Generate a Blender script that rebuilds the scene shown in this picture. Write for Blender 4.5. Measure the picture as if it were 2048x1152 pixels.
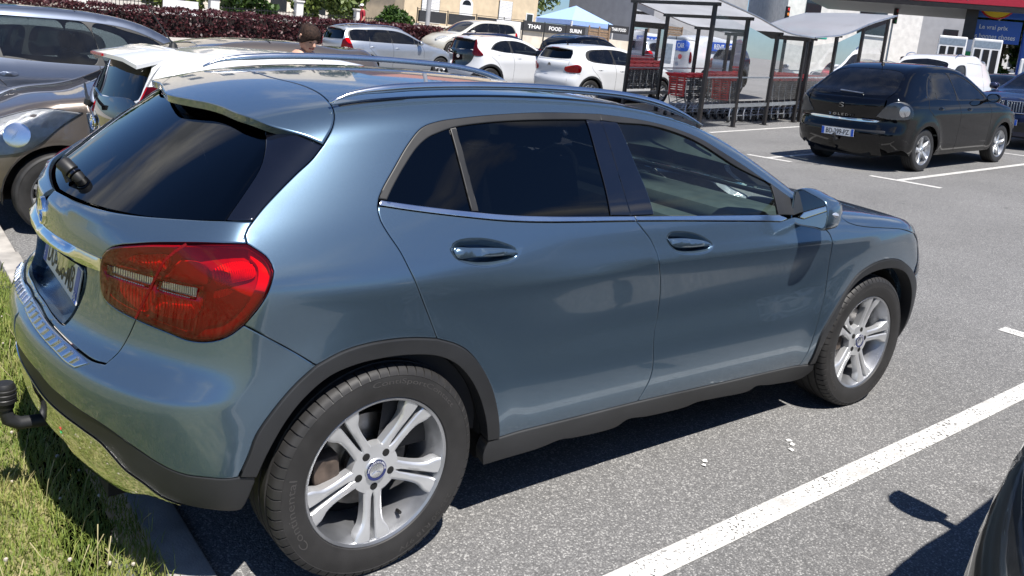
import bpy, bmesh, math, random
import numpy as np
from mathutils import Vector, Matrix
from mathutils.geometry import delaunay_2d_cdt
random.seed(7)
R_ = math.radians
for o_ in list(bpy.data.objects): bpy.data.objects.remove(o_)
sc = bpy.context.scene
COL = sc.collection

# ------------------------------------------------------------------ camera
CAM_POS = (-1.20515, -2.87986, 1.66056); YAW, PIT, ROL = 0.8966, -0.18207, 0.10288
cam_d = bpy.data.cameras.new('camera'); cam = bpy.data.objects.new('camera', cam_d); COL.objects.link(cam)
_f = Vector((math.cos(YAW)*math.cos(PIT), math.sin(YAW)*math.cos(PIT), math.sin(PIT)))
_r = _f.cross(Vector((0, 0, 1))).normalized(); _u = _r.cross(_f)
_rt = _r*math.cos(ROL)+_u*math.sin(ROL); _up = -_r*math.sin(ROL)+_u*math.cos(ROL)
cam.matrix_world = Matrix(((_rt.x, _up.x, -_f.x, CAM_POS[0]), (_rt.y, _up.y, -_f.y, CAM_POS[1]), (_rt.z, _up.z, -_f.z, CAM_POS[2]), (0, 0, 0, 1)))
cam_d.sensor_width = 36.0; cam_d.sensor_fit = 'HORIZONTAL'; cam_d.lens = 1690.19/2048*36.0
cam_d.shift_y = -200/2048; cam_d.clip_start = 0.05; cam_d.clip_end = 900
sc.camera = cam
sc.render.resolution_x, sc.render.resolution_y = 1024, 576
# ------------------------------------------------------------------ sun and sky
SUN_TO = Vector((-0.10, -0.50, 1.0)).normalized()
sun_d = bpy.data.lights.new('sun', 'SUN'); sun_d.energy = 5.0; sun_d.angle = R_(0.53); sun_d.color = (1.0, 0.955, 0.90)
sun = bpy.data.objects.new('sun', sun_d); COL.objects.link(sun)
sun.rotation_euler = SUN_TO.to_track_quat('Z', 'Y').to_euler(); sun.location = (0, 0, 30)
world = bpy.data.worlds.new('World'); sc.world = world; world.use_nodes = True
wn = world.node_tree.nodes; wl = world.node_tree.links; wn.clear()
w_out = wn.new('ShaderNodeOutputWorld'); w_bg = wn.new('ShaderNodeBackground'); w_bg.inputs['Strength'].default_value = 0.062
w_sky = wn.new('ShaderNodeTexSky'); w_sky.sky_type = 'NISHITA'; w_sky.sun_disc = False
w_sky.sun_elevation = math.asin(SUN_TO.z); w_sky.sun_rotation = math.atan2(SUN_TO.x, SUN_TO.y); w_sky.dust_density = 0.25; w_sky.air_density = 1.0; w_sky.ozone_density = 3.5
def cloud_layer():
    tc = wn.new('ShaderNodeTexCoord'); sep = wn.new('ShaderNodeSeparateXYZ'); wl.new(tc.outputs['Generated'], sep.inputs[0])
    zz = wn.new('ShaderNodeMath'); zz.operation = 'MAXIMUM'; zz.inputs[1].default_value = 0.06; wl.new(sep.outputs['Z'], zz.inputs[0])
    az = wn.new('ShaderNodeMath'); az.operation = 'ADD'; az.inputs[1].default_value = 0.16; wl.new(zz.outputs[0], az.inputs[0])
    dv = wn.new('ShaderNodeVectorMath'); dv.operation = 'DIVIDE'; wl.new(tc.outputs['Generated'], dv.inputs[0])
    cmb = wn.new('ShaderNodeCombineXYZ')
    for k in range(3): wl.new(az.outputs[0], cmb.inputs[k])
    wl.new(cmb.outputs[0], dv.inputs[1])
    n1 = wn.new('ShaderNodeTexNoise'); n1.inputs['Scale'].default_value = 1.15; n1.inputs['Detail'].default_value = 9; n1.inputs['Roughness'].default_value = 0.56; n1.inputs['Distortion'].default_value = 0.35
    wl.new(dv.outputs[0], n1.inputs['Vector'])
    rp = wn.new('ShaderNodeValToRGB'); rp.color_ramp.elements[0].position = 0.55; rp.color_ramp.elements[1].position = 0.68
    wl.new(n1.outputs['Fac'], rp.inputs[0])
    n2 = wn.new('ShaderNodeTexNoise'); n2.inputs['Scale'].default_value = 2.6; n2.inputs['Detail'].default_value = 6; wl.new(dv.outputs[0], n2.inputs['Vector'])
    r2 = wn.new('ShaderNodeValToRGB'); r2.color_ramp.elements[0].color = (3.2, 3.4, 3.8, 1); r2.color_ramp.elements[1].color = (9.5, 9.4, 9.2, 1)
    r2.color_ramp.elements[0].position = 0.36; r2.color_ramp.elements[1].position = 0.66
    wl.new(n2.outputs['Fac'], r2.inputs[0])
    mx = wn.new('ShaderNodeMix'); mx.data_type = 'RGBA'
    wl.new(rp.outputs[0], mx.inputs['Factor']); tn = wn.new('ShaderNodeMix'); tn.data_type = 'RGBA'; tn.blend_type = 'MULTIPLY'; tn.inputs['Factor'].default_value = 1; tn.inputs['B'].default_value = (.62, .82, 1.12, 1); wl.new(w_sky.outputs[0], tn.inputs['A']); wl.new(tn.outputs['Result'], mx.inputs['A']); wl.new(r2.outputs[0], mx.inputs['B'])
    wl.new(mx.outputs['Result'], w_bg.inputs['Color'])
cloud_layer()
wl.new(w_bg.outputs[0], w_out.inputs[0])
vs = sc.view_settings; sc.display_settings.display_device = 'sRGB'
vs.view_transform = 'Standard'; vs.look = 'None'; vs.exposure = 0.72; vs.gamma = 1.0; vs.use_curve_mapping = False
sc.cycles.max_bounces = 8; sc.cycles.transparent_max_bounces = 16; sc.cycles.glossy_bounces = 4; sc.cycles.diffuse_bounces = 3
sc.cycles.use_denoising = True; sc.cycles.caustics_reflective = False; sc.cycles.caustics_refractive = False

# ------------------------------------------------------------------ tagging
def tag(o, label=None, cat=None, group=None, kind=None):
    if label: o['label'] = label
    if cat: o['category'] = cat
    if group: o['group'] = group
    if kind: o['kind'] = kind
    return o
def empty(name, parent=None, loc=(0, 0, 0)):
    o = bpy.data.objects.new(name, None); COL.objects.link(o); o.location = loc; o.empty_display_size = 0.1
    if parent: o.parent = parent
    return o
def link(name, me, mat=None, parent=None):
    o = bpy.data.objects.new(name, me); COL.objects.link(o)
    if mat is not None and not me.materials:
        for m in (mat if isinstance(mat, (list, tuple)) else [mat]): me.materials.append(m)
    if parent: o.parent = parent
    return o
def copy_tree(o, parent=None):
    c = o.copy(); COL.objects.link(c); c.parent = parent
    for ch in list(o.children): copy_tree(ch, c)
    return c
# ------------------------------------------------------------------ materials
MATS = {}
def new_mat(name):
    m = bpy.data.materials.new(name); m.use_nodes = True; m.node_tree.nodes.clear(); MATS[name] = m
    nt = m.node_tree; out = nt.nodes.new('ShaderNodeOutputMaterial'); return m, nt, out
def pset(b, **k):
    for n, v in k.items():
        n = n.replace('_', ' ')
        for i in b.inputs:
            if i.name.lower() == n.lower(): i.default_value = v; break
def plain(name, col, rough=0.5, metal=0.0, noise=0.0, nscale=8.0, bump=0.0, bscale=60.0, coat=0.0, spec=0.5, col2=None, detail=6, bdist=0.004, trans=0.0):
    m, nt, out = new_mat(name); b = nt.nodes.new('ShaderNodeBsdfPrincipled'); nt.links.new(b.outputs[0], out.inputs[0])
    c4 = (*col, 1); pset(b, base_color=c4, roughness=rough, metallic=metal, coat_weight=coat, coat_roughness=0.03, specular_ior_level=spec)
    if noise or col2 or bump: tc = nt.nodes.new('ShaderNodeTexCoord')
    if noise or col2:
        n = nt.nodes.new('ShaderNodeTexNoise'); n.inputs['Scale'].default_value = nscale; n.inputs['Detail'].default_value = detail
        nt.links.new(tc.outputs['Object'], n.inputs['Vector'])
        r = nt.nodes.new('ShaderNodeValToRGB'); a = [max(0, c*(1-noise)) for c in col]; z = [c*(1+noise) for c in (col2 or col)]
        r.color_ramp.elements[0].position = 0.32; r.color_ramp.elements[1].position = 0.68
        r.color_ramp.elements[0].color = (*a, 1); r.color_ramp.elements[1].color = (*z, 1)
        nt.links.new(n.outputs['Fac'], r.inputs[0]); nt.links.new(r.outputs[0], b.inputs['Base Color'])
        rr = nt.nodes.new('ShaderNodeMapRange'); rr.inputs[3].default_value = max(0.02, rough*0.82); rr.inputs[4].default_value = min(1, rough*1.15)
        nt.links.new(n.outputs['Fac'], rr.inputs[0]); nt.links.new(rr.outputs[0], b.inputs['Roughness'])
    if bump:
        n2 = nt.nodes.new('ShaderNodeTexNoise'); n2.inputs['Scale'].default_value = bscale; n2.inputs['Detail'].default_value = 4
        nt.links.new(tc.outputs['Object'], n2.inputs['Vector'])
        bp = nt.nodes.new('ShaderNodeBump'); bp.inputs['Strength'].default_value = bump; bp.inputs['Distance'].default_value = bdist
        nt.links.new(n2.outputs['Fac'], bp.inputs['Height']); nt.links.new(bp.outputs[0], b.inputs['Normal'])
    return m
def paint(name, col, metal=0.7, rough=0.32, flake=0.12, dirt=0.05, spec=0.15):
    """metallic lacquer: flaky base under a clear coat, with faint dust"""
    m, nt, out = new_mat(name); b = nt.nodes.new('ShaderNodeBsdfPrincipled'); nt.links.new(b.outputs[0], out.inputs[0])
    pset(b, metallic=metal, coat_weight=1.0, coat_roughness=0.025, roughness=rough, specular_ior_level=spec)
    tc = nt.nodes.new('ShaderNodeTexCoord')
    n = nt.nodes.new('ShaderNodeTexNoise'); n.inputs['Scale'].default_value = 900; n.inputs['Detail'].default_value = 1
    nt.links.new(tc.outputs['Object'], n.inputs['Vector'])
    mr = nt.nodes.new('ShaderNodeMapRange'); mr.inputs[1].default_value = 0.3; mr.inputs[2].default_value = 0.7; mr.inputs[3].default_value = 1-flake; mr.inputs[4].default_value = 1+flake
    nt.links.new(n.outputs['Fac'], mr.inputs[0])
    vm = nt.nodes.new('ShaderNodeVectorMath'); vm.operation = 'SCALE'; vm.inputs[0].default_value = col; nt.links.new(mr.outputs[0], vm.inputs['Scale'])
    nd = nt.nodes.new('ShaderNodeTexNoise'); nd.inputs['Scale'].default_value = 3.5; nd.inputs['Detail'].default_value = 8; nd.inputs['Roughness'].default_value = 0.7
    nt.links.new(tc.outputs['Object'], nd.inputs['Vector'])
    rd = nt.nodes.new('ShaderNodeMapRange'); rd.inputs[1].default_value = 0.45; rd.inputs[2].default_value = 0.8; rd.inputs[3].default_value = 0; rd.inputs[4].default_value = dirt
    nt.links.new(nd.outputs['Fac'], rd.inputs[0])
    mx = nt.nodes.new('ShaderNodeMix'); mx.data_type = 'RGBA'; mx.inputs['B'].default_value = (0.32, 0.29, 0.25, 1)
    nt.links.new(rd.outputs[0], mx.inputs['Factor']); nt.links.new(vm.outputs[0], mx.inputs['A']); nt.links.new(mx.outputs['Result'], b.inputs['Base Color'])
    r2 = nt.nodes.new('ShaderNodeMapRange'); r2.inputs[1].default_value = 0.35; r2.inputs[2].default_value = 0.8; r2.inputs[3].default_value = 0.015; r2.inputs[4].default_value = 0.06+dirt*0.6
    nt.links.new(nd.outputs['Fac'], r2.inputs[0]); nt.links.new(r2.outputs[0], b.inputs['Coat Roughness'])
    return m
def glass(name, tint, refl=(1, 1, 1), ior=1.5, rough=0.0, dust=0.0):
    """thin pane: tinted see-through plus mirror reflection by Fresnel"""
    m, nt, out = new_mat(name)
    t = nt.nodes.new('ShaderNodeBsdfTransparent'); t.inputs[0].default_value = (*tint, 1)
    g = nt.nodes.new('ShaderNodeBsdfGlossy'); g.inputs['Color'].default_value = (*refl, 1); g.inputs['Roughness'].default_value = rough
    fr = nt.nodes.new('ShaderNodeFresnel'); fr.inputs['IOR'].default_value = ior
    mx = nt.nodes.new('ShaderNodeMixShader'); nt.links.new(fr.outputs[0], mx.inputs[0]); nt.links.new(t.outputs[0], mx.inputs[1]); nt.links.new(g.outputs[0], mx.inputs[2])
    last = mx
    if dust:
        d = nt.nodes.new('ShaderNodeBsdfDiffuse'); d.inputs[0].default_value = (0.5, 0.48, 0.44, 1)
        tc = nt.nodes.new('ShaderNodeTexCoord'); n = nt.nodes.new('ShaderNodeTexNoise'); n.inputs['Scale'].default_value = 5; n.inputs['Detail'].default_value = 8; nt.links.new(tc.outputs['Object'], n.inputs['Vector'])
        mr = nt.nodes.new('ShaderNodeMapRange'); mr.inputs[1].default_value = 0.4; mr.inputs[2].default_value = 0.75; mr.inputs[3].default_value = dust*0.3; mr.inputs[4].default_value = dust; nt.links.new(n.outputs['Fac'], mr.inputs[0])
        m2 = nt.nodes.new('ShaderNodeMixShader'); nt.links.new(mr.outputs[0], m2.inputs[0]); nt.links.new(mx.outputs[0], m2.inputs[1]); nt.links.new(d.outputs[0], m2.inputs[2]); last = m2
    nt.links.new(last.outputs[0], out.inputs[0]); return m
M = {}
M['paint_blue'] = paint('paint_blue_grey', (0.112, 0.172, 0.236), metal=0.76, rough=0.25, dirt=.02)
M['paint_white'] = paint('paint_white', (0.60, 0.61, 0.62), metal=0.0, rough=0.4, flake=0.0, dirt=0.08)
M['paint_silver'] = paint('paint_silver', (0.50, 0.53, 0.56), metal=0.75, rough=0.38)
M['paint_black'] = paint('paint_black', (0.0015, 0.0015, 0.002), metal=0.0, rough=0.5, flake=0., dirt=0.002, spec=0.)
M['paint_brown'] = paint('paint_brown', (0.135, 0.115, 0.10), metal=0.6, rough=0.36)
M['paint_slate'] = paint('paint_slate', (0.11, 0.13, 0.175), metal=0.7, rough=0.36)
M['paint_navy'] = paint('paint_navy', (0.018, 0.024, 0.06), metal=0.5, rough=0.38)
M['paint_red'] = paint('paint_red', (0.62, 0.02, 0.03), metal=0.1, rough=0.4)
M['paint_teal'] = paint('paint_teal', (0.03, 0.10, 0.12), metal=0.5, rough=0.38)
M['paint_pearl'] = paint('paint_pearl', (0.62, 0.60, 0.52), metal=0.3, rough=0.4)
M['paint_coal'] = paint('paint_coal', (0.035, 0.036, 0.035), metal=0.6, rough=0.36)
M['gloss_black'] = plain('gloss_black', (0.004, 0.004, 0.006), 0.06, coat=1.0, noise=0.2)
M['clad'] = plain('black_plastic', (0.019, 0.020, 0.022), 0.55, noise=0.22, nscale=5, bump=0.25, bscale=700, bdist=0.001)
M['clad_grey'] = plain('grey_plastic', (0.040, 0.041, 0.043), 0.6, noise=0.2, nscale=5, bump=0.2, bscale=600, bdist=0.001)
M['rubber'] = plain('rubber_seal', (0.012, 0.012, 0.012), 0.5, noise=0.2)
M['dark'] = plain('dark_void', (0.004, 0.004, 0.004), 0.9, noise=0.2)
M['interior'] = plain('dark_interior', (0.016, 0.016, 0.018), 0.8, noise=0.3, nscale=12)
M['interior_grey'] = plain('grey_interior', (0.10, 0.10, 0.10), 0.8, noise=0.2, nscale=12)
M['interior_light'] = plain('light_headliner', (0.42, 0.43, 0.42), 0.85, noise=0.1)
M['chrome'] = plain('chrome', (0.86, 0.87, 0.88), 0.06, metal=1.0, noise=0.03)
M['satin'] = plain('satin_metal', (0.72, 0.74, 0.77), 0.22, metal=1.0, noise=0.05)
M['alloy'] = plain('alloy_wheel', (0.66, 0.67, 0.68), 0.38, metal=0.7, noise=0.08, nscale=9, coat=0.6)
M['alloy_in'] = plain('alloy_barrel', (0.42, 0.43, 0.45), 0.36, metal=0.85, noise=0.2, nscale=9)
M['steel_dark'] = plain('rusty_iron', (0.10, 0.075, 0.06), 0.7, metal=0.3, noise=0.4, nscale=25)
M['disc'] = plain('brake_disc', (0.30, 0.29, 0.28), 0.35, metal=1.0, noise=0.2, nscale=40)
M['tyre'] = plain('tyre_rubber', (0.021, 0.020, 0.0195), 0.62, noise=0.25, nscale=14, bump=0.25, bscale=300, bdist=0.001)
M['tyre_let'] = plain('tyre_lettering', (0.055, 0.052, 0.050), 0.58, noise=0.2)
M['glass_dark'] = glass('privacy_glass', (0.045, 0.05, 0.055), ior=1.5)
M['glass_front'] = glass('tinted_glass', (0.55, 0.68, 0.64), ior=1.5, dust=0.012)
M['glass_car'] = glass('car_glass', (0.30, 0.34, 0.34), ior=1.58, dust=0.02)
M['glass_clear'] = glass('lamp_glass', (0.92, 0.93, 0.93), ior=1.45)
M['red_lens'] = glass('red_lens', (1.0, 0.02, 0.035), ior=1.45)
def _lens():
    nt = M['red_lens'].node_tree; out = [n for n in nt.nodes if n.type == 'OUTPUT_MATERIAL'][0]; mixn = out.inputs[0].links[0].from_node; tr_ = mixn.inputs[1].links[0].from_node
    d = nt.nodes.new('ShaderNodeBsdfDiffuse'); d.inputs[0].default_value = (0.62, 0.008, 0.014, 1); m2 = nt.nodes.new('ShaderNodeMixShader'); m2.inputs[0].default_value = 0.05
    nt.links.new(tr_.outputs[0], m2.inputs[1]); nt.links.new(d.outputs[0], m2.inputs[2]); nt.links.new(m2.outputs[0], mixn.inputs[1])
_lens()
M['mirror'] = plain('mirror_glass', (0.75, 0.78, 0.80), 0.01, metal=1.0, noise=0.01)
M['red_dark'] = plain('dark_red_plastic', (0.30, 0.006, 0.012), 0.25, noise=0.2, nscale=20)
M['red_flat'] = plain('red_plastic', (0.60, 0.012, 0.02), 0.3, noise=0.08, coat=0.5)
def ribbed(name, col, rough, metal, scale):
    m = plain(name, col, rough, metal=metal, noise=.1, nscale=30); nt = m.node_tree; b = [n for n in nt.nodes if n.type == 'BSDF_PRINCIPLED'][0]; tc = nt.nodes.new('ShaderNodeTexCoord'); w = nt.nodes.new('ShaderNodeTexWave'); w.bands_direction = 'X'; w.inputs['Scale'].default_value = scale; nt.links.new(tc.outputs['Object'], w.inputs['Vector'])
    bp = nt.nodes.new('ShaderNodeBump'); bp.inputs['Strength'].default_value = .8; bp.inputs['Distance'].default_value = .003; nt.links.new(w.outputs['Fac'], bp.inputs['Height']); nt.links.new(bp.outputs[0], b.inputs['Normal']); return m
M['red_refl'] = ribbed('red_reflector', (0.85, 0.03, 0.025), 0.2, 0.3, 60)
M['lamp_white'] = ribbed('clear_reflector', (0.85, 0.86, 0.88), 0.14, 0.6, 85)
M['grey_lamp'] = plain('smoked_lamp', (.20, .20, .205), .3, metal=.4, noise=.1)
M['galv_lamp'] = plain('lamp_bowl', (.42, .42, .43), .2, metal=.8, noise=.1)
M['amber'] = plain('amber_plastic', (0.8, 0.25, 0.04), 0.3, noise=0.1)
M['plate'] = plain('plate_white', (0.80, 0.80, 0.77), 0.35, noise=0.04, nscale=20)
M['navy_ring'] = plain('navy_enamel', (0.02, 0.03, 0.12), 0.3, noise=.05)
M['plate_blue'] = plain('plate_blue', (0.02, 0.10, 0.50), 0.35, noise=0.05)
M['ink'] = plain('black_ink', (0.008, 0.008, 0.008), 0.5, noise=0.1)
M['white_ink'] = plain('white_ink', (0.85, 0.85, 0.84), 0.5, noise=0.04)
# ------------------------------------------------------------------ mesh helpers
def mesh_from(name, verts, faces, smooth=True, normals=None):
    me = bpy.data.meshes.new(name)
    me.from_pydata([tuple(map(float, v)) for v in verts], [], [tuple(map(int, f)) for f in faces])
    if smooth:
        me.polygons.foreach_set('use_smooth', [True]*len(me.polygons))
    if normals is not None: me.normals_split_custom_set(normals)
    me.update(); return me
class MB:
    """collects boxes, tubes and prisms into one mesh"""
    def __init__(s): s.v = []; s.f = []; s.m = []; s.mi = 0
    def add(s, verts, faces):
        n = len(s.v); s.v += [tuple(v) for v in verts]; s.f += [tuple(i+n for i in f) for f in faces]; s.m += [s.mi]*len(faces)
    def box(s, x0, x1, y0, y1, z0, z1, M4=None, bev=0.0):
        if bev <= 0:
            v = [(x, y, z) for z in (z0, z1) for y in (y0, y1) for x in (x0, x1)]
            f = [(0, 2, 3, 1), (4, 5, 7, 6), (0, 1, 5, 4), (2, 6, 7, 3), (0, 4, 6, 2), (1, 3, 7, 5)]
        else:
            bm = bmesh.new(); bmesh.ops.create_cube(bm, size=1)
            for q in bm.verts: q.co = Vector(((x0+x1)/2+q.co.x*(x1-x0), (y0+y1)/2+q.co.y*(y1-y0), (z0+z1)/2+q.co.z*(z1-z0)))
            bmesh.ops.bevel(bm, geom=bm.edges[:], offset=bev, segments=2, affect='EDGES', profile=0.5)
            bm.verts.index_update(); v = [q.co.copy() for q in bm.verts]; f = [[q.index for q in k.verts] for k in bm.faces]; bm.free()
        if M4 is not None: v = [M4 @ Vector(q) for q in v]
        s.add(v, f); return s
    def tube(s, pts, r, n=8, closed=False, caps=True):
        pts = [Vector(p) for p in pts]; rs = r if isinstance(r, (list, tuple)) else [r]*len(pts)
        base = len(s.v); up = Vector((0, 0, 1)); N = len(pts); prev = None
        for i, p in enumerate(pts):
            a = pts[(i-1) % N] if (closed or i > 0) else p; b = pts[(i+1) % N] if (closed or i < N-1) else p
            t = (b-a); t = t.normalized() if t.length > 1e-9 else Vector((0, 0, 1))
            if prev is None: x = t.cross(up) if abs(t.dot(up)) < 0.95 else t.cross(Vector((1, 0, 0)))
            else: x = prev - t*prev.dot(t)
            x = x.normalized(); y = t.cross(x); prev = x
            for k in range(n):
                a_ = 2*math.pi*k/n; s.v.append(tuple(p+(x*math.cos(a_)+y*math.sin(a_))*rs[i]))
        for i in range(N if closed else N-1):
            j = (i+1) % N
            for k in range(n):
                l = (k+1) % n; s.f.append((base+i*n+k, base+i*n+l, base+j*n+l, base+j*n+k)); s.m.append(s.mi)
        if caps and not closed:
            s.f.append(tuple(base+k for k in range(n))[::-1]); s.f.append(tuple(base+(N-1)*n+k for k in range(n))); s.m += [s.mi]*2
        return s
    def bar(s, a, b, w, h=None):
        """square bar between two points"""
        h = h or w; a = Vector(a); b = Vector(b); t = (b-a).normalized(); x = t.cross(Vector((0, 0, 1)))
        x = x.normalized() if x.length > 1e-4 else Vector((1, 0, 0)); y = t.cross(x)
        v = [p+x*sx*w/2+y*sy*h/2 for p in (a, b) for sx, sy in ((-1, -1), (1, -1), (1, 1), (-1, 1))]
        s.add(v, [(3, 2, 1, 0), (4, 5, 6, 7), (0, 1, 5, 4), (1, 2, 6, 5), (2, 3, 7, 6), (3, 0, 4, 7)]); return s
    def prism(s, poly, t0, t1, f3):
        """polygon (a,b) pulled from t0 to t1; f3(a,b,t) gives the point"""
        n = len(poly); v = [f3(a, b, t) for t in (t0, t1) for a, b in poly]
        s.add(v, [tuple(range(n))[::-1], tuple(range(n, 2*n))]+[(i, (i+1) % n, n+(i+1) % n, n+i) for i in range(n)]); return s
    def lathe(s, prof, n=32, axis='y', c=(0, 0, 0), caps=True):
        base = len(s.v); K = len(prof)
        for i in range(n):
            a = 2*math.pi*i/n; ca, sa = math.cos(a), math.sin(a)
            for r, h in prof:
                p = {'y': (r*ca, h, r*sa), 'z': (r*ca, r*sa, h), 'x': (h, r*ca, r*sa)}[axis]
                s.v.append((p[0]+c[0], p[1]+c[1], p[2]+c[2]))
        for i in range(n):
            j = (i+1) % n
            for k in range(K-1): s.f.append((base+i*K+k, base+i*K+k+1, base+j*K+k+1, base+j*K+k)); s.m.append(s.mi)
        if caps:
            for k in (0, K-1):
                if prof[k][0] > 1e-6: s.f.append(tuple(base+i*K+k for i in range(n))); s.m.append(s.mi)
        return s
    def build(s, name, mat, parent=None, smooth=False, fix=True):
        me = bpy.data.meshes.new(name); me.from_pydata(s.v, [], s.f)
        if fix:
            bm = bmesh.new(); bm.from_mesh(me); bmesh.ops.recalc_face_normals(bm, faces=bm.faces); bm.to_mesh(me); bm.free()
        mats = mat if isinstance(mat, (list, tuple)) else [mat]
        for q in mats: me.materials.append(q)
        if len(mats) > 1 and len(me.polygons) == len(s.m): me.polygons.foreach_set('material_index', s.m)
        if smooth:
            me.polygons.foreach_set('use_smooth', [True]*len(me.polygons))
            if smooth != 'all': me.set_sharp_from_angle(angle=R_(38))
        return link(name, me, None, parent)
def text_mesh(txt, size=1.0, extrude=0.0, align='CENTER', spacing=1.0, bold=0.0):
    cu = bpy.data.curves.new('t', 'FONT'); cu.body = txt; cu.size = size; cu.extrude = extrude; cu.align_x = align; cu.align_y = 'CENTER'
    cu.space_character = spacing; cu.offset = bold; cu.resolution_u = 3
    o = bpy.data.objects.new('t', cu); COL.objects.link(o); dg = bpy.context.evaluated_depsgraph_get(); dg.update()
    me = bpy.data.meshes.new_from_object(o.evaluated_get(dg)); bpy.data.objects.remove(o); bpy.data.curves.remove(cu); return me
def text_obj(name, txt, mat, parent, origin, xdir, ydir, height, width=None, extrude=0.001, bold=0.0):
    """flat lettering: cap height and total width in metres, centred at origin"""
    me = text_mesh(txt, 1.0, 0.0, bold=bold); co = np.array([v.co[:] for v in me.vertices])
    lo, hi = co.min(0), co.max(0); X = Vector(xdir).normalized(); Y = Vector(ydir).normalized(); N = X.cross(Y); O = Vector(origin)
    sy = height/(hi[1]-lo[1]); sx = (width/(hi[0]-lo[0])) if width else sy
    for v in me.vertices: v.co = O+X*(v.co.x-(lo[0]+hi[0])/2)*sx+Y*(v.co.y-(lo[1]+hi[1])/2)*sy+N*extrude
    me.materials.clear(); me.materials.append(mat); return link(name, me, None, parent)

# ------------------------------------------------------------------ smooth surfaces: splines, implicit bodies, panels cut from them
class Spl:
    def __init__(s, pts):
        p = np.array(sorted(pts), float); s.x = p[:, 0]; s.y = p[:, 1]; n = len(p); h = np.diff(s.x)
        A = np.eye(n); b = np.zeros(n)
        for i in range(1, n-1):
            A[i, i-1] = h[i-1]; A[i, i] = 2*(h[i-1]+h[i]); A[i, i+1] = h[i]
            b[i] = 6*((s.y[i+1]-s.y[i])/h[i]-(s.y[i]-s.y[i-1])/h[i-1])
        s.m = np.linalg.solve(A, b); s.h = h
        s.d0 = (s.y[1]-s.y[0])/h[0]-h[0]*(2*s.m[0]+s.m[1])/6; s.d1 = (s.y[-1]-s.y[-2])/h[-1]+h[-1]*(2*s.m[-1]+s.m[-2])/6
        s.gx = np.linspace(s.x[0]-2.5, s.x[-1]+2.5, 4001); s.gy = s.exact(s.gx)
    def __call__(s, q): return np.interp(q, s.gx, s.gy)
    def exact(s, q):
        q = np.asarray(q, float); i = np.clip(np.searchsorted(s.x, q)-1, 0, len(s.h)-1)
        t0 = q-s.x[i]; t1 = s.x[i+1]-q; h = s.h[i]
        v = (s.m[i]*t1**3+s.m[i+1]*t0**3)/(6*h)+(s.y[i]/h-s.m[i]*h/6)*t1+(s.y[i+1]/h-s.m[i+1]*h/6)*t0
        v = np.where(q < s.x[0], s.y[0]+s.d0*(q-s.x[0]), v); return np.where(q > s.x[-1], s.y[-1]+s.d1*(q-s.x[-1]), v)
def sm(x, a, b):
    t = np.minimum(np.maximum((x-a)/(b-a), 0), 1); return t*t*(3-2*t)
def smax(a, b, k):
    h = np.maximum(k-np.abs(a-b), 0); return np.maximum(a, b)+h*h/(4*k)
def unit(v): v = np.array(v, float); return v/np.linalg.norm(v)
class Frame:
    def __init__(s, A, B, D, t0, t1): s.A, s.B, s.D = unit(A), unit(B), unit(D); s.t0, s.t1 = t0, t1
    def to2(s, P): P = np.asarray(P, float); return np.stack([P@s.A, P@s.B], -1)
FR = {  # directions looking onto the right-hand half of a car
    'side': Frame((1, 0, 0), (0, 0, 1), (0, 1, 0), -1.3, -0.02),
    'up': Frame((1, 0, 0), (0, .57358, .81915), (0, .81915, -.57358), -2.4, -.3),
    'cor': Frame((.7071, -.7071, 0), (0, 0, 1), (.7071, .7071, 0), -2.2, .2),
    'rear': Frame((0, -1, 0), (0, 0, 1), (1, 0, 0), -1.6, .9),
    'front': Frame((0, 1, 0), (0, 0, 1), (-1, 0, 0), -4.6, -1.2),
    'fcor': Frame((.7071, .7071, 0), (0, 0, 1), (-.7071, .7071, 0), -4.6, -1.2),
    'top': Frame((1, 0, 0), (0, 1, 0), (0, 0, -1), -2.4, -.25),
    'rtop': Frame((0, -1, 0), (.7071, 0, .7071), (.7071, 0, -.7071), -3.2, 1.0),
    'ftop': Frame((0, 1, 0), (-.7071, 0, .7071), (-.7071, 0, -.7071), -5.5, -1.2),
}
def catmull(P, ds):
    P = np.asarray(P, float)
    if len(P) < 3:
        n = max(1, int(np.linalg.norm(P[1]-P[0])/ds)); return np.array([P[0]+(P[1]-P[0])*i/n for i in range(n+1)])
    Q = np.vstack([2*P[0]-P[1], P, 2*P[-1]-P[-2]]); out = []
    for i in range(1, len(Q)-2):
        a, b, c, d = Q[i-1:i+3]; n = max(1, int(round(np.linalg.norm(c-b)/ds)))
        # centripetal parametrisation
        t0 = 0; t1 = t0+max(1e-6, np.linalg.norm(b-a))**.5; t2 = t1+max(1e-6, np.linalg.norm(c-b))**.5; t3 = t2+max(1e-6, np.linalg.norm(d-c))**.5
        for k in range(n):
            t = t1+(t2-t1)*k/n
            A1 = (t1-t)/(t1-t0)*a+(t-t0)/(t1-t0)*b; A2 = (t2-t)/(t2-t1)*b+(t-t1)/(t2-t1)*c; A3 = (t3-t)/(t3-t2)*c+(t-t2)/(t3-t2)*d
            B1 = (t2-t)/(t2-t0)*A1+(t-t0)/(t2-t0)*A2; B2 = (t3-t)/(t3-t1)*A2+(t-t1)/(t3-t1)*A3
            out.append((t2-t)/(t2-t1)*B1+(t-t1)/(t2-t1)*B2)
    out.append(P[-1]); return np.array(out)
def loop2(curves, ds):
    """join densified 2-D curves into one closed counter-clockwise polygon"""
    L = []
    for c in curves:
        d = catmull(c, ds)
        for q in d:
            if not L or np.linalg.norm(q-L[-1]) > ds*0.3: L.append(q)
    if np.linalg.norm(L[0]-L[-1]) < ds*0.3: L.pop()
    L = np.array(L); x, y = L[:, 0], L[:, 1]
    if (x*np.roll(y, -1)-np.roll(x, -1)*y).sum() < 0: L = L[::-1].copy()
    return L
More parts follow.
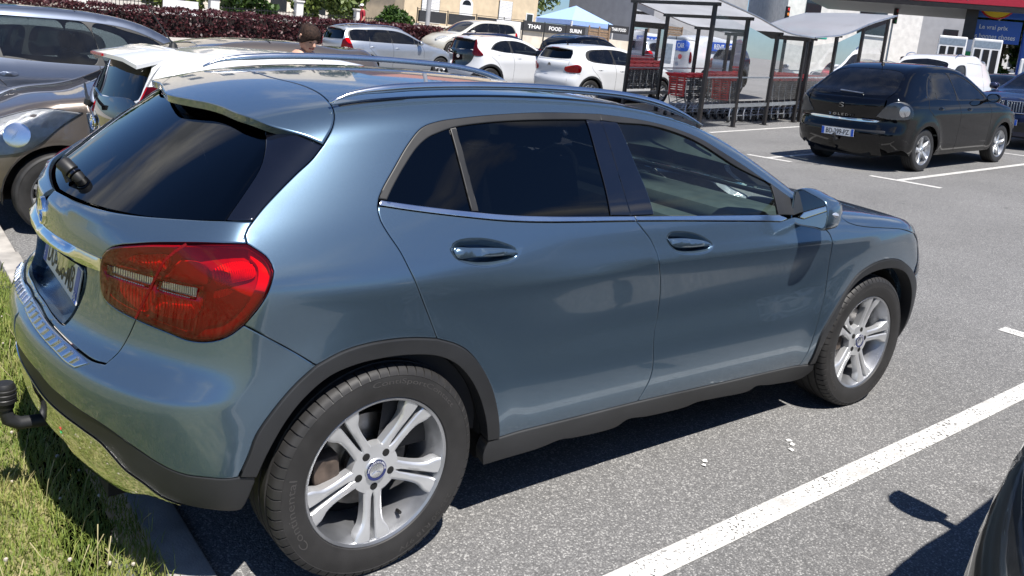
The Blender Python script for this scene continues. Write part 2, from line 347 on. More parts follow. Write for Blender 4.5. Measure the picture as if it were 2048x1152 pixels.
def inset(L, d):
    if abs(d) < 1e-9: return L.copy()
    e = np.roll(L, -1, 0)-L; n = np.stack([-e[:, 1], e[:, 0]], 1); n /= np.linalg.norm(n, axis=1, keepdims=True)+1e-12
    m = n+np.roll(n, 1, 0); l = np.linalg.norm(m, axis=1, keepdims=True)+1e-9; m /= l
    c = np.clip((m*n).sum(1, keepdims=True), .45, 1); return L+m*d/c
def inside(P, L):
    P = np.asarray(P); x, y = P[:, 0], P[:, 1]; r = np.zeros(len(P), bool); x0, y0 = L[:, 0], L[:, 1]; x1, y1 = np.roll(x0, -1), np.roll(y0, -1)
    for a, b, c, d in zip(x0, y0, x1, y1):
        k = (b > y) != (d > y)
        if k.any(): r ^= k & (x < (c-a)*(y-b)/(d-b+1e-15)+a)
    return r
def bdist(P, L):
    d = np.full(len(P), 9.0); Q = np.roll(L, -1, 0)
    for a, b in zip(L, Q):
        e = b-a; t = np.clip(((P-a)@e)/(e@e+1e-15), 0, 1); d = np.minimum(d, np.linalg.norm(P-a-t[:, None]*e, axis=1))
    return d
def grad(f, P, e=.004):
    g = np.stack([f(P+np.eye(3)[i]*e)-f(P-np.eye(3)[i]*e) for i in range(3)], 1); return g/(np.linalg.norm(g, axis=1, keepdims=True)+1e-12)
def project(f, fr, Q, steps=30):
    base = Q[:, :1]*fr.A+Q[:, 1:]*fr.B; n = len(Q); lo = np.full(n, fr.t0); hi = np.full(n, fr.t1); found = np.zeros(n, bool); best = np.full(n, 9.); bt = lo.copy()
    prev = np.full(n, fr.t0)
    for t in np.linspace(fr.t0, fr.t1, steps):
        v = f(base+t*fr.D); k = (~found) & (v <= 0); lo[k] = prev[k]; hi[k] = t; found |= k; prev[:] = t
        b = v < best; best[b] = v[b]; bt[b] = t
    lo[~found] = bt[~found]; hi[~found] = bt[~found]
    for _ in range(15):
        m = (lo+hi)/2; v = f(base+m[:, None]*fr.D); k = v > 0; lo = np.where(k, m, lo); hi = np.where(k, hi, m)
    return base+((lo+hi)/2)[:, None]*fr.D
def panel(name, f, frame, curves, mat, parent=None, h=.035, ds=.016, off=0., rim=.012, gap=.0016, holes=(), edge=.0035, mirror=False, geo=False, sel='both', tilt=.55, seam=False):
    """sheet cut to an outline from the surface f = 0, with a turned-in edge. curves: 2-D lists (frame coordinates)"""
    fr = FR[frame] if isinstance(frame, str) else frame
    ok = (off.__code__, tuple(c.cell_contents for c in off.__closure__) if off.__closure__ else ()) if callable(off) else off
    key = (id(f), id(fr), np.vstack(curves).round(5).tobytes(), tuple(np.vstack(q).round(5).tobytes() for q in holes), h, ds, ok, rim, gap, edge, geo, tilt, seam) if mirror and sel != 'both' else None
    if key in _PC: verts, faces, ln = _PC.pop(key)
    else:
        verts, faces, ln = _panel_geo(f, fr, curves, h, ds, off, rim, gap, holes, edge, geo, tilt, seam)
        if key is not None: _PC[key] = (verts, faces, ln)
    out = []
    if sel in ('both', 'right') or not mirror: out.append(link(name, mesh_from(name, verts, faces, True, ln), mat, parent))
    if mirror and sel in ('both', 'left'):
        v2 = verts*[1, -1, 1]; f2 = [t[::-1] for t in faces]; l2 = []; k = 0
        for t in faces:
            l2 += [q*np.array([1, -1, 1]) for q in ln[k:k+len(t)][::-1]]; k += len(t)
        out.append(link(name, mesh_from(name, v2, f2, True, l2), mat, parent))
    return out
_PC = {}
def _panel_geo(f, fr, curves, h, ds, off, rim, gap, holes, edge, geo, tilt, seam):
    L = loop2(curves, ds); L0 = inset(L, gap); L1 = inset(L, gap+edge)
    H0 = []; H1 = []
    for hc in holes:
        q = loop2(hc, ds); H0.append(inset(q, -gap)); H1.append(inset(q, -gap-edge))
    lo, hi = L.min(0), L.max(0); gx, gy = np.meshgrid(np.arange(lo[0], hi[0]+h, h), np.arange(lo[1], hi[1]+h, h)); Gd = np.stack([gx.ravel(), gy.ravel()], 1)
    Gd[:, 0] += np.where((np.round((Gd[:, 1]-lo[1])/h).astype(int) % 2) == 0, 0, h/2)
    Gd = Gd[inside(Gd, L1)]
    if len(Gd): Gd = Gd[bdist(Gd, L1) > .45*min(h, ds*1.6)]
    for q in H1:
        if len(Gd): Gd = Gd[~inside(Gd, q)]
        if len(Gd): Gd = Gd[bdist(Gd, q) > .45*min(h, ds*1.6)]
    rings = [L0]+H0; inner = [L1]+H1; pts = []; edges = []; n = 0
    for q in rings:
        pts.append(q); edges += [(n+i, n+(i+1) % len(q)) for i in range(len(q))]; n += len(q)
    nb = n
    for q in inner: pts.append(q); n += len(q)
    if len(Gd): pts.append(Gd)
    V2 = np.vstack(pts)
    r = delaunay_2d_cdt([Vector(p) for p in V2], edges, [], 0, 1e-6, True)
    V = np.array([v[:] for v in r[0]]); T = np.array([t for t in r[2] if len(t) == 3])
    isb = np.array([any(o < nb for o in ov) if ov else False for ov in r[3]])
    c = V[T].mean(1); k = inside(c, L0)
    for q in H0: k &= ~inside(c, q)
    T = T[k]; used = np.unique(T); re = -np.ones(len(V), int); re[used] = np.arange(len(used)); V = V[used]; isb = isb[used]; T = re[T]
    P = project(f, fr, V); N = grad(f, P); o = off(V, L) if callable(off) else off
    P = P+N*np.reshape(o, (-1, 1)) if np.ndim(o) else P+N*o
    a, b, c3 = P[T[:, 0]], P[T[:, 1]], P[T[:, 2]]; fn = np.cross(b-a, c3-a); flip = (fn*N[T].mean(1)).sum(1) < 0; T[flip] = T[flip][:, ::-1]
    if geo:
        fn = np.cross(P[T[:, 1]]-P[T[:, 0]], P[T[:, 2]]-P[T[:, 0]]); N2 = np.zeros_like(P)
        for i in range(3): np.add.at(N2, T[:, i], fn)
        Nv = N2/(np.linalg.norm(N2, axis=1, keepdims=True)+1e-12)
    else: Nv = N.copy()
    from collections import Counter
    E = Counter(); 
    for t in T:
        for i in range(3): E[tuple(sorted((t[i], t[(i+1) % 3])))] += 1
    bd = []
    for t in T:
        for i in range(3):
            if E[tuple(sorted((t[i], t[(i+1) % 3])))] == 1: bd.append((t[i], t[(i+1) % 3]))
    outw = np.zeros_like(P)
    for i, j in bd:
        d = np.cross(P[j]-P[i], N[i]); d /= np.linalg.norm(d)+1e-12; outw[i] += d; outw[j] += d
    if seam:
        sm_ = np.abs(P[:, 1]) < .0045; P[sm_, 1] = 0; outw[sm_] = 0; bd = [(i, j) for i, j in bd if not (sm_[i] and sm_[j])]
        Nv[sm_, 1] = 0; Nv[sm_] /= np.linalg.norm(Nv[sm_], axis=1, keepdims=True)+1e-12
    lw = np.linalg.norm(outw, axis=1, keepdims=True); bi = lw[:, 0] > 1e-6; outw[bi] /= lw[bi]
    if edge and not geo: Nv[bi] = Nv[bi]+outw[bi]*tilt; Nv[bi] /= np.linalg.norm(Nv[bi], axis=1, keepdims=True); P[bi] -= N[bi]*min(.0012, edge*.3)
    verts = list(P); faces = [tuple(t) for t in T]; ln = [Nv[i] for t in T for i in t]
    if rim and bd:
        idx = {}
        for i, j in bd:
            for q in (i, j):
                if q not in idx:
                    idx[q] = len(verts); verts.append(P[q]); verts.append(P[q]-N[q]*rim+outw[q]*rim*.12)
        for i, j in bd:
            a, b = idx[i], idx[j]; nn = outw[i]+outw[j]; nn /= np.linalg.norm(nn)+1e-9; nn = nn if rim > 0 else -nn; faces.append((a, a+1, b+1, b)); ln += [nn]*4
    return np.array(verts), faces, ln
def ribbon(name, f, frame, pts2, w, mat, parent, off=.0008, mirror=False, ds=.03, closed=False):
    """thin strip laid along a line on a surface"""
    fr = FR[frame]; c = catmull(pts2, ds); t = np.gradient(c, axis=0); t /= np.linalg.norm(t, axis=1, keepdims=True)+1e-9; n = np.stack([-t[:, 1], t[:, 0]], 1)
    Q = np.vstack([c+n*w/2, c-n*w/2]); P = project(f, fr, Q); N = grad(f, P); P = P+N*off; k = len(c)
    F = [(i, i+1, k+i+1, k+i) for i in range(k-1)]
    if len(F) and np.dot(np.cross(P[1]-P[0], P[k]-P[0]), N[0]) < 0: F = [q[::-1] for q in F]
    o = [link(name, mesh_from(name, P, F), mat, parent)]
    if mirror: o.append(link(name, mesh_from(name, P*[1, -1, 1], [q[::-1] for q in F]), mat, parent))
    return o
# ------------------------------------------------------------------ wheels
def tyre_mesh(Ro, Rr, hw, pitches=64, fine=True):
    """tread with slit shoulder blocks and round grooves; axis y, outside at -y"""
    S = Ro/.336; k = hw/.1175
    prof = [(Rr, .101*k, 0), (Rr+.006*S, .110*k, 0), (Rr+.018*S, .1125*k, 0), (Rr+.034*S, .1165*k, 0), (Rr+.050*S, .1175*k, 0), (Ro-.038*S, .1165*k, 0), (Ro-.028*S, .1150*k, 0), (Ro-.026*S, .1160*k, 0), (Ro-.018*S, .1125*k, 1), (Ro-.010*S, .107*k, 1), (Ro-.004*S, .097*k, 1), (Ro-.0015*S, .080*k, 1), (Ro-.0013*S, .0725*k, 1),
            (Ro-.008*S, .0715*k, 0), (Ro-.008*S, .0635*k, 0), (Ro, .0625*k, 0), (Ro, .030*k, 0), (Ro-.008*S, .029*k, 0), (Ro-.008*S, .019*k, 0), (Ro+.0004, .018*k, 0)]
    full = [(r, -h, s) for r, h, s in prof]+[(r, h, s) for r, h, s in prof[::-1]]
    angs = []
    if fine:
        for p in range(pitches):
            for q, sl in ((0, 0), (.42, 0), (.84, 0), (.86, 1), (.98, 1)): angs.append(((p+q)/pitches*2*math.pi, sl))
    else: angs = [(2*math.pi*i/56, 0) for i in range(56)]
    v = []; f = []; K = len(full)
    for a, sl in angs:
        for r, h, s in full:
            rr = r-(.0055*S if (sl and s) else 0); v.append((rr*math.cos(a), h, rr*math.sin(a)))
    n = len(angs)
    for i in range(n):
        j = (i+1) % n
        for q in range(K-1): f.append((i*K+q, j*K+q, j*K+q+1, i*K+q+1))
    me = mesh_from('tyre', v, f); me.set_sharp_from_angle(angle=R_(35)); return me
def spoke_mesh(kind, Rr, face):
    """list of (polygon in wheel plane) for one wheel"""
    P = []
    if kind == 'twin5':
        for k in range(5):
            a = 2*math.pi*k/5-math.pi/2
            for s in (-1, 1):
                rr = [.066, .095, .130, .160, .178, .196, .2235, .2235, .205, .16, .11, .092]
                ss = [.030, .0300, .0305, .0330, .039, .053, .0610, .0105, .0078, .0062, .0048, .0040]
                P.append([(r*math.cos(a)-s*q*math.sin(a), r*math.sin(a)+s*q*math.cos(a)) for r, q in zip(rr, ss)][::s])
    elif kind == 'star5':
        for k in range(5):
            a = 2*math.pi*k/5-math.pi/2; rr = [.05, .10, .16, Rr-.008, Rr-.008, .16, .10, .05]; ss = [.034, .028, .026, .046, -.046, -.026, -.028, -.034]
            P.append([(r*math.cos(a)-q*math.sin(a), r*math.sin(a)+q*math.cos(a)) for r, q in zip(rr, ss)])
    else:
        n = 10
        for k in range(n):
            a = 2*math.pi*k/n; rr = [.05, Rr-.01, Rr-.01, .05]; ss = [.013, .018, -.018, -.013]
            P.append([(r*math.cos(a)-q*math.sin(a), r*math.sin(a)+q*math.cos(a)) for r, q in zip(rr, ss)])
    return P
def wheel(parent, loc, Ro=.336, Rr=.2365, hw=.1175, kind='twin5', rot=0., left=False, fine=False, detail=False, mat_rim=None, steer=0.):
    w = empty('wheel', parent, loc); w.rotation_euler = (0, 0, (math.pi if left else 0)+steer)
    t = link('tyre', tyre_cache(Ro, Rr, hw, fine), M['tyre'], w)
    k = hw/.1175; S = Rr/.2365
    mb = MB(); fl = .104*k
    mb.lathe([(Rr*.999, -fl+.004), (Rr+.001, -fl), (Rr-.002, -fl-.003), (Rr-.010, -fl+.001), (Rr-.0145, -fl+.016), (Rr-.0185, -fl+.034), (Rr-.030, -fl+.060), (Rr-.036, .02), (Rr-.03, .09*k)], n=72 if fine else 40, axis='y', caps=False)
    r = mb.build('rim', mat_rim or M['alloy_in'], w, smooth=True, fix=False)
    r.data.polygons.foreach_set('use_smooth', [True]*len(r.data.polygons))
    r.rotation_euler = (0, 0, 0)
    hub_h = -(fl-.020); dep = .034
    def fh(rad): return -(fl-.004)+.026*(1-min(1, (rad/(Rr*.93)))**1.6)-.006*max(0, 1-rad/.08)
    sp = MB()
    if kind == 'twin5':
        rs = [.064, .080, .094, .110, .130, .150, .165, .178, .188, .198, .210, .2235]; so = np.interp(rs, [.064, .10, .13, .16, .178, .196, .2235], [.031, .0300, .0305, .0335, .040, .0535, .0615]); si = np.interp(rs, [.064, .088, .094, .13, .2, .2235], [.0005, .0005, .0042, .0056, .0078, .0100])
        for k5 in range(5):
            a = 2*math.pi*k5/5-math.pi/2; ca, sa = math.cos(a), math.sin(a)
            for sg in (-1, 1):
                b0 = len(sp.v)
                for r0, o_, i_ in zip(rs, so, si):
                    h0 = fh(r0); bv = min(.0042, (o_-i_)*.25); ridge = .0022*math.exp(-((r0-.15)/.06)**2)
                    for q, hh in ((o_, h0+dep), (o_, h0+.005), (o_-bv, h0+.0004), (o_-bv*2.6, h0-ridge), (i_+bv*.8, h0+.0002), (i_, h0+.004), (i_, h0+dep)): sp.v.append((r0*ca-sg*q*sa, hh, r0*sa+sg*q*ca))
                for n_ in range(len(rs)-1):
                    for c_ in range(6): sp.f.append((b0+n_*7+c_, b0+n_*7+c_+1, b0+(n_+1)*7+c_+1, b0+(n_+1)*7+c_)[::sg]); sp.m.append(0)
                sp.f.append(tuple(b0+(len(rs)-1)*7+c_ for c_ in range(7))); sp.m.append(0)
    for poly in ([] if kind == 'twin5' else spoke_mesh(kind, Rr, fl)):
        n = len(poly); top = [(x, fh(math.hypot(x, z)), z) for x, z in poly]; cx = sum(p[0] for p in poly)/n; cz = sum(p[1] for p in poly)/n
        mid = [(x*1+0, fh(math.hypot(x, z))+.0045, z) for x, z in poly]
        ins = [((x-cx)*.94+cx, fh(math.hypot(x, z)), (z-cz)*.94+cz) for x, z in poly] if kind != 'twin5' else [(p[0], p[1], p[2]) for p in inset_ring(poly, .0032, fh)]
        bot = [(x, fh(math.hypot(x, z))+dep, z) for x, z in poly]
        b0 = len(sp.v); sp.v += ins+mid+bot
        L = delaunay_2d_cdt([Vector((p[0], p[2])) for p in ins], [(i, (i+1) % n) for i in range(n)], [], 1, 1e-6, True)
        if len(L[0]) == n:
            for tt in L[2]: sp.f.append(tuple(b0+q for q in tt)); sp.m.append(0)
        else: sp.f.append(tuple(range(b0, b0+n))); sp.m.append(0)
        for i in range(n):
            j = (i+1) % n; sp.f.append((b0+i, b0+j, b0+n+j, b0+n+i)); sp.f.append((b0+n+i, b0+n+j, b0+2*n+j, b0+2*n+i)); sp.m += [0, 0]
    hr = .078 if kind == 'twin5' else .06
    sp.lathe([(.0, hub_h-.001), (.034, hub_h-.001), (.0365, hub_h+.003), (.062, fh(.062)), (hr, fh(hr)+.001), (hr+.003, fh(hr)+.03)], n=50, axis='y', caps=False)
    s = sp.build('spokes', M['alloy'], w, smooth=True); s.rotation_euler = (0, rot, 0)
    cp = MB(); cp.lathe([(0, hub_h-.006), (.026, hub_h-.006), (.033, hub_h-.004), (.0345, hub_h+.002)], n=28, axis='y', caps=False); c = cp.build('hub_cap', M['satin'], w, smooth=True)
    for q in range(5 if fine else 0):
        a = 2*math.pi*q/5-math.pi/2; x, z = .056*math.cos(a), .056*math.sin(a); bt = MB()
        bt.lathe([(.0, -.0015), (.0105, -.0015), (.0125, 0.), (.0125, .004)], n=12, axis='y', c=(x, fh(.056)-.001, z), caps=False)
        b = bt.build('bolt_hole', M['dark'], w, smooth=False); b.rotation_euler = (0, rot, 0)
    dk = MB(); dk.lathe([(.03, -.02), (.075, -.024), (.078, -.006), (.148, -.004), (.150, .018), (.03, .02)], n=40, axis='y', caps=False); dk.build('brake_disc', M['disc'], w, smooth=True)
    back = MB(); back.lathe([(.0, .055), (Rr-.03, .055)], n=28, axis='y', caps=False); back.build('backing_plate', M['dark'], w)
    return w
_tc = {}
def tyre_cache(Ro, Rr, hw, fine):
    k = (Ro, Rr, hw, fine)
    if k not in _tc: _tc[k] = tyre_mesh(Ro, Rr-.003, hw, fine=fine)
    return _tc[k]
def inset_ring(poly, d, fh):
    L = np.array(poly); x, y = L[:, 0], L[:, 1]
    s = 1 if (x*np.roll(y, -1)-np.roll(x, -1)*y).sum() > 0 else -1
    Q = inset(L, d*s); return [(p[0], fh(math.hypot(*p))-.0005, p[1]) for p in Q]
def seat_mesh(w=.50, mat=None):
    m = MB(); m.box(-.25, .27, -w/2, w/2, .0, .20, bev=.05)
    T4 = Matrix.Translation((-.24, 0, .12))@Matrix.Rotation(R_(-18), 4, 'Y'); m.box(-.06, .06, -w/2, w/2, 0, .60, T4, bev=.05)
    T5 = Matrix.Translation((-.40, 0, .72))@Matrix.Rotation(R_(-12), 4, 'Y'); m.box(-.05, .05, -.13, .13, 0, .20, T5, bev=.045); return m

# ================================================================== the ground
def _sp(t, w=1.6): return w*np.logaddexp(0, np.asarray(t, float)/w)
def ground_z(x, y):
    x = np.asarray(x, float); y = np.asarray(y, float)
    ry = np.where(y < 9, .034*_sp(np.minimum(y, 9)-1.9, .45), .034*_sp(9-1.9, .45)+.016*(y-9)); ry = np.where(y < -2, 0, ry)
    return .040*(_sp(np.minimum(x, 60)-4.4, .9)) - .028*_sp(np.minimum(x, 60)-20, 1.2) - ry
def asphalt_mat():
    m, nt, out = new_mat('asphalt'); N = nt.nodes.new; L = nt.links.new
    b = N('ShaderNodeBsdfPrincipled'); L(b.outputs[0], out.inputs[0]); tc = N('ShaderNodeTexCoord')
    v = N('ShaderNodeTexVoronoi'); v.inputs['Scale'].default_value = 170; L(tc.outputs['Object'], v.inputs['Vector'])
    n1 = N('ShaderNodeTexNoise'); n1.inputs['Scale'].default_value = .55; n1.inputs['Detail'].default_value = 7; n1.inputs['Roughness'].default_value = .6; L(tc.outputs['Object'], n1.inputs['Vector'])
    n2 = N('ShaderNodeTexNoise'); n2.inputs['Scale'].default_value = 70; n2.inputs['Detail'].default_value = 3; L(tc.outputs['Object'], n2.inputs['Vector'])
    sep = N('ShaderNodeSeparateColor'); L(v.outputs['Color'], sep.inputs[0])
    r1 = N('ShaderNodeValToRGB'); e = r1.color_ramp; e.elements[0].color = (.135, .134, .132, 1); e.elements[1].color = (.215, .212, .206, 1); e.elements[0].position = .1; e.elements[1].position = .8
    q = e.elements.new(.93); q.color = (.36, .355, .34, 1); L(sep.outputs[0], r1.inputs[0])
    dd = N('ShaderNodeMapRange'); dd.inputs[1].default_value = .30; dd.inputs[2].default_value = .62; dd.inputs[3].default_value = 1.; dd.inputs[4].default_value = .70; L(v.outputs['Distance'], dd.inputs[0])
    mr = N('ShaderNodeMapRange'); mr.inputs[1].default_value = .3; mr.inputs[2].default_value = .7; mr.inputs[3].default_value = .84; mr.inputs[4].default_value = 1.12; L(n1.outputs['Fac'], mr.inputs[0])
    m3 = N('ShaderNodeMath'); m3.operation = 'MULTIPLY'; L(dd.outputs[0], m3.inputs[0]); L(mr.outputs[0], m3.inputs[1])
    sc_ = N('ShaderNodeVectorMath'); sc_.operation = 'SCALE'; L(r1.outputs[0], sc_.inputs[0]); L(m3.outputs[0], sc_.inputs['Scale'])
    st = N('ShaderNodeTexNoise'); st.inputs['Scale'].default_value = 2.3; st.inputs['Detail'].default_value = 5; L(tc.outputs['Object'], st.inputs['Vector'])
    sr = N('ShaderNodeMapRange'); sr.inputs[1].default_value = .66; sr.inputs[2].default_value = .74; sr.inputs[3].default_value = 1; sr.inputs[4].default_value = .72; L(st.outputs['Fac'], sr.inputs[0])
    s2 = N('ShaderNodeVectorMath'); s2.operation = 'SCALE'; L(sc_.outputs[0], s2.inputs[0]); L(sr.outputs[0], s2.inputs['Scale']); L(s2.outputs[0], b.inputs['Base Color'])
    pset(b, roughness=.88, specular_ior_level=.35)
    bp = N('ShaderNodeBump'); bp.inputs['Strength'].default_value = .7; bp.inputs['Distance'].default_value = .0025; bp.invert = True
    ad = N('ShaderNodeMath'); ad.operation = 'ADD'; L(v.outputs['Distance'], ad.inputs[0]); L(n2.outputs['Fac'], ad.inputs[1]); L(ad.outputs[0], bp.inputs['Height']); L(bp.outputs[0], b.inputs['Normal'])
    return m
def line_mat():
    m, nt, out = new_mat('road_paint'); N = nt.nodes.new; L = nt.links.new
    b = N('ShaderNodeBsdfPrincipled'); tr = N('ShaderNodeBsdfTransparent'); mx = N('ShaderNodeMixShader'); tc = N('ShaderNodeTexCoord')
    v = N('ShaderNodeTexVoronoi'); v.inputs['Scale'].default_value = 105; L(tc.outputs['Object'], v.inputs['Vector'])
    n = N('ShaderNodeTexNoise'); n.inputs['Scale'].default_value = 6; n.inputs['Detail'].default_value = 8; n.inputs['Roughness'].default_value = .7; L(tc.outputs['Object'], n.inputs['Vector'])
    r = N('ShaderNodeValToRGB'); r.color_ramp.elements[0].color = (.36, .35, .33, 1); r.color_ramp.elements[1].color = (.62, .61, .58, 1); r.color_ramp.elements[0].position = .3; r.color_ramp.elements[1].position = .6; L(n.outputs['Fac'], r.inputs[0]); L(r.outputs[0], b.inputs['Base Color']); pset(b, roughness=.8)
    s = N('ShaderNodeMath'); s.operation = 'ADD'; L(v.outputs['Distance'], s.inputs[0]); L(n.outputs['Fac'], s.inputs[1])
    g = N('ShaderNodeMapRange'); g.inputs[1].default_value = 1.22; g.inputs[2].default_value = 1.36; L(s.outputs[0], g.inputs[0])
    bp = N('ShaderNodeBump'); bp.inputs['Strength'].default_value = .7; bp.inputs['Distance'].default_value = .003; bp.invert = True; L(v.outputs['Distance'], bp.inputs['Height']); L(bp.outputs[0], b.inputs['Normal'])
    L(g.outputs[0], mx.inputs[0]); L(b.outputs[0], mx.inputs[1]); L(tr.outputs[0], mx.inputs[2]); L(mx.outputs[0], out.inputs[0]); return m
M['asphalt'] = asphalt_mat(); M['line'] = line_mat()
def sheet(name, xs, ys, mat, dz=0., kind='structure', parent=None, fz=None):
    fz = fz or ground_z; X, Y = np.meshgrid(xs, ys); Z = fz(X, Y)+dz; nx, ny = len(xs), len(ys)
    v = np.stack([X.ravel(), Y.ravel(), Z.ravel()], 1); F = [(j*nx+i, j*nx+i+1, (j+1)*nx+i+1, (j+1)*nx+i) for j in range(ny-1) for i in range(nx-1)]
    o = link(name, mesh_from(name, v, F), mat, parent)
    if kind and not parent: o['kind'] = kind
    return o
KX = -.40
xs = np.concatenate([np.arange(KX, 12, .4), np.arange(12, 40, 1.0), np.arange(40, 301, 20)]); ys = np.concatenate([np.arange(-300, -12, 24), np.arange(-12, -3, 1.), np.arange(-3, 12, .4), np.arange(12, 40, 1.0), np.arange(40, 301, 20)])
sheet('car_park_surface', xs, ys, M['asphalt'])
def strip(name, a, b, w, label=None):
    a = np.array(a, float); b = np.array(b, float); n = max(2, int(np.linalg.norm(b-a)/.5)); t = (b-a)/np.linalg.norm(b-a); nn = np.array([-t[1], t[0]]); v = []; F = []
    for i in range(n+1):
        p = a+(b-a)*i/n
        for s in (-1, 1): q = p+nn*w/2*s; v.append((q[0], q[1], float(ground_z(*q))+.004))
    F = [(2*i, 2*i+2, 2*i+3, 2*i+1) for i in range(n)]
    if np.cross(np.array(v[F[0][1]])-np.array(v[F[0][0]]), np.array(v[F[0][2]])-np.array(v[F[0][0]]))[2] < 0: F = [f_[::-1] for f_ in F]
    o = link(name, mesh_from(name, v, F), M['line']); o['kind'] = 'structure'; return o
strip('bay_line', (-.35, -1.315), (4.80, -1.235), .10)
strip('bay_line', (4.86, -.70), (4.90, -1.80), .12)
strip('bay_line', (-.35, 1.22), (4.75, 1.30), .105)

# ================================================================== the blue-grey crossover in front (car frame = world frame: rear axle at x 0, nose to +x)
TL_EX = {
 'tl_ul': [(-0.657, -0.536, 0.952), (-0.648, -0.558, 0.968), (-0.625, -0.613, 0.986), (-0.583, -0.693, 1), (-0.593, -0.678, 0.951), (-0.637, -0.586, 0.948)],
 'tl_ll': [(-0.669, -0.494, 0.887), (-0.605, -0.654, 0.904), (-0.622, -0.615, 0.822), (-0.65, -0.548, 0.829), (-0.665, -0.503, 0.851)],
 'tl_ur': [(-0.565, -0.723, 0.998), (-0.531, -0.768, 1.002), (-0.514, -0.789, 0.989), (-0.511, -0.799, 0.947), (-0.584, -0.693, 0.944)],
 'tl_lr': [(-0.59, -0.682, 0.899), (-0.521, -0.788, 0.903), (-0.527, -0.779, 0.862), (-0.543, -0.756, 0.837), (-0.616, -0.629, 0.834)],
 'tl_bandin': [(-0.407, -0.834, 1.023), (-0.392, -0.85, 1.002), (-0.397, -0.864, 0.971), (-0.417, -0.867, 0.92), (-0.445, -0.851, 0.871), (-0.475, -0.828, 0.84), (-0.513, -0.793, 0.824)],
 'tl_big': [(-0.506, -0.799, 0.982), (-0.476, -0.812, 1.008), (-0.419, -0.832, 1.021), (-0.391, -0.848, 1.005), (-0.397, -0.86, 0.98), (-0.447, -0.847, 0.96), (-0.494, -0.816, 0.946)],
 'tl_dark': [(-0.502, -0.808, 0.895), (-0.437, -0.858, 0.922), (-0.428, -0.863, 0.913), (-0.451, -0.848, 0.875), (-0.477, -0.827, 0.853)],
 'tl_seg': [(-0.498, -0.812, 0.931), (-0.463, -0.839, 0.943), (-0.456, -0.845, 0.931), (-0.478, -0.83, 0.914), (-0.5, -0.811, 0.908)]}
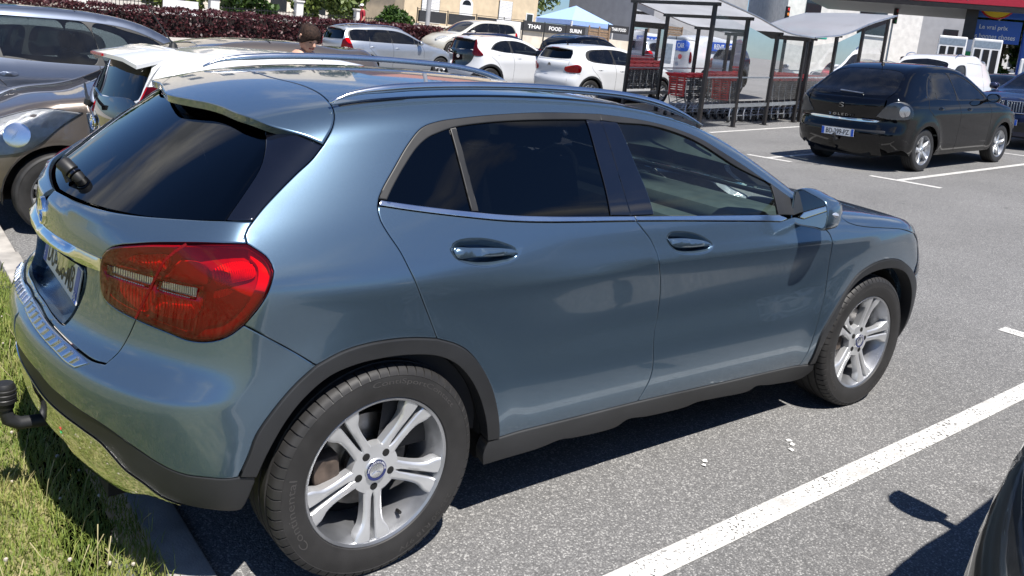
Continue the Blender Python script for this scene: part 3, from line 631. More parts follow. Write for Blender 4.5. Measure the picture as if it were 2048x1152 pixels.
GC = {
 'joint': [(-0.033, -0.061, 1.418), (-0.021, -0.23, 1.417), (-0.031, -0.373, 1.41), (-0.051, -0.482, 1.4), (-0.067, -0.55, 1.39), (-0.075, -0.584, 1.377), (-0.086, -0.614, 1.358), (-0.102, -0.638, 1.335), (-0.121, -0.654, 1.312), (-0.143, -0.669, 1.288)],
 'trail': [(-0.147, -0.668, 1.289), (-0.275, -0.57, 1.331), (-0.311, -0.461, 1.344), (-0.324, -0.328, 1.35), (-0.338, -0.242, 1.35), (-0.356, -0.168, 1.348), (-0.376, -0.069, 1.345), (-0.388, 0.048, 1.342), (-0.382, 0.215, 1.339)],
 'ditch': [(-0.067, -0.55, 1.39), (-0.043, -0.537, 1.397), (0.054, -0.541, 1.41), (0.243, -0.547, 1.428), (0.463, -0.532, 1.44), (0.7, -0.518, 1.445), (0.983, -0.483, 1.442), (1.259, -0.438, 1.425), (1.328, -0.54, 1.418), (1.413, -0.602, 1.398), (1.547, -0.636, 1.36)],
 'apil': [(1.547, -0.636, 1.36), (1.642, -0.661, 1.315), (1.773, -0.701, 1.251), (1.906, -0.745, 1.184), (2.832, -0.262, 0.971)],
 'frame_out': [(-0.016, -0.786, 1.151), (0.002, -0.771, 1.175), (0.056, -0.739, 1.233), (0.117, -0.705, 1.297), (0.176, -0.681, 1.344), (0.239, -0.672, 1.363), (0.344, -0.668, 1.377), (0.514, -0.66, 1.391), (0.7, -0.65, 1.399), (0.952, -0.646, 1.398)],
 'frame_outf': [(0.952, -0.646, 1.398), (1.086, -0.653, 1.389), (1.211, -0.663, 1.376), (1.338, -0.679, 1.354), (1.464, -0.702, 1.319), (1.589, -0.735, 1.265), (1.72, -0.767, 1.203), (1.855, -0.805, 1.134), (1.959, -0.835, 1.078)],
 'frame_in': [(0.009, -0.79, 1.148), (0.038, -0.77, 1.182), (0.094, -0.737, 1.241), (0.147, -0.712, 1.29), (0.191, -0.699, 1.317), (0.229, -0.694, 1.331), (0.274, -0.689, 1.344), (0.297, -0.687, 1.349), (0.389, -0.683, 1.361), (0.562, -0.676, 1.373), (0.749, -0.669, 1.378), (0.868, -0.667, 1.38)],
 'frame_inf': [(0.942, -0.667, 1.378), (1.023, -0.672, 1.372), (1.2, -0.676, 1.364), (1.357, -0.697, 1.333), (1.451, -0.716, 1.302), (1.644, -0.763, 1.213), (1.843, -0.799, 1.144)],
 'doorrear': [(-0.017, -0.787, 1.15), (-0.024, -0.798, 1.133), (-0.027, -0.809, 1.116), (-0.025, -0.822, 1.096), (-0.011, -0.841, 1.065), (0.019, -0.868, 1.015), (0.042, -0.892, 0.963), (0.076, -0.903, 0.893), (0.115, -0.899, 0.819), (0.154, -0.897, 0.74)],
 'archr_a': [(-0.423, -0.873, 0.432), (-0.401, -0.88, 0.494), (-0.385, -0.882, 0.545), (-0.331, -0.885, 0.622), (-0.281, -0.887, 0.675), (-0.229, -0.89, 0.718)],
 'archr_b': [(-0.229, -0.89, 0.718), (-0.158, -0.894, 0.747), (-0.082, -0.897, 0.76), (0.02, -0.898, 0.76), (0.085, -0.898, 0.753), (0.154, -0.897, 0.74)],
 'archr_c': [(0.154, -0.897, 0.74), (0.225, -0.896, 0.712), (0.276, -0.895, 0.68), (0.331, -0.896, 0.62), (0.379, -0.897, 0.544), (0.413, -0.895, 0.462), (0.435, -0.888, 0.391), (0.448, -0.877, 0.344)],
 'archr_in': [(-0.377, -0.873, 0.419), (-0.356, -0.879, 0.478), (-0.309, -0.884, 0.569), (-0.259, -0.886, 0.63), (-0.189, -0.889, 0.681), (-0.114, -0.89, 0.702), (-0.035, -0.891, 0.708), (0.05, -0.891, 0.705), (0.138, -0.892, 0.691), (0.184, -0.893, 0.675), (0.234, -0.893, 0.646), (0.287, -0.894, 0.593), (0.334, -0.894, 0.52), (0.372, -0.89, 0.432), (0.398, -0.877, 0.347)],
 'bumpq': [(-0.229, -0.89, 0.718), (-0.275, -0.883, 0.752), (-0.316, -0.877, 0.78), (-0.372, -0.874, 0.817), (-0.425, -0.86, 0.85)],
 'tl_r': [(-0.425, -0.86, 0.85), (-0.4, -0.874, 0.888), (-0.378, -0.88, 0.926), (-0.363, -0.876, 0.96), (-0.353, -0.863, 0.99), (-0.356, -0.853, 1.006), (-0.367, -0.839, 1.025), (-0.388, -0.826, 1.041), (-0.408, -0.813, 1.054)],
 'tgj': [(-0.408, -0.813, 1.054), (-0.408, -0.798, 1.074), (-0.398, -0.788, 1.088), (-0.381, -0.777, 1.104)],
 'strake_q': [(-0.381, -0.777, 1.104), (-0.349, -0.759, 1.132), (-0.298, -0.734, 1.17), (-0.232, -0.706, 1.217), (-0.186, -0.69, 1.249), (-0.143, -0.669, 1.288)],
 'tl_b': [(-0.425, -0.86, 0.85), (-0.45, -0.844, 0.823), (-0.473, -0.828, 0.807), (-0.502, -0.803, 0.796), (-0.536, -0.766, 0.793), (-0.57, -0.714, 0.8), (-0.624, -0.612, 0.809)],
 'tl_l': [(-0.624, -0.612, 0.809), (-0.657, -0.526, 0.817), (-0.672, -0.478, 0.83), (-0.677, -0.462, 0.854), (-0.68, -0.458, 0.901), (-0.679, -0.464, 0.938), (-0.674, -0.48, 0.961), (-0.665, -0.51, 0.983), (-0.649, -0.552, 0.999)],
 'tl_t': [(-0.649, -0.552, 0.999), (-0.606, -0.647, 1.024), (-0.53, -0.753, 1.046), (-0.456, -0.799, 1.053), (-0.408, -0.813, 1.054)],
 'tgbump': [(-0.624, -0.612, 0.809), (-0.639, -0.588, 0.748), (-0.66, -0.577, 0.705), (-0.686, -0.566, 0.676)],
 'tgbot': [(-0.686, -0.566, 0.676), (-0.707, -0.516, 0.671), (-0.728, -0.435, 0.674), (-0.753, -0.298, 0.681), (-0.765, -0.186, 0.686), (-0.766, -0.095, 0.694)],
 'glassbot': [(-0.38, -0.775, 1.104), (-0.441, -0.743, 1.101), (-0.489, -0.688, 1.093), (-0.514, -0.653, 1.088), (-0.581, -0.532, 1.072), (-0.637, -0.379, 1.059), (-0.669, -0.254, 1.051), (-0.693, -0.105, 1.044), (-0.7, -0.025, 1.04)],
 'strake_g': [(-0.256, -0.512, 1.317), (-0.282, -0.59, 1.281), (-0.3, -0.63, 1.252), (-0.326, -0.664, 1.218), (-0.377, -0.702, 1.166), (-0.441, -0.743, 1.101)],
 'lip': [(-0.653, -0.53, 1.045), (-0.695, -0.382, 1.037), (-0.731, -0.175, 1.022), (-0.74, -0.052, 1.011)],
 'paintlow': [(-0.425, -0.872, 0.429), (-0.458, -0.862, 0.428), (-0.496, -0.842, 0.432), (-0.54, -0.812, 0.436), (-0.57, -0.787, 0.445), (-0.602, -0.754, 0.461), (-0.647, -0.689, 0.489), (-0.7, -0.591, 0.519), (-0.752, -0.437, 0.528), (-0.779, -0.325, 0.534), (-0.795, -0.24, 0.548)],
 'blackbot': [(-0.379, -0.873, 0.418), (-0.382, -0.868, 0.387), (-0.396, -0.856, 0.333), (-0.403, -0.851, 0.318), (-0.491, -0.819, 0.328), (-0.538, -0.784, 0.336)],
 'chup': [(-0.538, -0.784, 0.336), (-0.581, -0.744, 0.351), (-0.617, -0.702, 0.378), (-0.651, -0.65, 0.4), (-0.674, -0.616, 0.428), (-0.696, -0.575, 0.454), (-0.726, -0.496, 0.464), (-0.753, -0.394, 0.465), (-0.779, -0.266, 0.468), (-0.797, -0.137, 0.484)],
 'chlow': [(-0.538, -0.784, 0.335), (-0.601, -0.705, 0.34), (-0.63, -0.621, 0.311), (-0.664, -0.509, 0.299), (-0.698, -0.394, 0.3), (-0.725, -0.373, 0.339), (-0.735, -0.399, 0.384), (-0.761, -0.221, 0.363), (-0.775, -0.121, 0.373)],
 'sillplate_in': [(-0.712, -0.519, 0.664), (-0.718, -0.484, 0.669), (-0.734, -0.405, 0.676), (-0.755, -0.286, 0.68), (-0.768, -0.113, 0.69), (-0.762, 0.002, 0.705)],
 'sillplate_out': [(-0.738, -0.478, 0.641), (-0.751, -0.429, 0.641), (-0.767, -0.352, 0.647), (-0.784, -0.23, 0.653), (-0.793, -0.119, 0.658), (-0.791, 0.014, 0.666)],
 'sillt': [(0.401, -0.876, 0.343), (0.448, -0.877, 0.344), (0.762, -0.864, 0.335), (1.125, -0.861, 0.328), (1.649, -0.858, 0.309), (2.203, -0.86, 0.29), (2.327, -0.855, 0.274)],
 'sillb': [(0.426, -0.832, 0.232), (0.674, -0.826, 0.23), (0.768, -0.831, 0.243), (0.841, -0.825, 0.231), (1.068, -0.82, 0.222), (1.106, -0.831, 0.247), (1.235, -0.825, 0.232), (1.463, -0.821, 0.222), (1.526, -0.827, 0.233), (1.645, -0.824, 0.225), (1.897, -0.82, 0.211), (1.921, -0.829, 0.229), (2.055, -0.821, 0.21), (2.311, -0.816, 0.194), (2.356, -0.833, 0.228)],
 'split': [(0.997, -0.843, 1.057), (0.999, -0.848, 1.043), (1.032, -0.86, 1.008), (1.064, -0.871, 0.974), (1.091, -0.89, 0.921), (1.097, -0.9, 0.887), (1.129, -0.887, 0.824), (1.16, -0.87, 0.74), (1.168, -0.865, 0.66), (1.155, -0.872, 0.601), (1.155, -0.879, 0.531), (1.163, -0.879, 0.474), (1.161, -0.877, 0.426), (1.125, -0.861, 0.329)],
 'doorfront': [(2.163, -0.887, 0.952), (2.201, -0.897, 0.923), (2.212, -0.908, 0.895), (2.243, -0.894, 0.808), (2.262, -0.885, 0.723), (2.263, -0.888, 0.637), (2.243, -0.894, 0.552), (2.22, -0.892, 0.43), (2.214, -0.879, 0.349), (2.2, -0.859, 0.289)],
 'archf': [(2.273, -0.86, 0.283), (2.271, -0.897, 0.439), (2.321, -0.9, 0.518), (2.399, -0.898, 0.613), (2.449, -0.897, 0.668), (2.502, -0.898, 0.709), (2.592, -0.9, 0.743), (2.69, -0.902, 0.76), (2.805, -0.9, 0.758), (2.906, -0.895, 0.737), (3.007, -0.886, 0.697), (3.088, -0.878, 0.65)],
 'archf_b': [(3.088, -0.878, 0.65), (3.164, -0.865, 0.582), (3.211, -0.857, 0.516), (3.186, -0.871, 0.466), (3.157, -0.882, 0.376), (3.131, -0.884, 0.289), (3.116, -0.878, 0.25), (3.108, -0.845, 0.219)],
 'archf_in': [(2.337, -0.854, 0.273), (2.313, -0.879, 0.349), (2.326, -0.891, 0.42), (2.374, -0.894, 0.499), (2.44, -0.896, 0.623), (2.519, -0.894, 0.676), (2.616, -0.894, 0.704), (2.72, -0.894, 0.714), (2.812, -0.894, 0.709), (2.894, -0.893, 0.695), (2.971, -0.891, 0.665), (3.033, -0.889, 0.616), (3.072, -0.887, 0.561), (3.107, -0.883, 0.471), (3.148, -0.863, 0.329), (3.13, -0.86, 0.277), (3.108, -0.845, 0.219)],
 'hoodgap': [(2.489, -0.713, 0.992), (2.34, -0.843, 0.99), (2.36, -0.872, 0.969), (2.408, -0.883, 0.953), (2.495, -0.89, 0.939), (2.655, -0.895, 0.924), (2.836, -0.894, 0.906), (2.977, -0.889, 0.875)],
 'belt_t': [(-0.012, -0.789, 1.147), (0.126, -0.809, 1.127), (0.29, -0.824, 1.106), (0.421, -0.832, 1.091), (0.59, -0.836, 1.078), (0.991, -0.842, 1.058)],
 'belt_b': [(-0.022, -0.798, 1.134), (0.079, -0.813, 1.118), (0.264, -0.832, 1.092), (0.418, -0.84, 1.073), (0.586, -0.844, 1.06), (0.998, -0.849, 1.041)],
 'belt_tf': [(0.992, -0.842, 1.058), (1.35, -0.849, 1.043), (1.845, -0.86, 1.022)],
 'belt_bf': [(1.001, -0.849, 1.041), (1.345, -0.856, 1.023), (1.849, -0.87, 0.995)],
 'crease': [(0.37, -0.897, 0.875), (0.543, -0.897, 0.881), (0.813, -0.899, 0.889), (1.099, -0.899, 0.894), (1.354, -0.899, 0.899), (1.576, -0.901, 0.898), (1.904, -0.904, 0.895), (2.21, -0.908, 0.895)],
 'handr': [(0.192, -0.872, 1.005), (0.204, -0.865, 1.02), (0.233, -0.861, 1.029), (0.308, -0.86, 1.028), (0.38, -0.865, 1.013), (0.437, -0.871, 0.99), (0.454, -0.876, 0.974), (0.423, -0.882, 0.957), (0.372, -0.886, 0.95), (0.32, -0.888, 0.949), (0.256, -0.887, 0.961), (0.206, -0.881, 0.983)],
 'handr_bar': [(0.199, -0.873, 1.003), (0.204, -0.87, 1.009), (0.266, -0.87, 1.005), (0.383, -0.871, 0.995), (0.436, -0.873, 0.984), (0.446, -0.876, 0.976), (0.374, -0.879, 0.973), (0.271, -0.881, 0.978), (0.212, -0.882, 0.981)],
 'handf': [(1.149, -0.871, 0.974), (1.17, -0.867, 0.989), (1.217, -0.866, 0.991), (1.309, -0.871, 0.978), (1.377, -0.88, 0.952), (1.408, -0.888, 0.93), (1.384, -0.893, 0.916), (1.324, -0.895, 0.909), (1.25, -0.893, 0.913), (1.192, -0.888, 0.926), (1.159, -0.878, 0.953)],
 'handf_bar': [(1.151, -0.873, 0.971), (1.25, -0.874, 0.966), (1.361, -0.881, 0.948), (1.391, -0.886, 0.935), (1.343, -0.887, 0.931), (1.176, -0.881, 0.944)],
 'divl': [(0.274, -0.689, 1.344), (0.29, -0.823, 1.108)],
 'divr': [(0.296, -0.688, 1.348), (0.316, -0.824, 1.106)],
 'bpl': [(0.868, -0.667, 1.38), (0.872, -0.731, 1.276), (0.88, -0.792, 1.16), (0.878, -0.839, 1.066)],
 'bps': [(0.939, -0.667, 1.378), (0.977, -0.842, 1.06)],
 'bpr': [(1.023, -0.672, 1.372), (1.056, -0.747, 1.243), (1.087, -0.804, 1.136), (1.098, -0.842, 1.057)],
 'glb': [(0.009, -0.791, 1.146), (0.127, -0.809, 1.128), (0.293, -0.824, 1.107), (0.422, -0.831, 1.092), (0.532, -0.834, 1.083), (0.876, -0.84, 1.065)],
 'glbf': [(1.096, -0.843, 1.057), (1.838, -0.86, 1.022)],
 'sailr': [(1.843, -0.799, 1.144), (1.842, -0.859, 1.024)],
 'sail': [(1.843, -0.799, 1.144), (1.959, -0.835, 1.078), (1.967, -0.865, 1.012), (1.842, -0.859, 1.024)],
 'plate_rec': [(-0.699, -0.379, 0.895), (-0.698, -0.381, 0.877), (-0.7, -0.368, 0.827), (-0.708, -0.338, 0.773), (-0.721, -0.315, 0.73), (-0.729, -0.306, 0.713), (-0.738, -0.299, 0.7), (-0.751, -0.214, 0.7), (-0.757, -0.105, 0.708)],
 'bar_t': [(-0.679, -0.462, 0.94), (-0.697, -0.395, 0.939), (-0.722, -0.267, 0.936), (-0.741, -0.082, 0.928), (-0.743, 0.017, 0.921)],
 'bar_b': [(-0.68, -0.459, 0.903), (-0.709, -0.334, 0.895), (-0.732, -0.184, 0.89), (-0.741, -0.05, 0.881)],
 'split_tl': [(-0.538, -0.746, 1.045), (-0.576, -0.706, 0.997), (-0.597, -0.67, 0.922), (-0.622, -0.615, 0.813)],
 'ws_l': [(-0.668, -0.5, 0.933), (-0.597, -0.669, 0.938), (-0.603, -0.657, 0.91), (-0.669, -0.497, 0.907)],
 'ws_r': [(-0.586, -0.69, 0.935), (-0.522, -0.787, 0.938), (-0.524, -0.785, 0.909), (-0.59, -0.682, 0.911)],
}

GC.update(TL_EX)

g_T=Spl([(-.45,1.325),(-.3,1.365),(-.1,1.408),(.1,1.433),(.4,1.452),(.75,1.458),(1.1,1.445),(1.4,1.405),(1.65,1.335),(1.95,1.19),(2.2,1.062),(2.3,1.022)])
g_HOOD=Spl([(2.0,1.06),(2.3,1.02),(2.6,.995),(2.9,.965),(3.15,.925),(3.35,.865),(3.5,.785),(3.6,.70)])
g_TG=Spl([(-.78,.985),(-.70,1.042),(-.55,1.158),(-.36,1.296),(-.2,1.395),(0,1.47)])
g_R=Spl([(.18,-.55),(.26,-.70),(.36,-.775),(.48,-.802),(.58,-.815),(.65,-.802),(.70,-.765),(.78,-.742),(.88,-.742),(1.0,-.742),(1.06,-.735),(1.12,-.72)])
g_F=Spl([(.2,3.42),(.35,3.52),(.5,3.555),(.65,3.545),(.75,3.50),(.85,3.42)])
g_B=Spl([(-.9,.80),(-.6,.852),(-.3,.887),(0,.899),(.4,.895),(.9,.889),(1.5,.890),(2.1,.896),(2.5,.900),(2.75,.900),(3.0,.890),(3.3,.858),(3.5,.82)])
g_S=Spl([(.18,.09),(.24,.06),(.32,.03),(.45,.010),(.58,.008),(.70,.012),(.80,.008),(.88,.004),(.95,.018),(1.02,.036),(1.08,.058),(1.16,.098),(1.26,.15),(1.36,.207),(1.42,.25),(1.5,.32)])
g_ZC=Spl([(0,.868),(.37,.875),(.82,.885),(1.1,.891),(1.58,.896),(2.2,.891),(2.7,.862),(3.1,.83),(3.5,.80)])
def g_W(x,z):
    w=g_B(x)-g_S(z)
    up=sm(z,.95,1.45)
    w=w-up*(.17*np.maximum(.55-x,0)**2*1.0+.05*np.maximum(x-1.3,0)**2)
    # character line on doors / fender
    d=z-g_ZC(x);a=.017*sm(x,.15,1.0)*(1-.35*sm(x,2.5,3.0))
    w=w+a*np.where(d>0,np.exp(-d/.09),np.exp(d/.055)) - .013*sm(x,.2,.9)*np.exp(-((z-.67)/.10)**2)*(1-sm(x,2.0,2.35))
    # rear haunch
    w=w+.016*np.exp(-((z-.945)/.07)**2)*(1-sm(x,-.05,.75))
    # arch flares
    for xc in (0,2.699):
        r=np.hypot(x-xc,z-.336);w=w+.010*np.exp(-((r-.44)/.07)**2)*sm(z,.15,.45)
    return w
def g_f(p,var='body'):
    x,y,z=p[...,0],np.abs(p[...,1]),p[...,2]
    side=(y-g_W(x,z))*.93
    if var=='tail':
        xq=x-.28*y*y-.3*np.maximum(y-.5,0)**2
        top=(z-g_TG(xq))*.80+.0*y
    else:
        q1=1-sm(x,-.3,.7);q2=sm(x,1.0,2.0)
        xq=x-.16*y*y*q1+.02*y*y*q2
        cr=.045*y*y+(.18-.18*q2)*np.maximum(y-.45,0)**2
        t=g_T(xq);hd=g_HOOD(x+.10*y*y)-.015*y*y
        e=.01;sl=(g_T(xq+e)-g_T(xq-e))/(2*e);a=(z+cr-t)/np.sqrt(1+sl*sl)
        sl=(g_HOOD(x+e)-g_HOOD(x-e))/(2*e);b=(z-hd)/np.sqrt(1+sl*sl)+4*np.maximum(1.9-x,0)
        top=-smax(-a,-b,.02)
    bow=.30*y*y+.4*np.maximum(y-.5,0)**2
    rear=(g_R(z)+bow-x)*.95
    fb=.16*y*y+1.2*np.maximum(y-.4,0)**2.3
    front=(x-g_F(z)+fb)*.95
    o=smax(side,rear,.10)
    o=smax(o,front,.10)
    k=.05 if var=='tail' else .07
    o=smax(o,top,k)
    return o

def gf(p): return g_f(p, 'body')
def gt(p): return g_f(p, 'tail')
def cur(n):
    if isinstance(n, str):
        return [tuple(p) for p in (GC[n[1:]][::-1] if n[0] == '-' else GC[n])]
    if isinstance(n, tuple): # (name, i0, i1)
        c = GC[n[0].lstrip('-')][n[1]:n[2]]; return [tuple(p) for p in (c[::-1] if n[0][0] == '-' else c)]
    return n
def OL(frame, *items):
    fr = FR[frame]; return [fr.to2(np.array(cur(i), float)) for i in items]
def onf(frame, pts, f=None):
    return [tuple(p) for p in project(f or gf, FR[frame], np.array(pts, float))]
def mir(pts): return [(p[0], -p[1], p[2]) for p in pts]
ROOT = empty('parked_car')
tag(ROOT, 'blue-grey metallic crossover with roof rails and tow bar, filling the foreground', 'car', 'cars in the car park')
PB, GB, CL = M['paint_blue'], M['gloss_black'], M['clad']
HD = .028
# ---- roof, spoiler, side frame
ditch = onf('top', [(-.067, -.55), (.054, -.546), (.243, -.547), (.463, -.547), (.7, -.546), (.983, -.548), (1.26, -.565), (1.40, -.596), (1.52, -.634)])
apil = [(1.547, -.640, 1.358), (1.642, -.664, 1.314), (1.773, -.703, 1.250), (1.906, -.747, 1.183), (2.05, -.79, 1.108)]
roof_front = onf('top', [(1.52, -.634), (1.47, -.45), (1.435, -.2), (1.425, 0)])
jc = [(-.036, 0, 1.418)]+cur(('joint', 0, 5))
roof_o = [ditch, roof_front, mir(roof_front[::-1]), mir(ditch[::-1]), mir(jc[::-1]), jc]
panel('roof', gf, 'top', [FR['top'].to2(np.array(c)) for c in roof_o], PB, ROOT, h=.045)
tr = cur(('trail', 0, 7))+[(-.383, 0, 1.344)]
sp_o = [cur('-joint')+[(-.036, 0, 1.418)], mir([(-.036, 0, 1.418)]+cur('joint')), mir(cur(('trail', 0, 7))), [(-.376, .069, 1.345), (-.383, 0, 1.344), (-.376, -.069, 1.345)], cur(('-trail', 0, 7))]
sp2 = [FR['top'].to2(np.array(c)) for c in sp_o]
spoiler = panel('spoiler', gf, 'top', sp2, PB, ROOT, h=HD, rim=.022, edge=.006, tilt=.9)[0]
panel('spoiler_underside', gf, 'top', sp2, M['gloss_black'], spoiler, h=.05, off=-.026, rim=-.003, gap=.012)
panel('side_frame', gf, 'up', OL('up', ('-joint', 4, 10), ditch, apil, [(2.05, -.79, 1.108), (2.08, -.83, 1.06), (1.96, -.835, 1.078)], '-frame_outf', '-frame_out', 'doorrear', '-archr_b', 'bumpq', 'tl_r', 'tgj', 'strake_q'), PB, ROOT, h=HD, mirror=True)
# ---- doors
cup = lambda d: (lambda V, L: -d*sm(bdist(V, L), 0, .028))
def door(name, f2, hole, bar_c, belt_out, frame_o, handle_off):
    res = []
    for side in ('right', 'left'):
        d = panel(name, gf, 'side', f2, PB, ROOT, h=HD, holes=[hole], mirror=True, sel=side)[0]
        panel('handle_cup', gf, 'side', hole, PB, d, h=.012, ds=.01, off=cup(.034), rim=0, gap=-.001, edge=.004, geo=True, mirror=True, sel=side)
        panel('handle', gf, 'side', bar_c, PB, d, h=.012, ds=.008, off=lambda V, L: .004+.014*sm(bdist(V, L), 0, .014), rim=.022, gap=0, geo=True, mirror=True, sel=side)
        panel('belt_trim', gf, 'side', belt_out, M['satin'], d, h=.03, off=.004, rim=.01, gap=.001, mirror=True, sel=side)
        panel('window_frame', gf, 'up', frame_o, M['rubber'], d, h=.02, ds=.012, off=.0015, rim=.012, gap=.0005, mirror=True, sel=side)
        res.append(d)
    return res
rd = door('rear_door', OL('side', ('doorrear', 1, 10), 'archr_c', ('sillt', 1, 4), ('-split', 1, 14), '-belt_b'), OL('side', GC['handr']+GC['handr'][:1]), OL('side', GC['handr_bar']+GC['handr_bar'][:1]),
          OL('side', 'belt_t', [(.992, -.842, 1.058), (.999, -.848, 1.04)], '-belt_b'), OL('up', 'frame_out', [(.952, -.646, 1.398), (.942, -.667, 1.378), (.868, -.667, 1.38)], '-frame_in'), 0)
fd = door('front_door', OL('side', ('split', 1, 14), ('sillt', 3, 6), '-doorfront', [(2.167, -.885, .951), (2.10, -.87, .985), (1.985, -.862, 1.008), (1.86, -.867, .996)], '-belt_bf'), OL('side', GC['handf']+GC['handf'][:1]), OL('side', GC['handf_bar']+GC['handf_bar'][:1]),
          OL('side', 'belt_tf', [(1.847, -.859, 1.021), (1.90, -.865, 1.005), (1.852, -.868, .994)], '-belt_bf'), OL('up', 'frame_outf', [(1.96, -.835, 1.078), (1.843, -.799, 1.144)], '-frame_inf', [(.942, -.667, 1.378), (.952, -.646, 1.398)]), 0)
for i, side in enumerate(('right', 'left')):
    k = dict(mirror=True, sel=side, h=.06, rim=.003, gap=0, edge=0)
    gd = M['glass_dark']
    panel('quarter_glass', gf, 'up', OL('up', ('frame_in', 0, 7), 'divl', [(.29, -.824, 1.107), (.127, -.809, 1.128), (.009, -.791, 1.146)]), gd, rd[i], off=-.005, **k)
    panel('window_glass', gf, 'up', OL('up', ('frame_in', 7, 12), 'bpl', [(.878, -.839, 1.066), (.532, -.834, 1.083), (.422, -.831, 1.092), (.316, -.824, 1.106)], '-divr'), gd, rd[i], off=-.005, **k)
    panel('window_glass', gf, 'up', OL('up', ('frame_inf', 1, 7), 'sailr', [(1.844, -.858, 1.023), (1.4, -.848, 1.043), (1.098, -.842, 1.057)], '-bpr'), M['glass_front'], fd[i], off=-.005, **k)
    k = dict(mirror=True, sel=side, h=.05, rim=.008, gap=.0008)
    panel('divider_bar', gf, 'up', OL('up', 'divl', [(.29, -.823, 1.108), (.316, -.824, 1.106)], '-divr', [(.296, -.688, 1.348), (.274, -.689, 1.344)]), M['rubber'], rd[i], off=.001, **k)
    panel('pillar_cover', gf, 'up', OL('up', 'bpl', [(.878, -.839, 1.066), (.978, -.841, 1.06)], '-bps', [(.939, -.667, 1.378), (.868, -.667, 1.38)]), GB, rd[i], off=0., **k)
    panel('pillar_cover', gf, 'up', OL('up', 'bps', [(.978, -.841, 1.06), (1.098, -.842, 1.057)], '-bpr', [(1.023, -.672, 1.372), (.939, -.667, 1.378)]), GB, fd[i], off=0., **k)
    panel('mirror_sail', gf, 'up', OL('up', [(1.843, -.799, 1.144), (1.96, -.835, 1.078)], [(1.96, -.835, 1.078), (1.985, -.862, 1.012)], [(1.985, -.862, 1.012), (1.844, -.858, 1.023)], [(1.844, -.858, 1.023), (1.843, -.799, 1.144)]), CL, fd[i], off=.001, **k)
# ---- front wing, bonnet, nose
panel('front_wing', gf, 'side', OL('side', 'doorfront', [(2.2, -.859, .289), (2.273, -.86, .283)], 'archf', [(3.087, -.878, .65), (3.13, -.87, .72), (3.09, -.875, .80), (2.984, -.886, .874)], ('-hoodgap', 1, 8), [(2.342, -.842, .99), (2.25, -.835, 1.02), (2.13, -.83, 1.05), (2.12, -.86, .99), (2.167, -.885, .951)]), PB, ROOT, h=HD, mirror=True)
nose = onf('top', [(3.10, -.80), (3.26, -.60), (3.36, -.30), (3.39, 0)])
hood_rear = onf('top', [(2.33, 0), (2.34, -.4), (2.36, -.74)])
panel('bonnet', gf, 'up', [FR['up'].to2(np.array(c)) for c in ([(2.33, .003, hood_rear[0][2])]+hood_rear[1:]+[(2.342, -.842, .99)], cur(('hoodgap', 1, 8)), [(2.984, -.886, .874)]+nose[:-1]+[(3.39, .003, nose[-1][2])], [(3.39, .003, nose[-1][2]), (2.33, .003, hood_rear[0][2])])], PB, ROOT, h=.04, mirror=True, seam=True)
sd = lambda *p: onf('side', p)
fn_ = lambda *p: onf('front', p)
hl = [[(2.984, -.886, .874)]+nose[:2], [nose[1]]+fn_((-.56, .80), (-.46, .745), (-.52, .69)), fn_((-.52, .69), (-.70, .655))+sd((3.10, .64)), sd((3.10, .64), (3.13, .72), (3.09, .80), (2.99, .872))]
hl2 = [FR['fcor'].to2(np.array(c)) for c in hl]
panel('headlight', gf, 'fcor', hl2, M['glass_clear'], ROOT, h=.03, off=.003, rim=.004, mirror=True)
panel('headlight_housing', gf, 'fcor', hl2, M['lamp_white'], ROOT, h=.05, off=-.05, rim=-.05, gap=.004, mirror=True)
gr = [fn_((0.003, .80), (-.44, .765), (-.50, .70), (-.46, .52), (-.30, .47), (0.003, .46)), fn_((.003, .46), (.003, .80))]
panel('grille', gf, 'fcor', [FR['fcor'].to2(np.array(c)) for c in gr], M['gloss_black'], ROOT, h=.06, off=-.01, mirror=True, seam=True)
bo = [fn_((.003, .45), (-.30, .46), (-.47, .51), (-.51, .69), (-.70, .65))+sd((3.10, .635)), [sd((3.10, .635))[0]]+sd((3.16, .58), (3.20, .50), (3.17, .40), (3.13, .28), (3.10, .23)), [sd((3.10, .23))[0]]+fn_((-.6, .22), (.003, .21)), fn_((.003, .21), (.003, .45))]
panel('front_bumper', gf, 'fcor', [FR['fcor'].to2(np.array(c)) for c in bo], PB, ROOT, h=.05, mirror=True, seam=True)
ws = [roof_front, mir(roof_front[::-1]), mir(apil), mir(onf('top', [(2.10, -.74), (2.20, -.4), (2.22, 0)])), onf('top', [(2.22, 0), (2.20, -.4), (2.10, -.74)]), apil[::-1]]
panel('windscreen', gf, 'ftop', [FR['ftop'].to2(np.array(c)) for c in ws], M['glass_front'], ROOT, h=.08, off=-.004, rim=.004, gap=.002, edge=0)
cw = [onf('top', [(2.22, 0), (2.20, -.4), (2.10, -.74)]), onf('top', [(2.10, -.74), (2.20, -.80), (2.36, -.80)]), onf('top', [(2.36, -.74), (2.34, -.4), (2.33, 0)])]
cwl = cw+[mir(c[::-1]) for c in cw[::-1]]
panel('cowl', gf, 'top', [FR['top'].to2(np.array(c)) for c in cwl], CL, ROOT, h=.05, off=-.008, rim=.01)
wp = MB(); wp.tube([(2.26, -.35, 1.075), (2.10, .12, 1.135), (2.02, .30, 1.18)], .009, 6); wp.tube([(2.10, -.25, 1.13), (1.98, .35, 1.20)], .006, 6)
wp.tube([(2.27, .25, 1.075), (2.20, .60, 1.10)], .009, 6); wp.build('wiper', M['rubber'], ROOT, smooth=True)
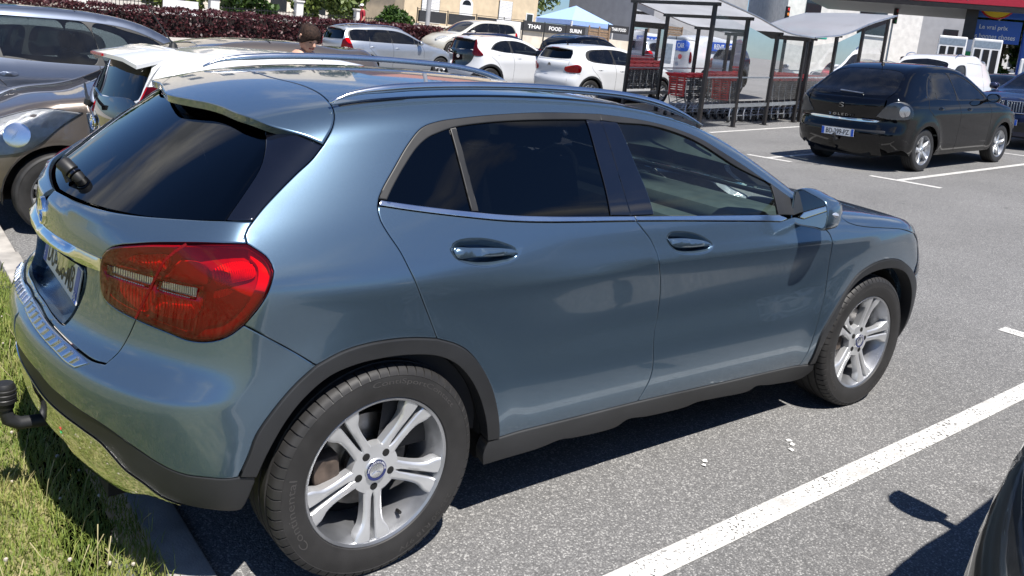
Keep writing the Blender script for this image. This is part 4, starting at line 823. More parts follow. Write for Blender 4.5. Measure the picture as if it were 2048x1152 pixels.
# ---- tail: glass, strakes, tailgate, bumper
gb = cur(('glassbot', 1, 8))+[(-.701, 0, 1.039)]
gtop = [(-.256, -.512, 1.317), (-.262, -.25, 1.335), (-.266, 0, 1.34)]
gl = [cur('strake_g'), gb, mir(gb[::-1]), mir(cur('-strake_g')), mir(gtop), gtop[::-1]]
rg = panel('rear_glass', gt, 'rtop', [FR['rtop'].to2(np.array(c)) for c in gl], M['glass_dark'], ROOT, h=.05, off=-.003, rim=.004, gap=.001, edge=0)[0]
panel('side_strake', gt, 'cor', OL('cor', '-strake_g', [(-.256, -.512, 1.317), (-.284, -.593, 1.334), (-.21, -.64, 1.31), (-.143, -.669, 1.288)], '-strake_q', [(-.381, -.777, 1.104), (-.441, -.743, 1.101)]), GB, ROOT, h=.03, mirror=True, rim=.02)
tg_top = cur(('glassbot', 0, 8))
tgo = [[(-.701, .003, 1.039)]+tg_top[::-1], cur('-tgj'), cur('-tl_t'), cur('-tl_l'), cur('tgbump'), cur('tgbot')+[(-.768, .003, .694)], [(-.768, .003, .694), (-.758, .003, .708)], [(-.758, .003, .708)]+cur('-plate_rec')[:-1]+[(-.699, -.379, .893)], [(-.699, -.379, .893), (-.718, -.26, .893), (-.735, -.13, .891), (-.742, .003, .89)], [(-.742, .003, .89), (-.701, .003, 1.039)]]
def tgf(p):  # crease line above the emblem gives the boot lid its lip
    x, y, z = p[..., 0], np.abs(p[..., 1]), p[..., 2]; zl = 1.010+.036*sm(y, 0, .55)
    return gt(p)-.016*np.where(z > zl, np.exp(-(z-zl)/.05), np.exp((z-zl)/.03))*(1-sm(y, .40, .62))*sm(-x, .5, .6)
tailgate = panel('tailgate', tgf, 'cor', [FR['cor'].to2(np.array(c)) for c in tgo], PB, ROOT, h=.022, mirror=True, seam=True)[0]
rec = [[(-.758, 0, .708)]+cur('-plate_rec')[:-1]+[(-.699, -.379, .893)], [(-.699, -.379, .893), (-.718, -.26, .893), (-.742, 0, .89)]]
rec2 = [FR['rear'].to2(np.array(c)) for c in rec+[mir(c[::-1]) for c in rec[::-1]]]
panel('plate_recess', gf, 'rear', rec2, PB, tailgate, h=.05, off=-.045, rim=-.048, gap=-.001, edge=0)
bar = [cur('bar_t')[:-1]+[(-.743, 0, .925)], mir(([(-.743, 0, .925)]+cur('-bar_t')[1:])), [(-.68, .459, .903), (-.68, .462, .94)], mir(cur('bar_b')+[(-.742, 0, .881)]), [(-.742, 0, .881)]+cur('-bar_b'), [(-.68, -.459, .903), (-.679, -.462, .94)]]
panel('chrome_bar', gf, 'rear', [FR['rear'].to2(np.array(c)) for c in bar], M['chrome'], tailgate, h=.012, ds=.01, off=lambda V, L: .002+.02*sm(bdist(V, L), 0, .018)*(1-.7*sm(np.abs(V[:, 0]), .26, .34)), rim=.01, gap=0, geo=True)
# plate
pl = MB(); T4 = Matrix.Translation((-.697, 0, .739))@Matrix.Rotation(R_(9), 4, 'Y')
pl.box(-.006, .0, -.26, .26, 0, .11, T4, bev=.002); plate = pl.build('number_plate', M['plate'], ROOT)
X3 = lambda v: T4@Vector(v); Xd = lambda v: (T4.to_3x3()@Vector(v))
text_obj('plate_text', 'DU-258-MB', M['ink'], plate, X3((-.0065, 0, .055)), Xd((0, -1, 0)), Xd((0, 0, 1)), .078, .39, .0008, bold=.01)
for s, t in ((1, 'F'), (-1, '56')):
    b = MB(); b.box(-.0075, -.0065, s*.235-.022, s*.235+.022, .004, .106, T4); bb = b.build('plate_band', M['plate_blue'], plate)
    text_obj('plate_text', t, M['white_ink'], plate, X3((-.0085, s*.235, .024)), Xd((0, -1, 0)), Xd((0, 0, 1)), .026, None, .0008)
def star(name, r, mat, parent, c, xd, yd, th=.003):
    X, Y = Vector(xd).normalized(), Vector(yd).normalized(); N = X.cross(Y); v = []; f = []; c = Vector(c)
    for k in range(6):
        a = math.pi/2+k*math.pi/3; q = r if k % 2 == 0 else r*.16; v.append(c+X*math.cos(a)*q+Y*math.sin(a)*q)
    v.append(c+N*th)
    f = [(k, (k+1) % 6, 6) for k in range(6)]
    return link(name, mesh_from(name, v, f, False), mat, parent)
em = MB(); em.lathe([(.0, -.004), (.034, -.004), (.036, -.010), (.041, -.012), (.044, -.008), (.045, 0)], n=40, axis='x', c=(-.742, 0, .972), caps=False); emb = em.build('emblem', M['chrome'], tailgate, smooth=True)
star('emblem_star', .037, M['chrome'], tailgate, (-.752, 0, .972), (0, -1, 0), (0, 0, 1), .004)
# rear wiper
a_, b_ = Vector((-.692, .012, 1.122)), Vector((-.640, -.045, 1.066)); d_ = b_-a_; rw = MB()
rw.tube([a_-d_*.02, a_, a_+d_*.06, a_+d_*.46, a_+d_*.50], [.012, .020, .0235, .0225, .017], 18); rwo = rw.build('rear_wiper', M['rubber'], ROOT, smooth=True)
rw = MB(); rw.tube([a_+d_*.49, a_+d_*.53, a_+d_*.60, a_+d_*.65], [.015, .021, .021, .014], 18); rw.build('wiper_collar', M['gloss_black'], rwo, smooth=True)
rw = MB(); rw.tube([a_+d_*.64, a_+d_*.67, a_+d_*.90, a_+d_*1.0, a_+d_*1.01], [.013, .020, .0165, .012, .004], 18); rw.build('wiper_nozzle', M['rubber'], rwo, smooth=True)
rw = MB(); rw.tube([a_+d_*.1, Vector((-.672, -.01, 1.062))], [.016, .013], 12); rw.build('wiper_spindle', M['rubber'], rwo, smooth=True)
bump = [cur('tl_b'), cur('tgbump'), cur('tgbot')+[(-.768, .003, .694)], [(-.768, .003, .694), (-.80, .003, .665), (-.813, .003, .60), (-.812, .003, .552)], [(-.812, .003, .552)]+cur('-paintlow'), cur('archr_a'), cur('bumpq')]
def bpf(p):  # crease round the bumper
    z = p[..., 2]; d = z-.635; return gf(p)-.012*np.where(d > 0, np.exp(-d/.035), np.exp(d/.12))*(1-sm(p[..., 0], -.62, -.35))
bumper = panel('rear_bumper', bpf, 'cor', [FR['cor'].to2(np.array(c)) for c in bump], PB, ROOT, h=HD, mirror=True, seam=True)[0]
bb = [[(-.812, .003, .552)]+cur('-paintlow'), [(-.425, -.872, .429)]+cur('blackbot'), cur('chup')+[(-.803, .003, .487)], [(-.803, .003, .487), (-.812, .003, .552)]]
panel('bumper_cladding', gf, 'cor', [FR['cor'].to2(np.array(c)) for c in bb], CL, ROOT, h=.03, off=.002, mirror=True, seam=True, rim=.03)
cl_ = cur('chlow')
dfz = [cur('chup')+[(-.803, .003, .487)], [(-.803, .003, .487), (-.785, .003, .372)], [(-.785, .003, .372), (-.775, -.121, .37), (-.761, -.221, .362), (-.745, -.33, .355), (-.728, -.375, .335), (-.698, -.394, .300)], cl_[:5][::-1]]
panel('diffuser_trim', gf, 'cor', [FR['cor'].to2(np.array(c)) for c in dfz], M['chrome'], ROOT, h=.025, off=.006, mirror=True, seam=True, rim=.02)
sl = [cur('sillplate_in')[:-1]+[(-.766, .003, .694)], [(-.766, .003, .694), (-.792, .003, .664)], [(-.792, .003, .664)]+cur('-sillplate_out')[1:], [(-.738, -.478, .641), (-.712, -.519, .664)]]
spl = panel('load_sill_plate', bpf, 'cor', [FR['cor'].to2(np.array(c)) for c in sl], M['satin'], ROOT, h=.02, ds=.012, off=.004, mirror=True, seam=True, rim=.005)[0]
si = np.array([(-.715, -.50, .667), (-.734, -.405, .676), (-.755, -.286, .68), (-.768, -.113, .69), (-.766, 0, .694)]); so = np.array([(-.742, -.465, .641), (-.767, -.352, .647), (-.784, -.23, .653), (-.793, -.119, .658), (-.792, 0, .664)])
ti = catmull(si, .011); to_ = catmull(so, .011); n = 11
for s in (1, -1):
    for k in range(n):
        a = ti[int((k+.5)/n*(len(ti)-1))]; b = to_[int((k+.5)/n*(len(to_)-1))]; q = a+(b-a)*np.array([[.22], [.78]]); q[:, 1] *= s
        pr = project(bpf, FR['rear'], np.stack([-q[:, 1], q[:, 2]], 1)); pr[:, 0] -= .006; pr[:, 2] += .004
        rb = MB(); rb.tube([tuple(pr[0]), tuple(pr[1])], .0045, 6); rb.build('rib', M['satin'], spl, smooth=True)
# tow bar
tw = MB(); tw.tube([(-.60, -.02, .285), (-.76, -.02, .283), (-.815, -.02, .286), (-.845, -.02, .305), (-.855, -.02, .345)], .021, 14); tow = tw.build('tow_bar', CL, ROOT, smooth=True)
tc_ = MB(); tc_.lathe([(.0, .085), (.024, .084), (.030, .074), (.030, .066), (.033, .064), (.033, .056), (.030, .053), (.034, .050), (.034, .040), (.031, .037), (.034, .034), (.034, .022), (.029, .018), (.026, .0), (0, 0)], n=24, axis='z', c=(-.855, -.02, .345), caps=False); tc_.build('tow_ball_cap', M['rubber'], tow, smooth=True)
# ---- lower cladding
panel('rear_arch_trim', gf, 'side', OL('side', 'archr_a', 'archr_b', 'archr_c', [(.448, -.877, .344), (.398, -.877, .347)], '-archr_in', [(-.377, -.873, .419), (-.423, -.873, .432)]), CL, ROOT, h=.03, off=.007, rim=.055, mirror=True)
panel('front_arch_trim', gf, 'side', OL('side', 'archf', [(3.087, -.878, .65), (3.15, -.868, .585), (3.175, -.86, .52), (3.17, -.87, .45), (3.157, -.882, .376), (3.131, -.884, .289), (3.108, -.86, .219)], [(3.108, -.86, .219), (3.085, -.86, .25)], [(3.085, -.86, .25), (3.11, -.863, .329), (3.10, -.883, .471), (3.072, -.887, .561), (3.032, -.889, .616), (2.971, -.891, .665), (2.894, -.893, .695), (2.811, -.894, .71), (2.719, -.894, .714), (2.615, -.894, .704), (2.518, -.895, .676), (2.439, -.896, .624), (2.373, -.894, .499), (2.326, -.891, .42), (2.313, -.879, .349), (2.330, -.854, .28)]), CL, ROOT, h=.03, off=.007, rim=.055, mirror=True)
panel('sill', gf, 'side', OL('side', 'sillt', [(2.326, -.855, .274), (2.356, -.833, .235)], '-sillb', [(.426, -.832, .232), (.40, -.86, .29), (.401, -.876, .343)]), M['clad_grey'], ROOT, h=.03, off=.005, rim=.04, mirror=True)
# ---- tail lights
tlo = OL('cor', 'tl_r', '-tl_t', '-tl_l', '-tl_b')
for side in ('right', 'left'):
    k = dict(mirror=True, sel=side)
    fl_ = panel('tail_light', gf, 'cor', tlo, M['red_dark'], ROOT, h=.03, off=-.034, rim=-.034, gap=.003, **k)[0]
    wsl = [OL('cor', *[[tuple(GC[q][i_]), tuple(GC[q][(i_+1) % 4])] for i_ in range(4)]) for q in ('ws_l', 'ws_r')]
    panel('lens', gf, 'cor', tlo, M['red_lens'], fl_, h=.022, off=.004, rim=.012, gap=.002, edge=.006, tilt=.8, holes=wsl, **k)
    for q in wsl: panel('reversing_lens', gf, 'cor', q, M['glass_clear'], fl_, h=.022, off=.004, rim=.004, gap=.0005, edge=.002, **k)
    def tlp(n, mat, off, rim, hh=.02, gap=.002, dome=0.):
        c = GC[n]; cc = OL('cor', [tuple(p) for p in c]+[tuple(c[0])]) if n[0] == 't' else OL('cor', *[[tuple(c[i_]), tuple(c[(i_+1) % 4])] for i_ in range(4)])
        o_ = (lambda V, L: off+dome*sm(bdist(V, L), 0, .03)) if dome else off
        return panel('reflector', gf, 'cor', cc, mat, fl_, h=hh, ds=.01, off=o_, rim=rim, gap=gap, edge=.003, geo=bool(dome), **k)
    tlp('tl_ul', M['red_refl'], -.026, .008, dome=.014); tlp('tl_ll', M['red_refl'], -.03, .004, dome=-.004); tlp('tl_ur', M['red_flat'], -.022, .010); tlp('tl_lr', M['red_refl'], -.026, .008, dome=.01)
    tlp('tl_big', M['red_refl'], -.026, .008, dome=.018); tlp('tl_seg', M['red_refl'], -.022, .012); tlp('ws_l', M['lamp_white'], -.010, .02, dome=.004); tlp('ws_r', M['lamp_white'], -.008, .02, dome=.004)
    band = OL('cor', ('tl_r', 2, 9), [GC['tl_r'][8], GC['tl_bandin'][0]], 'tl_bandin', [GC['tl_bandin'][-1], GC['tl_b'][4]], ('-tl_b', 0, 5), [GC['tl_b'][0], GC['tl_r'][1], GC['tl_r'][2]])
    panel('light_guide', gf, 'cor', band, M['red_flat'], fl_, h=.02, ds=.012, off=-.018, rim=.014, gap=.004, **k)
    for nm, w_ in (('split_tl', .007),):
        ribbon('split_line', gf, 'cor', FR['cor'].to2(np.array(GC[nm])), w_, M['red_dark'], fl_, off=.0052)
# ---- roof rails
for s in (1, -1):
    pts = [(-.085, -.575, 1.400), (-.033, -.575, 1.424), (.03, -.574, 1.439), (.115, -.573, 1.450), (.219, -.572, 1.460), (.425, -.571, 1.471), (.646, -.57, 1.476), (.89, -.57, 1.474), (1.145, -.572, 1.464), (1.322, -.585, 1.440), (1.45, -.60, 1.405), (1.56, -.625, 1.362)]
    c = catmull(pts, .03); r = MB(); base = len(c)
    vs_ = []; 
    for i, p in enumerate(c):
        u = i/(len(c)-1); w_ = .017*min(1, .35+6*u, .35+6*(1-u)); h_ = .014*min(1, .3+6*u, .3+6*(1-u))
        for q in range(10):
            a = 2*math.pi*q/10; vs_.append((p[0], (p[1]+math.cos(a)*w_)*s, p[2]+math.sin(a)*h_))
    F = [(i*10+q, i*10+(q+1) % 10, (i+1)*10+(q+1) % 10, (i+1)*10+q) for i in range(base-1) for q in range(10)]
    F += [tuple(range(10)), tuple(range((base-1)*10, base*10))]
    m = MB(); m.v = vs_; m.f = F; m.m = [0]*len(F); rail = m.build('roof_rail', M['paint_silver_blue'] if 'paint_silver_blue' in M else M['satin'], ROOT, smooth='all')
    bs = panel('rail_base', gf, 'top', [FR['top'].to2(np.array(onf('top', [(-.05, -.556), (.4, -.552), (.9, -.552), (1.3, -.575), (1.5, -.62)]))), FR['top'].to2(np.array(onf('top', [(1.5, -.632), (1.3, -.592), (.9, -.573), (.4, -.572), (-.05, -.572)])))], M['rubber'], rail, h=.05, off=.002, rim=.004, mirror=True, sel='right' if s == 1 else 'left')
# ---- mirrors
mo = [(-.848, 1.118), (-.878, 1.133), (-.930, 1.123), (-1.000, 1.101), (-1.016, 1.070), (-1.022, 1.022), (-1.018, 1.000), (-.995, .983), (-.974, .984), (-.876, .981), (-.856, .992), (-.848, 1.055)]
for s in (1, -1):
    L = catmull(np.array(mo+mo[:1]), .015)[:-1]; cen = L.mean(0); rings = [(1.958, .93), (1.950, .95), (1.948, 1.0), (1.956, 1.03), (1.99, 1.045), (2.04, 1.0), (2.085, .84), (2.115, .55), (2.125, .15)]
    v = []; K = len(L)
    for x_, sc_ in rings:
        for p in L: q = cen+(p-cen)*sc_; v.append((x_+.03*(q[0]-cen[0])*0, q[0]*s, q[1]))
    F = [(i*K+a, i*K+(a+1) % K, (i+1)*K+(a+1) % K, (i+1)*K+a) for i in range(len(rings)-1) for a in range(K)]+[tuple(range((len(rings)-1)*K, len(rings)*K))]
    m = MB(); m.v = v; m.f = F; m.m = [1 if False else 0]*len(F)
    for i, fc in enumerate(F):
        zc = sum(v[q][2] for q in fc)/len(fc); xc = sum(v[q][0] for q in fc)/len(fc)
        if zc < 1.004 and xc > 1.953: m.m[i] = 1
    hs = m.build('door_mirror', [PB, CL], ROOT, smooth='all')
    gm = MB(); q = [cen+(p-cen)*.93 for p in L]; gm.v = [(1.961-.10*(p[0]-cen[0])+.02*(p[1]-cen[1]), p[0]*s, p[1]) for p in q]; gm.f = [tuple(range(len(q)))]; gm.m = [0]; gm.build('mirror_glass', M['mirror'], hs)
    ar = MB(); ar.tube([(2.02, -.80*s, .99), (2.03, -.875*s, 1.005), (2.03, -.905*s, 1.02)], [.05, .04, .03], 12); ar.build('mirror_foot', M['rubber'], hs, smooth=True)
    ind = MB(); ind.tube([(1.975, -1.012*s, 1.055), (2.005, -1.020*s, 1.05), (2.035, -1.010*s, 1.045), (2.07, -.985*s, 1.04)], [.010, .012, .011, .006], 8); ind.build('indicator', M['lamp_white'], hs, smooth=True)
# ---- wheels
for x_, rot, st in ((0, 0, 0), (2.699, R_(-24), R_(-1.5))):
    for left in (False, True):
        s = 1 if left else -1
        w = wheel(ROOT, (x_, s*.7765, .336), rot=rot, left=left, fine=True, steer=st)
        capm = w.children
        if not left:
            rg_ = MB(); hub = -(.104-.020)-.0065; rg_.lathe([(.0235, hub), (.0325, hub)], n=40, axis='y', caps=False); ring = rg_.build('cap_ring', M['navy_ring'], w)
            star('cap_star', .022, M['satin'], w, (0, hub-.0005, 0), (1, 0, 0), (0, 0, 1), -.0025)
            def arc_text(txt, r, a0, size, h, mat, nm, span=None):
                me = text_mesh(txt, 1.0); co = np.array([q.co[:] for q in me.vertices]); lo, hi = co.min(0), co.max(0); k = size/(hi[1]-lo[1]); wd = (hi[0]-lo[0])*k; kx = k if not span else k*span/(wd/r)
                for q in me.vertices:
                    a = a0-(q.co.x-(lo[0]+hi[0])/2)*kx/r; rr = r+(q.co.y-(lo[1]+hi[1])/2)*k
                    hh = h(rr) if callable(h) else h; q.co = Vector((rr*math.cos(a), hh, rr*math.sin(a)))
                me.materials.clear(); me.materials.append(mat); return link(nm, me, None, w)
            arc_text('MERCEDES-BENZ', .028, R_(90), .0052, hub-.0006, M['white_ink'], 'cap_text', 3.2)
            sw = lambda rr: -(.1172-.35*abs(rr-.284)**1.3*.6)-.0012
            arc_text('Continental', .283, R_(193 if x_ == 0 else 205), .024, sw, M['tyre_let'], 'tyre_lettering', R_(48))
            arc_text('ContiSportContact', .290, R_(68 if x_ == 0 else 80), .020, sw, M['tyre_let'], 'tyre_lettering', R_(64))
            arc_text('235/50 R18 97V', .288, R_(-50), .016, sw, M['tyre_let'], 'tyre_lettering', R_(46))
        va = MB(); a = R_(-60)+0; va.tube([(.203*math.cos(a), -.060, .203*math.sin(a)), (.196*math.cos(a), -.085, .196*math.sin(a))], .0055, 8); va.build('valve', M['rubber'], w)
        cal = MB(); cal.box(-.185, -.10, -.055, .02, -.03, .075, bev=.012); co = cal.build('brake_caliper', M['steel_dark'], w, smooth=True); co.rotation_euler = (0, R_(-6), 0)
# wheel wells, floor, cabin
for x_ in (0, 2.699):
    for s in (1, -1):
        n = 22; ww = MB(); A_ = [R_(4)+R_(172)*i/n for i in range(n+1)]
        ww.v = [(x_+.392*math.cos(a), s*y_, .325+.392*math.sin(a)) for a in A_ for y_ in (.845, .50)]+[(x_, s*.50, .325)]
        ww.f = [(2*i, 2*i+1, 2*i+3, 2*i+2) for i in range(n)]+[(2*n+2, 2*i+1, 2*i+3) for i in range(n)]; ww.m = [0]*len(ww.f); ww.build('wheel_well', M['dark'], ROOT, smooth=False, fix=False)
fl = MB(); fl.box(-.66, 3.3, -.50, .50, .24, .30); fl.box(.42, 2.27, -.80, .80, .24, .33); fl.build('floor_pan', M['dark'], ROOT)
for nm_, bx_ in (('boot_floor', (-.55, .35, -.60, .60, .50, .62)), ('boot_lining', (-.50, -.47, -.60, .60, .35, .98)), ('firewall', (1.98, 2.06, -.72, .72, .35, .95))): cab = MB(); cab.box(*bx_); cab.build(nm_, M['interior'], ROOT)
panel('headliner', gf, 'top', [FR['top'].to2(np.array([(-.02, -.50, 0), (1.40, -.50, 0)])), FR['top'].to2(np.array([(1.40, -.5, 0), (1.40, .5, 0)])), FR['top'].to2(np.array([(1.4, .5, 0), (-.02, .5, 0)])), FR['top'].to2(np.array([(-.02, .5, 0), (-.02, -.5, 0)]))], M['interior_grey'], ROOT, h=.1, off=-.03, rim=0)
panel('door_lining', gf, 'side', [np.array([(.02, .34), (2.1, .34)]), np.array([(2.1, .34), (2.0, .98)]), np.array([(2.0, .98), (.9, 1.03), (.3, 1.08), (.05, 1.10)]), np.array([(.05, 1.10), (.02, .34)])], M['interior'], ROOT, h=.08, off=-.07, rim=0, mirror=True)
for x_, y_ in ((1.28, -.36), (1.28, .36)):
    s_ = seat_mesh().build('seat', M['interior'], ROOT, smooth=True); s_.location = (x_, y_, .52)
bn = seat_mesh(1.2).build('rear_bench', M['interior'], ROOT, smooth=True); bn.location = (.52, 0, .47)
da = MB(); da.box(1.70, 2.12, -.74, .74, .62, .93, bev=.06); da.box(1.80, 2.16, -.70, .70, .90, 1.0, bev=.04); da.build('dashboard', M['interior_grey'], ROOT, smooth=True)
st = MB(); st.tube([(.185*math.cos(a)*.35, .185*math.sin(a), .185*math.cos(a)*.94) for a in np.linspace(0, 2*math.pi, 25)[:-1]], .014, 8, closed=True); st.box(-.02, .02, -.17, .17, -.02, .02); so_ = st.build('steering_wheel', M['interior'], ROOT, smooth=True); so_.location = (1.62, .36, .93)
mr_ = MB(); mr_.box(1.53, 1.56, -.12, .12, 1.23, 1.30, bev=.01); mr_.tube([(1.56, 0, 1.28), (1.60, 0, 1.33)], .01, 6); mr_.build('inside_mirror', M['interior'], ROOT)

# ================================================================== the other cars: one builder, one sheet of measurements per kind
class CarShape:
    def __init__(s, d):
        s.T = Spl(d['T']); s.R = Spl(d['R']); s.F = Spl(d['F']); s.B = Spl(d['B']); s.S = Spl(d['S']); s.d = d; s.H = d.get('H', 1.5)
        s.belt = d.get('belt', .95); s.rb = d.get('rbow', .22); s.fb = d.get('fbow', .2); s.wb = d['wb']; s.Rw = d.get('Rw', .31); s.tp = d.get('taper', .12)
        s.cr = d.get('crown', .05); s.gb = d.get('gbow', .10); s.zc = d.get('crease', .80); s.ca = d.get('camp', .010)
    def W(s, x, z):
        w = s.B(x)-s.S(z); up = sm(z, s.belt, s.H); w = w-up*(s.tp*np.maximum(.4-x, 0)**2+.06*np.maximum(x-1.2, 0)**2)
        d = z-s.zc-.03*(x-1.2)*0; w = w+s.ca*np.where(d > 0, np.exp(-d/.09), np.exp(d/.07))*sm(x, -.3, .5)*(1-sm(x, s.wb-.2, s.wb+.5)*.5)
        for xc in (0, s.wb):
            r = np.hypot(x-xc, z-s.Rw); w = w+.014*np.exp(-((r-s.Rw-.09)/.08)**2)*sm(z, .1, .4)
        return w
    def __call__(s, p):
        x, y, z = p[..., 0], np.abs(p[..., 1]), p[..., 2]
        side = (y-s.W(x, z))*.94; q1 = 1-sm(x, .0, .9); q2 = sm(x, 1.0, 2.0)
        xq = x-s.gb*y*y*q1+s.gb*y*y*q2*(1-sm(x, 2.2, 2.6)*.3); e = .01; t = s.T(xq); sl = (s.T(xq+e)-s.T(xq-e))/(2*e)
        top = (z+s.cr*y*y-t)/np.sqrt(1+sl*sl)
        rear = (s.R(z)+s.rb*y*y+.5*np.maximum(y-.5, 0)**2-x)*.95; front = (x-s.F(z)+s.fb*y*y+.9*np.maximum(y-.4, 0)**2)*.95
        return smax(smax(smax(side, rear, .09), front, .09), top, .07)
def build_car(d, mat, label, pos, yaw, group='cars in the car park', h=.07, name='parked_car', plate=None, detail=True, glass_m=None, up=None):
    f = CarShape(d); root = empty(name); tag(root, label, 'van' if d.get('van') else 'car', group)
    wb = d['wb']; zt = d['zt']; zf = d['zf']; ys = d.get('ys', .60); yf = d.get('yf', .60); zb = d.get('zb', .23); Rw = d.get('Rw', .31); ra = Rw+d.get('archgap', .055)
    tr = d['xr']; tf = d['xf']
    pj = lambda fr, P: [tuple(q) for q in project(f, FR[fr], np.array(P, float))]
    to = lambda fr, *cs: [FR[fr].to2(np.array(c)) for c in cs]
    zs = np.linspace(zb, zt, 7); rseam = pj('rear', [(ys, z) for z in zs]); rtop = pj('rear', [(y, zt) for y in np.linspace(-ys, ys, 9)])
    zs = np.linspace(zf, zb, 7); fseam = pj('front', [(-yf, z) for z in zs]); ftop_ = pj('front', [(y, zf) for y in np.linspace(-yf, yf, 9)])
    x0, x1 = rseam[-1][0], fseam[0][0]; xs = np.linspace(x0, x1, 22)[1:-1]
    def ysf(x):
        zt_ = float(f.T(x)); w = float(f.W(np.array(x), np.array(zt_-.07)))-.05; a = min(1, (x-x0)/.35); b = min(1, (x1-x)/.35); return w*min(a, b)+(ys*(1-a) if a < b else yf*(1-b)) if min(a, b) < 1 else w
    tseam = pj('top', [(x, -ysf(x)) for x in xs])
    tseam = [rseam[-1]]+tseam+[fseam[0]]
    # bottom edge with the two wheel arches
    def arch(xc):
        a0 = math.asin(max(-1, min(1, (zb-Rw)/ra))); return [(xc+ra*math.cos(a), Rw+ra*math.sin(a)) for a in np.linspace(a0, math.pi-a0, 15)]
    sidep = lambda pts: pj('side', pts)
    a_f, a_r = arch(wb), arch(0.); xe, xs_ = fseam[-1][0], rseam[0][0]
    bot = [sidep([(a_f[0][0], zb)]), sidep(a_f), sidep([a_f[-1], (wb*.5, zb), a_r[0]]), sidep(a_r)]
    sh = d['S']
    outl = [rseam, tseam, fseam, [fseam[-1]]+bot[0], bot[1], bot[2], bot[3], [bot[3][-1], rseam[0]]]
    holes = []
    P2 = lambda pts, fr='up': to(fr, sidep(pts+pts[:1]))
    if d.get('dlo'): holes.append(P2(d['dlo']))
    for sd_ in ('right', 'left'):
        k = dict(mirror=True, sel=sd_)
        sp_ = panel('body_side', f, 'up', to('up', *outl), mat, root, h=h, ds=.035, holes=holes, edge=.003, gap=0, **k)[0]
        if d.get('dlo'):
            gm = glass_m or M['glass_car']; gh = [P2(g) for g in d['glass']]
            panel('window_frame', f, 'up', P2(d['dlo']), M['rubber'] if not d.get('chrome_dlo') else M['rubber'], sp_, h=h, ds=.03, off=-.002, rim=.01, holes=gh, gap=-.002, **k)
            for g in d['glass']: panel('window', f, 'up', P2(g), gm, sp_, h=.12, ds=.04, off=-.006, rim=0, gap=-.002, edge=0, **k)
        for ln in d.get('seams', []): 
            r_ = ribbon('door_seam', f, 'side', np.array(ln), .007, M['dark'], sp_, off=.001)[0]
            if sd_ == 'left': r_.data.transform(Matrix.Scale(-1, 4, (0, 1, 0))); r_.data.flip_normals()
        for hx, hz in d.get('handles', []):
            panel('door_handle', f, 'side', [np.array([(hx-.09, hz), (hx-.05, hz+.022), (hx+.07, hz+.020), (hx+.09, hz), (hx+.06, hz-.018), (hx-.06, hz-.018), (hx-.09, hz)])], M['gloss_black'] if d.get('dark_handles') else mat, sp_, h=.03, ds=.02, off=lambda V, L: .004+.02*sm(bdist(V, L), 0, .018), rim=.015, geo=True, **k)
        if d.get('arch_trim'):
            w_ = d['arch_trim']
            for xc, ar in ((0., a_r), (wb, a_f)):
                o2 = [(xc+(ra+w_)*math.cos(a), Rw+(ra+w_)*math.sin(a)) for a in np.linspace(-.25, math.pi+.25, 17)]; i2 = [(xc+(ra-.006)*math.cos(a), Rw+(ra-.006)*math.sin(a)) for a in np.linspace(math.pi+.25, -.25, 17)]
                panel('arch_trim', f, 'side', [np.array(o2), np.array([o2[-1], i2[0]]), np.array(i2), np.array([i2[-1], o2[0]])], M['clad'], sp_, h=.06, ds=.03, off=.006, rim=.03, **k)
        for zz0, zz1, mm in d.get('strips', []):
            panel('side_strip', f, 'side', [np.array([(ra+.03, zz0), (wb-ra-.03, zz0)]), np.array([(wb-ra-.03, zz0), (wb-ra-.03, zz1)]), np.array([(wb-ra-.03, zz1), (ra+.03, zz1)]), np.array([(ra+.03, zz1), (ra+.03, zz0)])], M[mm], sp_, h=.1, ds=.05, off=.006, rim=.012, **k)
        def mix(pts):
            o = []
            for c, a, b in pts: o += pj({'s': 'side', 'r': 'rear', 'f': 'front', 't': 'top'}[c], [((-a) if c == 'r' else (a if c != 'f' else -a), b)] if c != 'r' else [(a, b)])
            return o
        for nm, key, fr, mt, hs in (('tail_light', 'tl', 'cor', M['red_lens'], M['red_refl']), ('headlight', 'hl', 'fcor', M['glass_clear'], M['lamp_white'])):
            if d.get(key):
                q = mix(d[key]); q = q+q[:1]; lens = panel(nm, f, fr, to(fr, q), d.get(key+'_mat') and M[d[key+'_mat']] or mt, root, h=.05, ds=.022, off=.010, rim=.012, gap=0, edge=.005, **k)[0]
                panel('housing', f, fr, to(fr, q), M[d.get(key+'_in', 'red_refl' if key == 'tl' else 'lamp_white')], lens, h=.05, ds=.03, off=.003, rim=.004, gap=.004, **k)
                if d.get(key+'_bulb'):
                    for (c, a, b), rr, mm in d[key+'_bulb']:
                        p0 = np.array(mix([(c, a, b)])[0]); nn = grad(f, p0[None])[0]; u = np.cross(nn, [0, 0, 1]); u /= np.linalg.norm(u); v2 = np.cross(u, nn); mb = MB(); n = 18
                        for r_, hh in ((rr, .004), (rr*.8, .0085), (0.001, .0092)): mb.v += [tuple(p0+nn*hh+(u*math.cos(t)+v2*math.sin(t))*r_) for t in np.linspace(0, 2*math.pi, n+1)[:-1]]
                        mb.f = [(i*n+j, i*n+(j+1) % n, (i+1)*n+(j+1) % n, (i+1)*n+j) for i in range(2) for j in range(n)]; mb.m = [0]*len(mb.f); o_ = mb.build('bulb', M[mm], lens, smooth='all')
                        if sd_ == 'left': o_.data.transform(Matrix.Scale(-1, 4, (0, 1, 0))); o_.data.flip_normals()
    M_ = lambda c: [(p[0], -p[1], p[2]) for p in c]
    xm = d.get('xm', .75); mid = pj('top', [(xm, y) for y in np.linspace(-ysf(xm), ysf(xm), 9)])
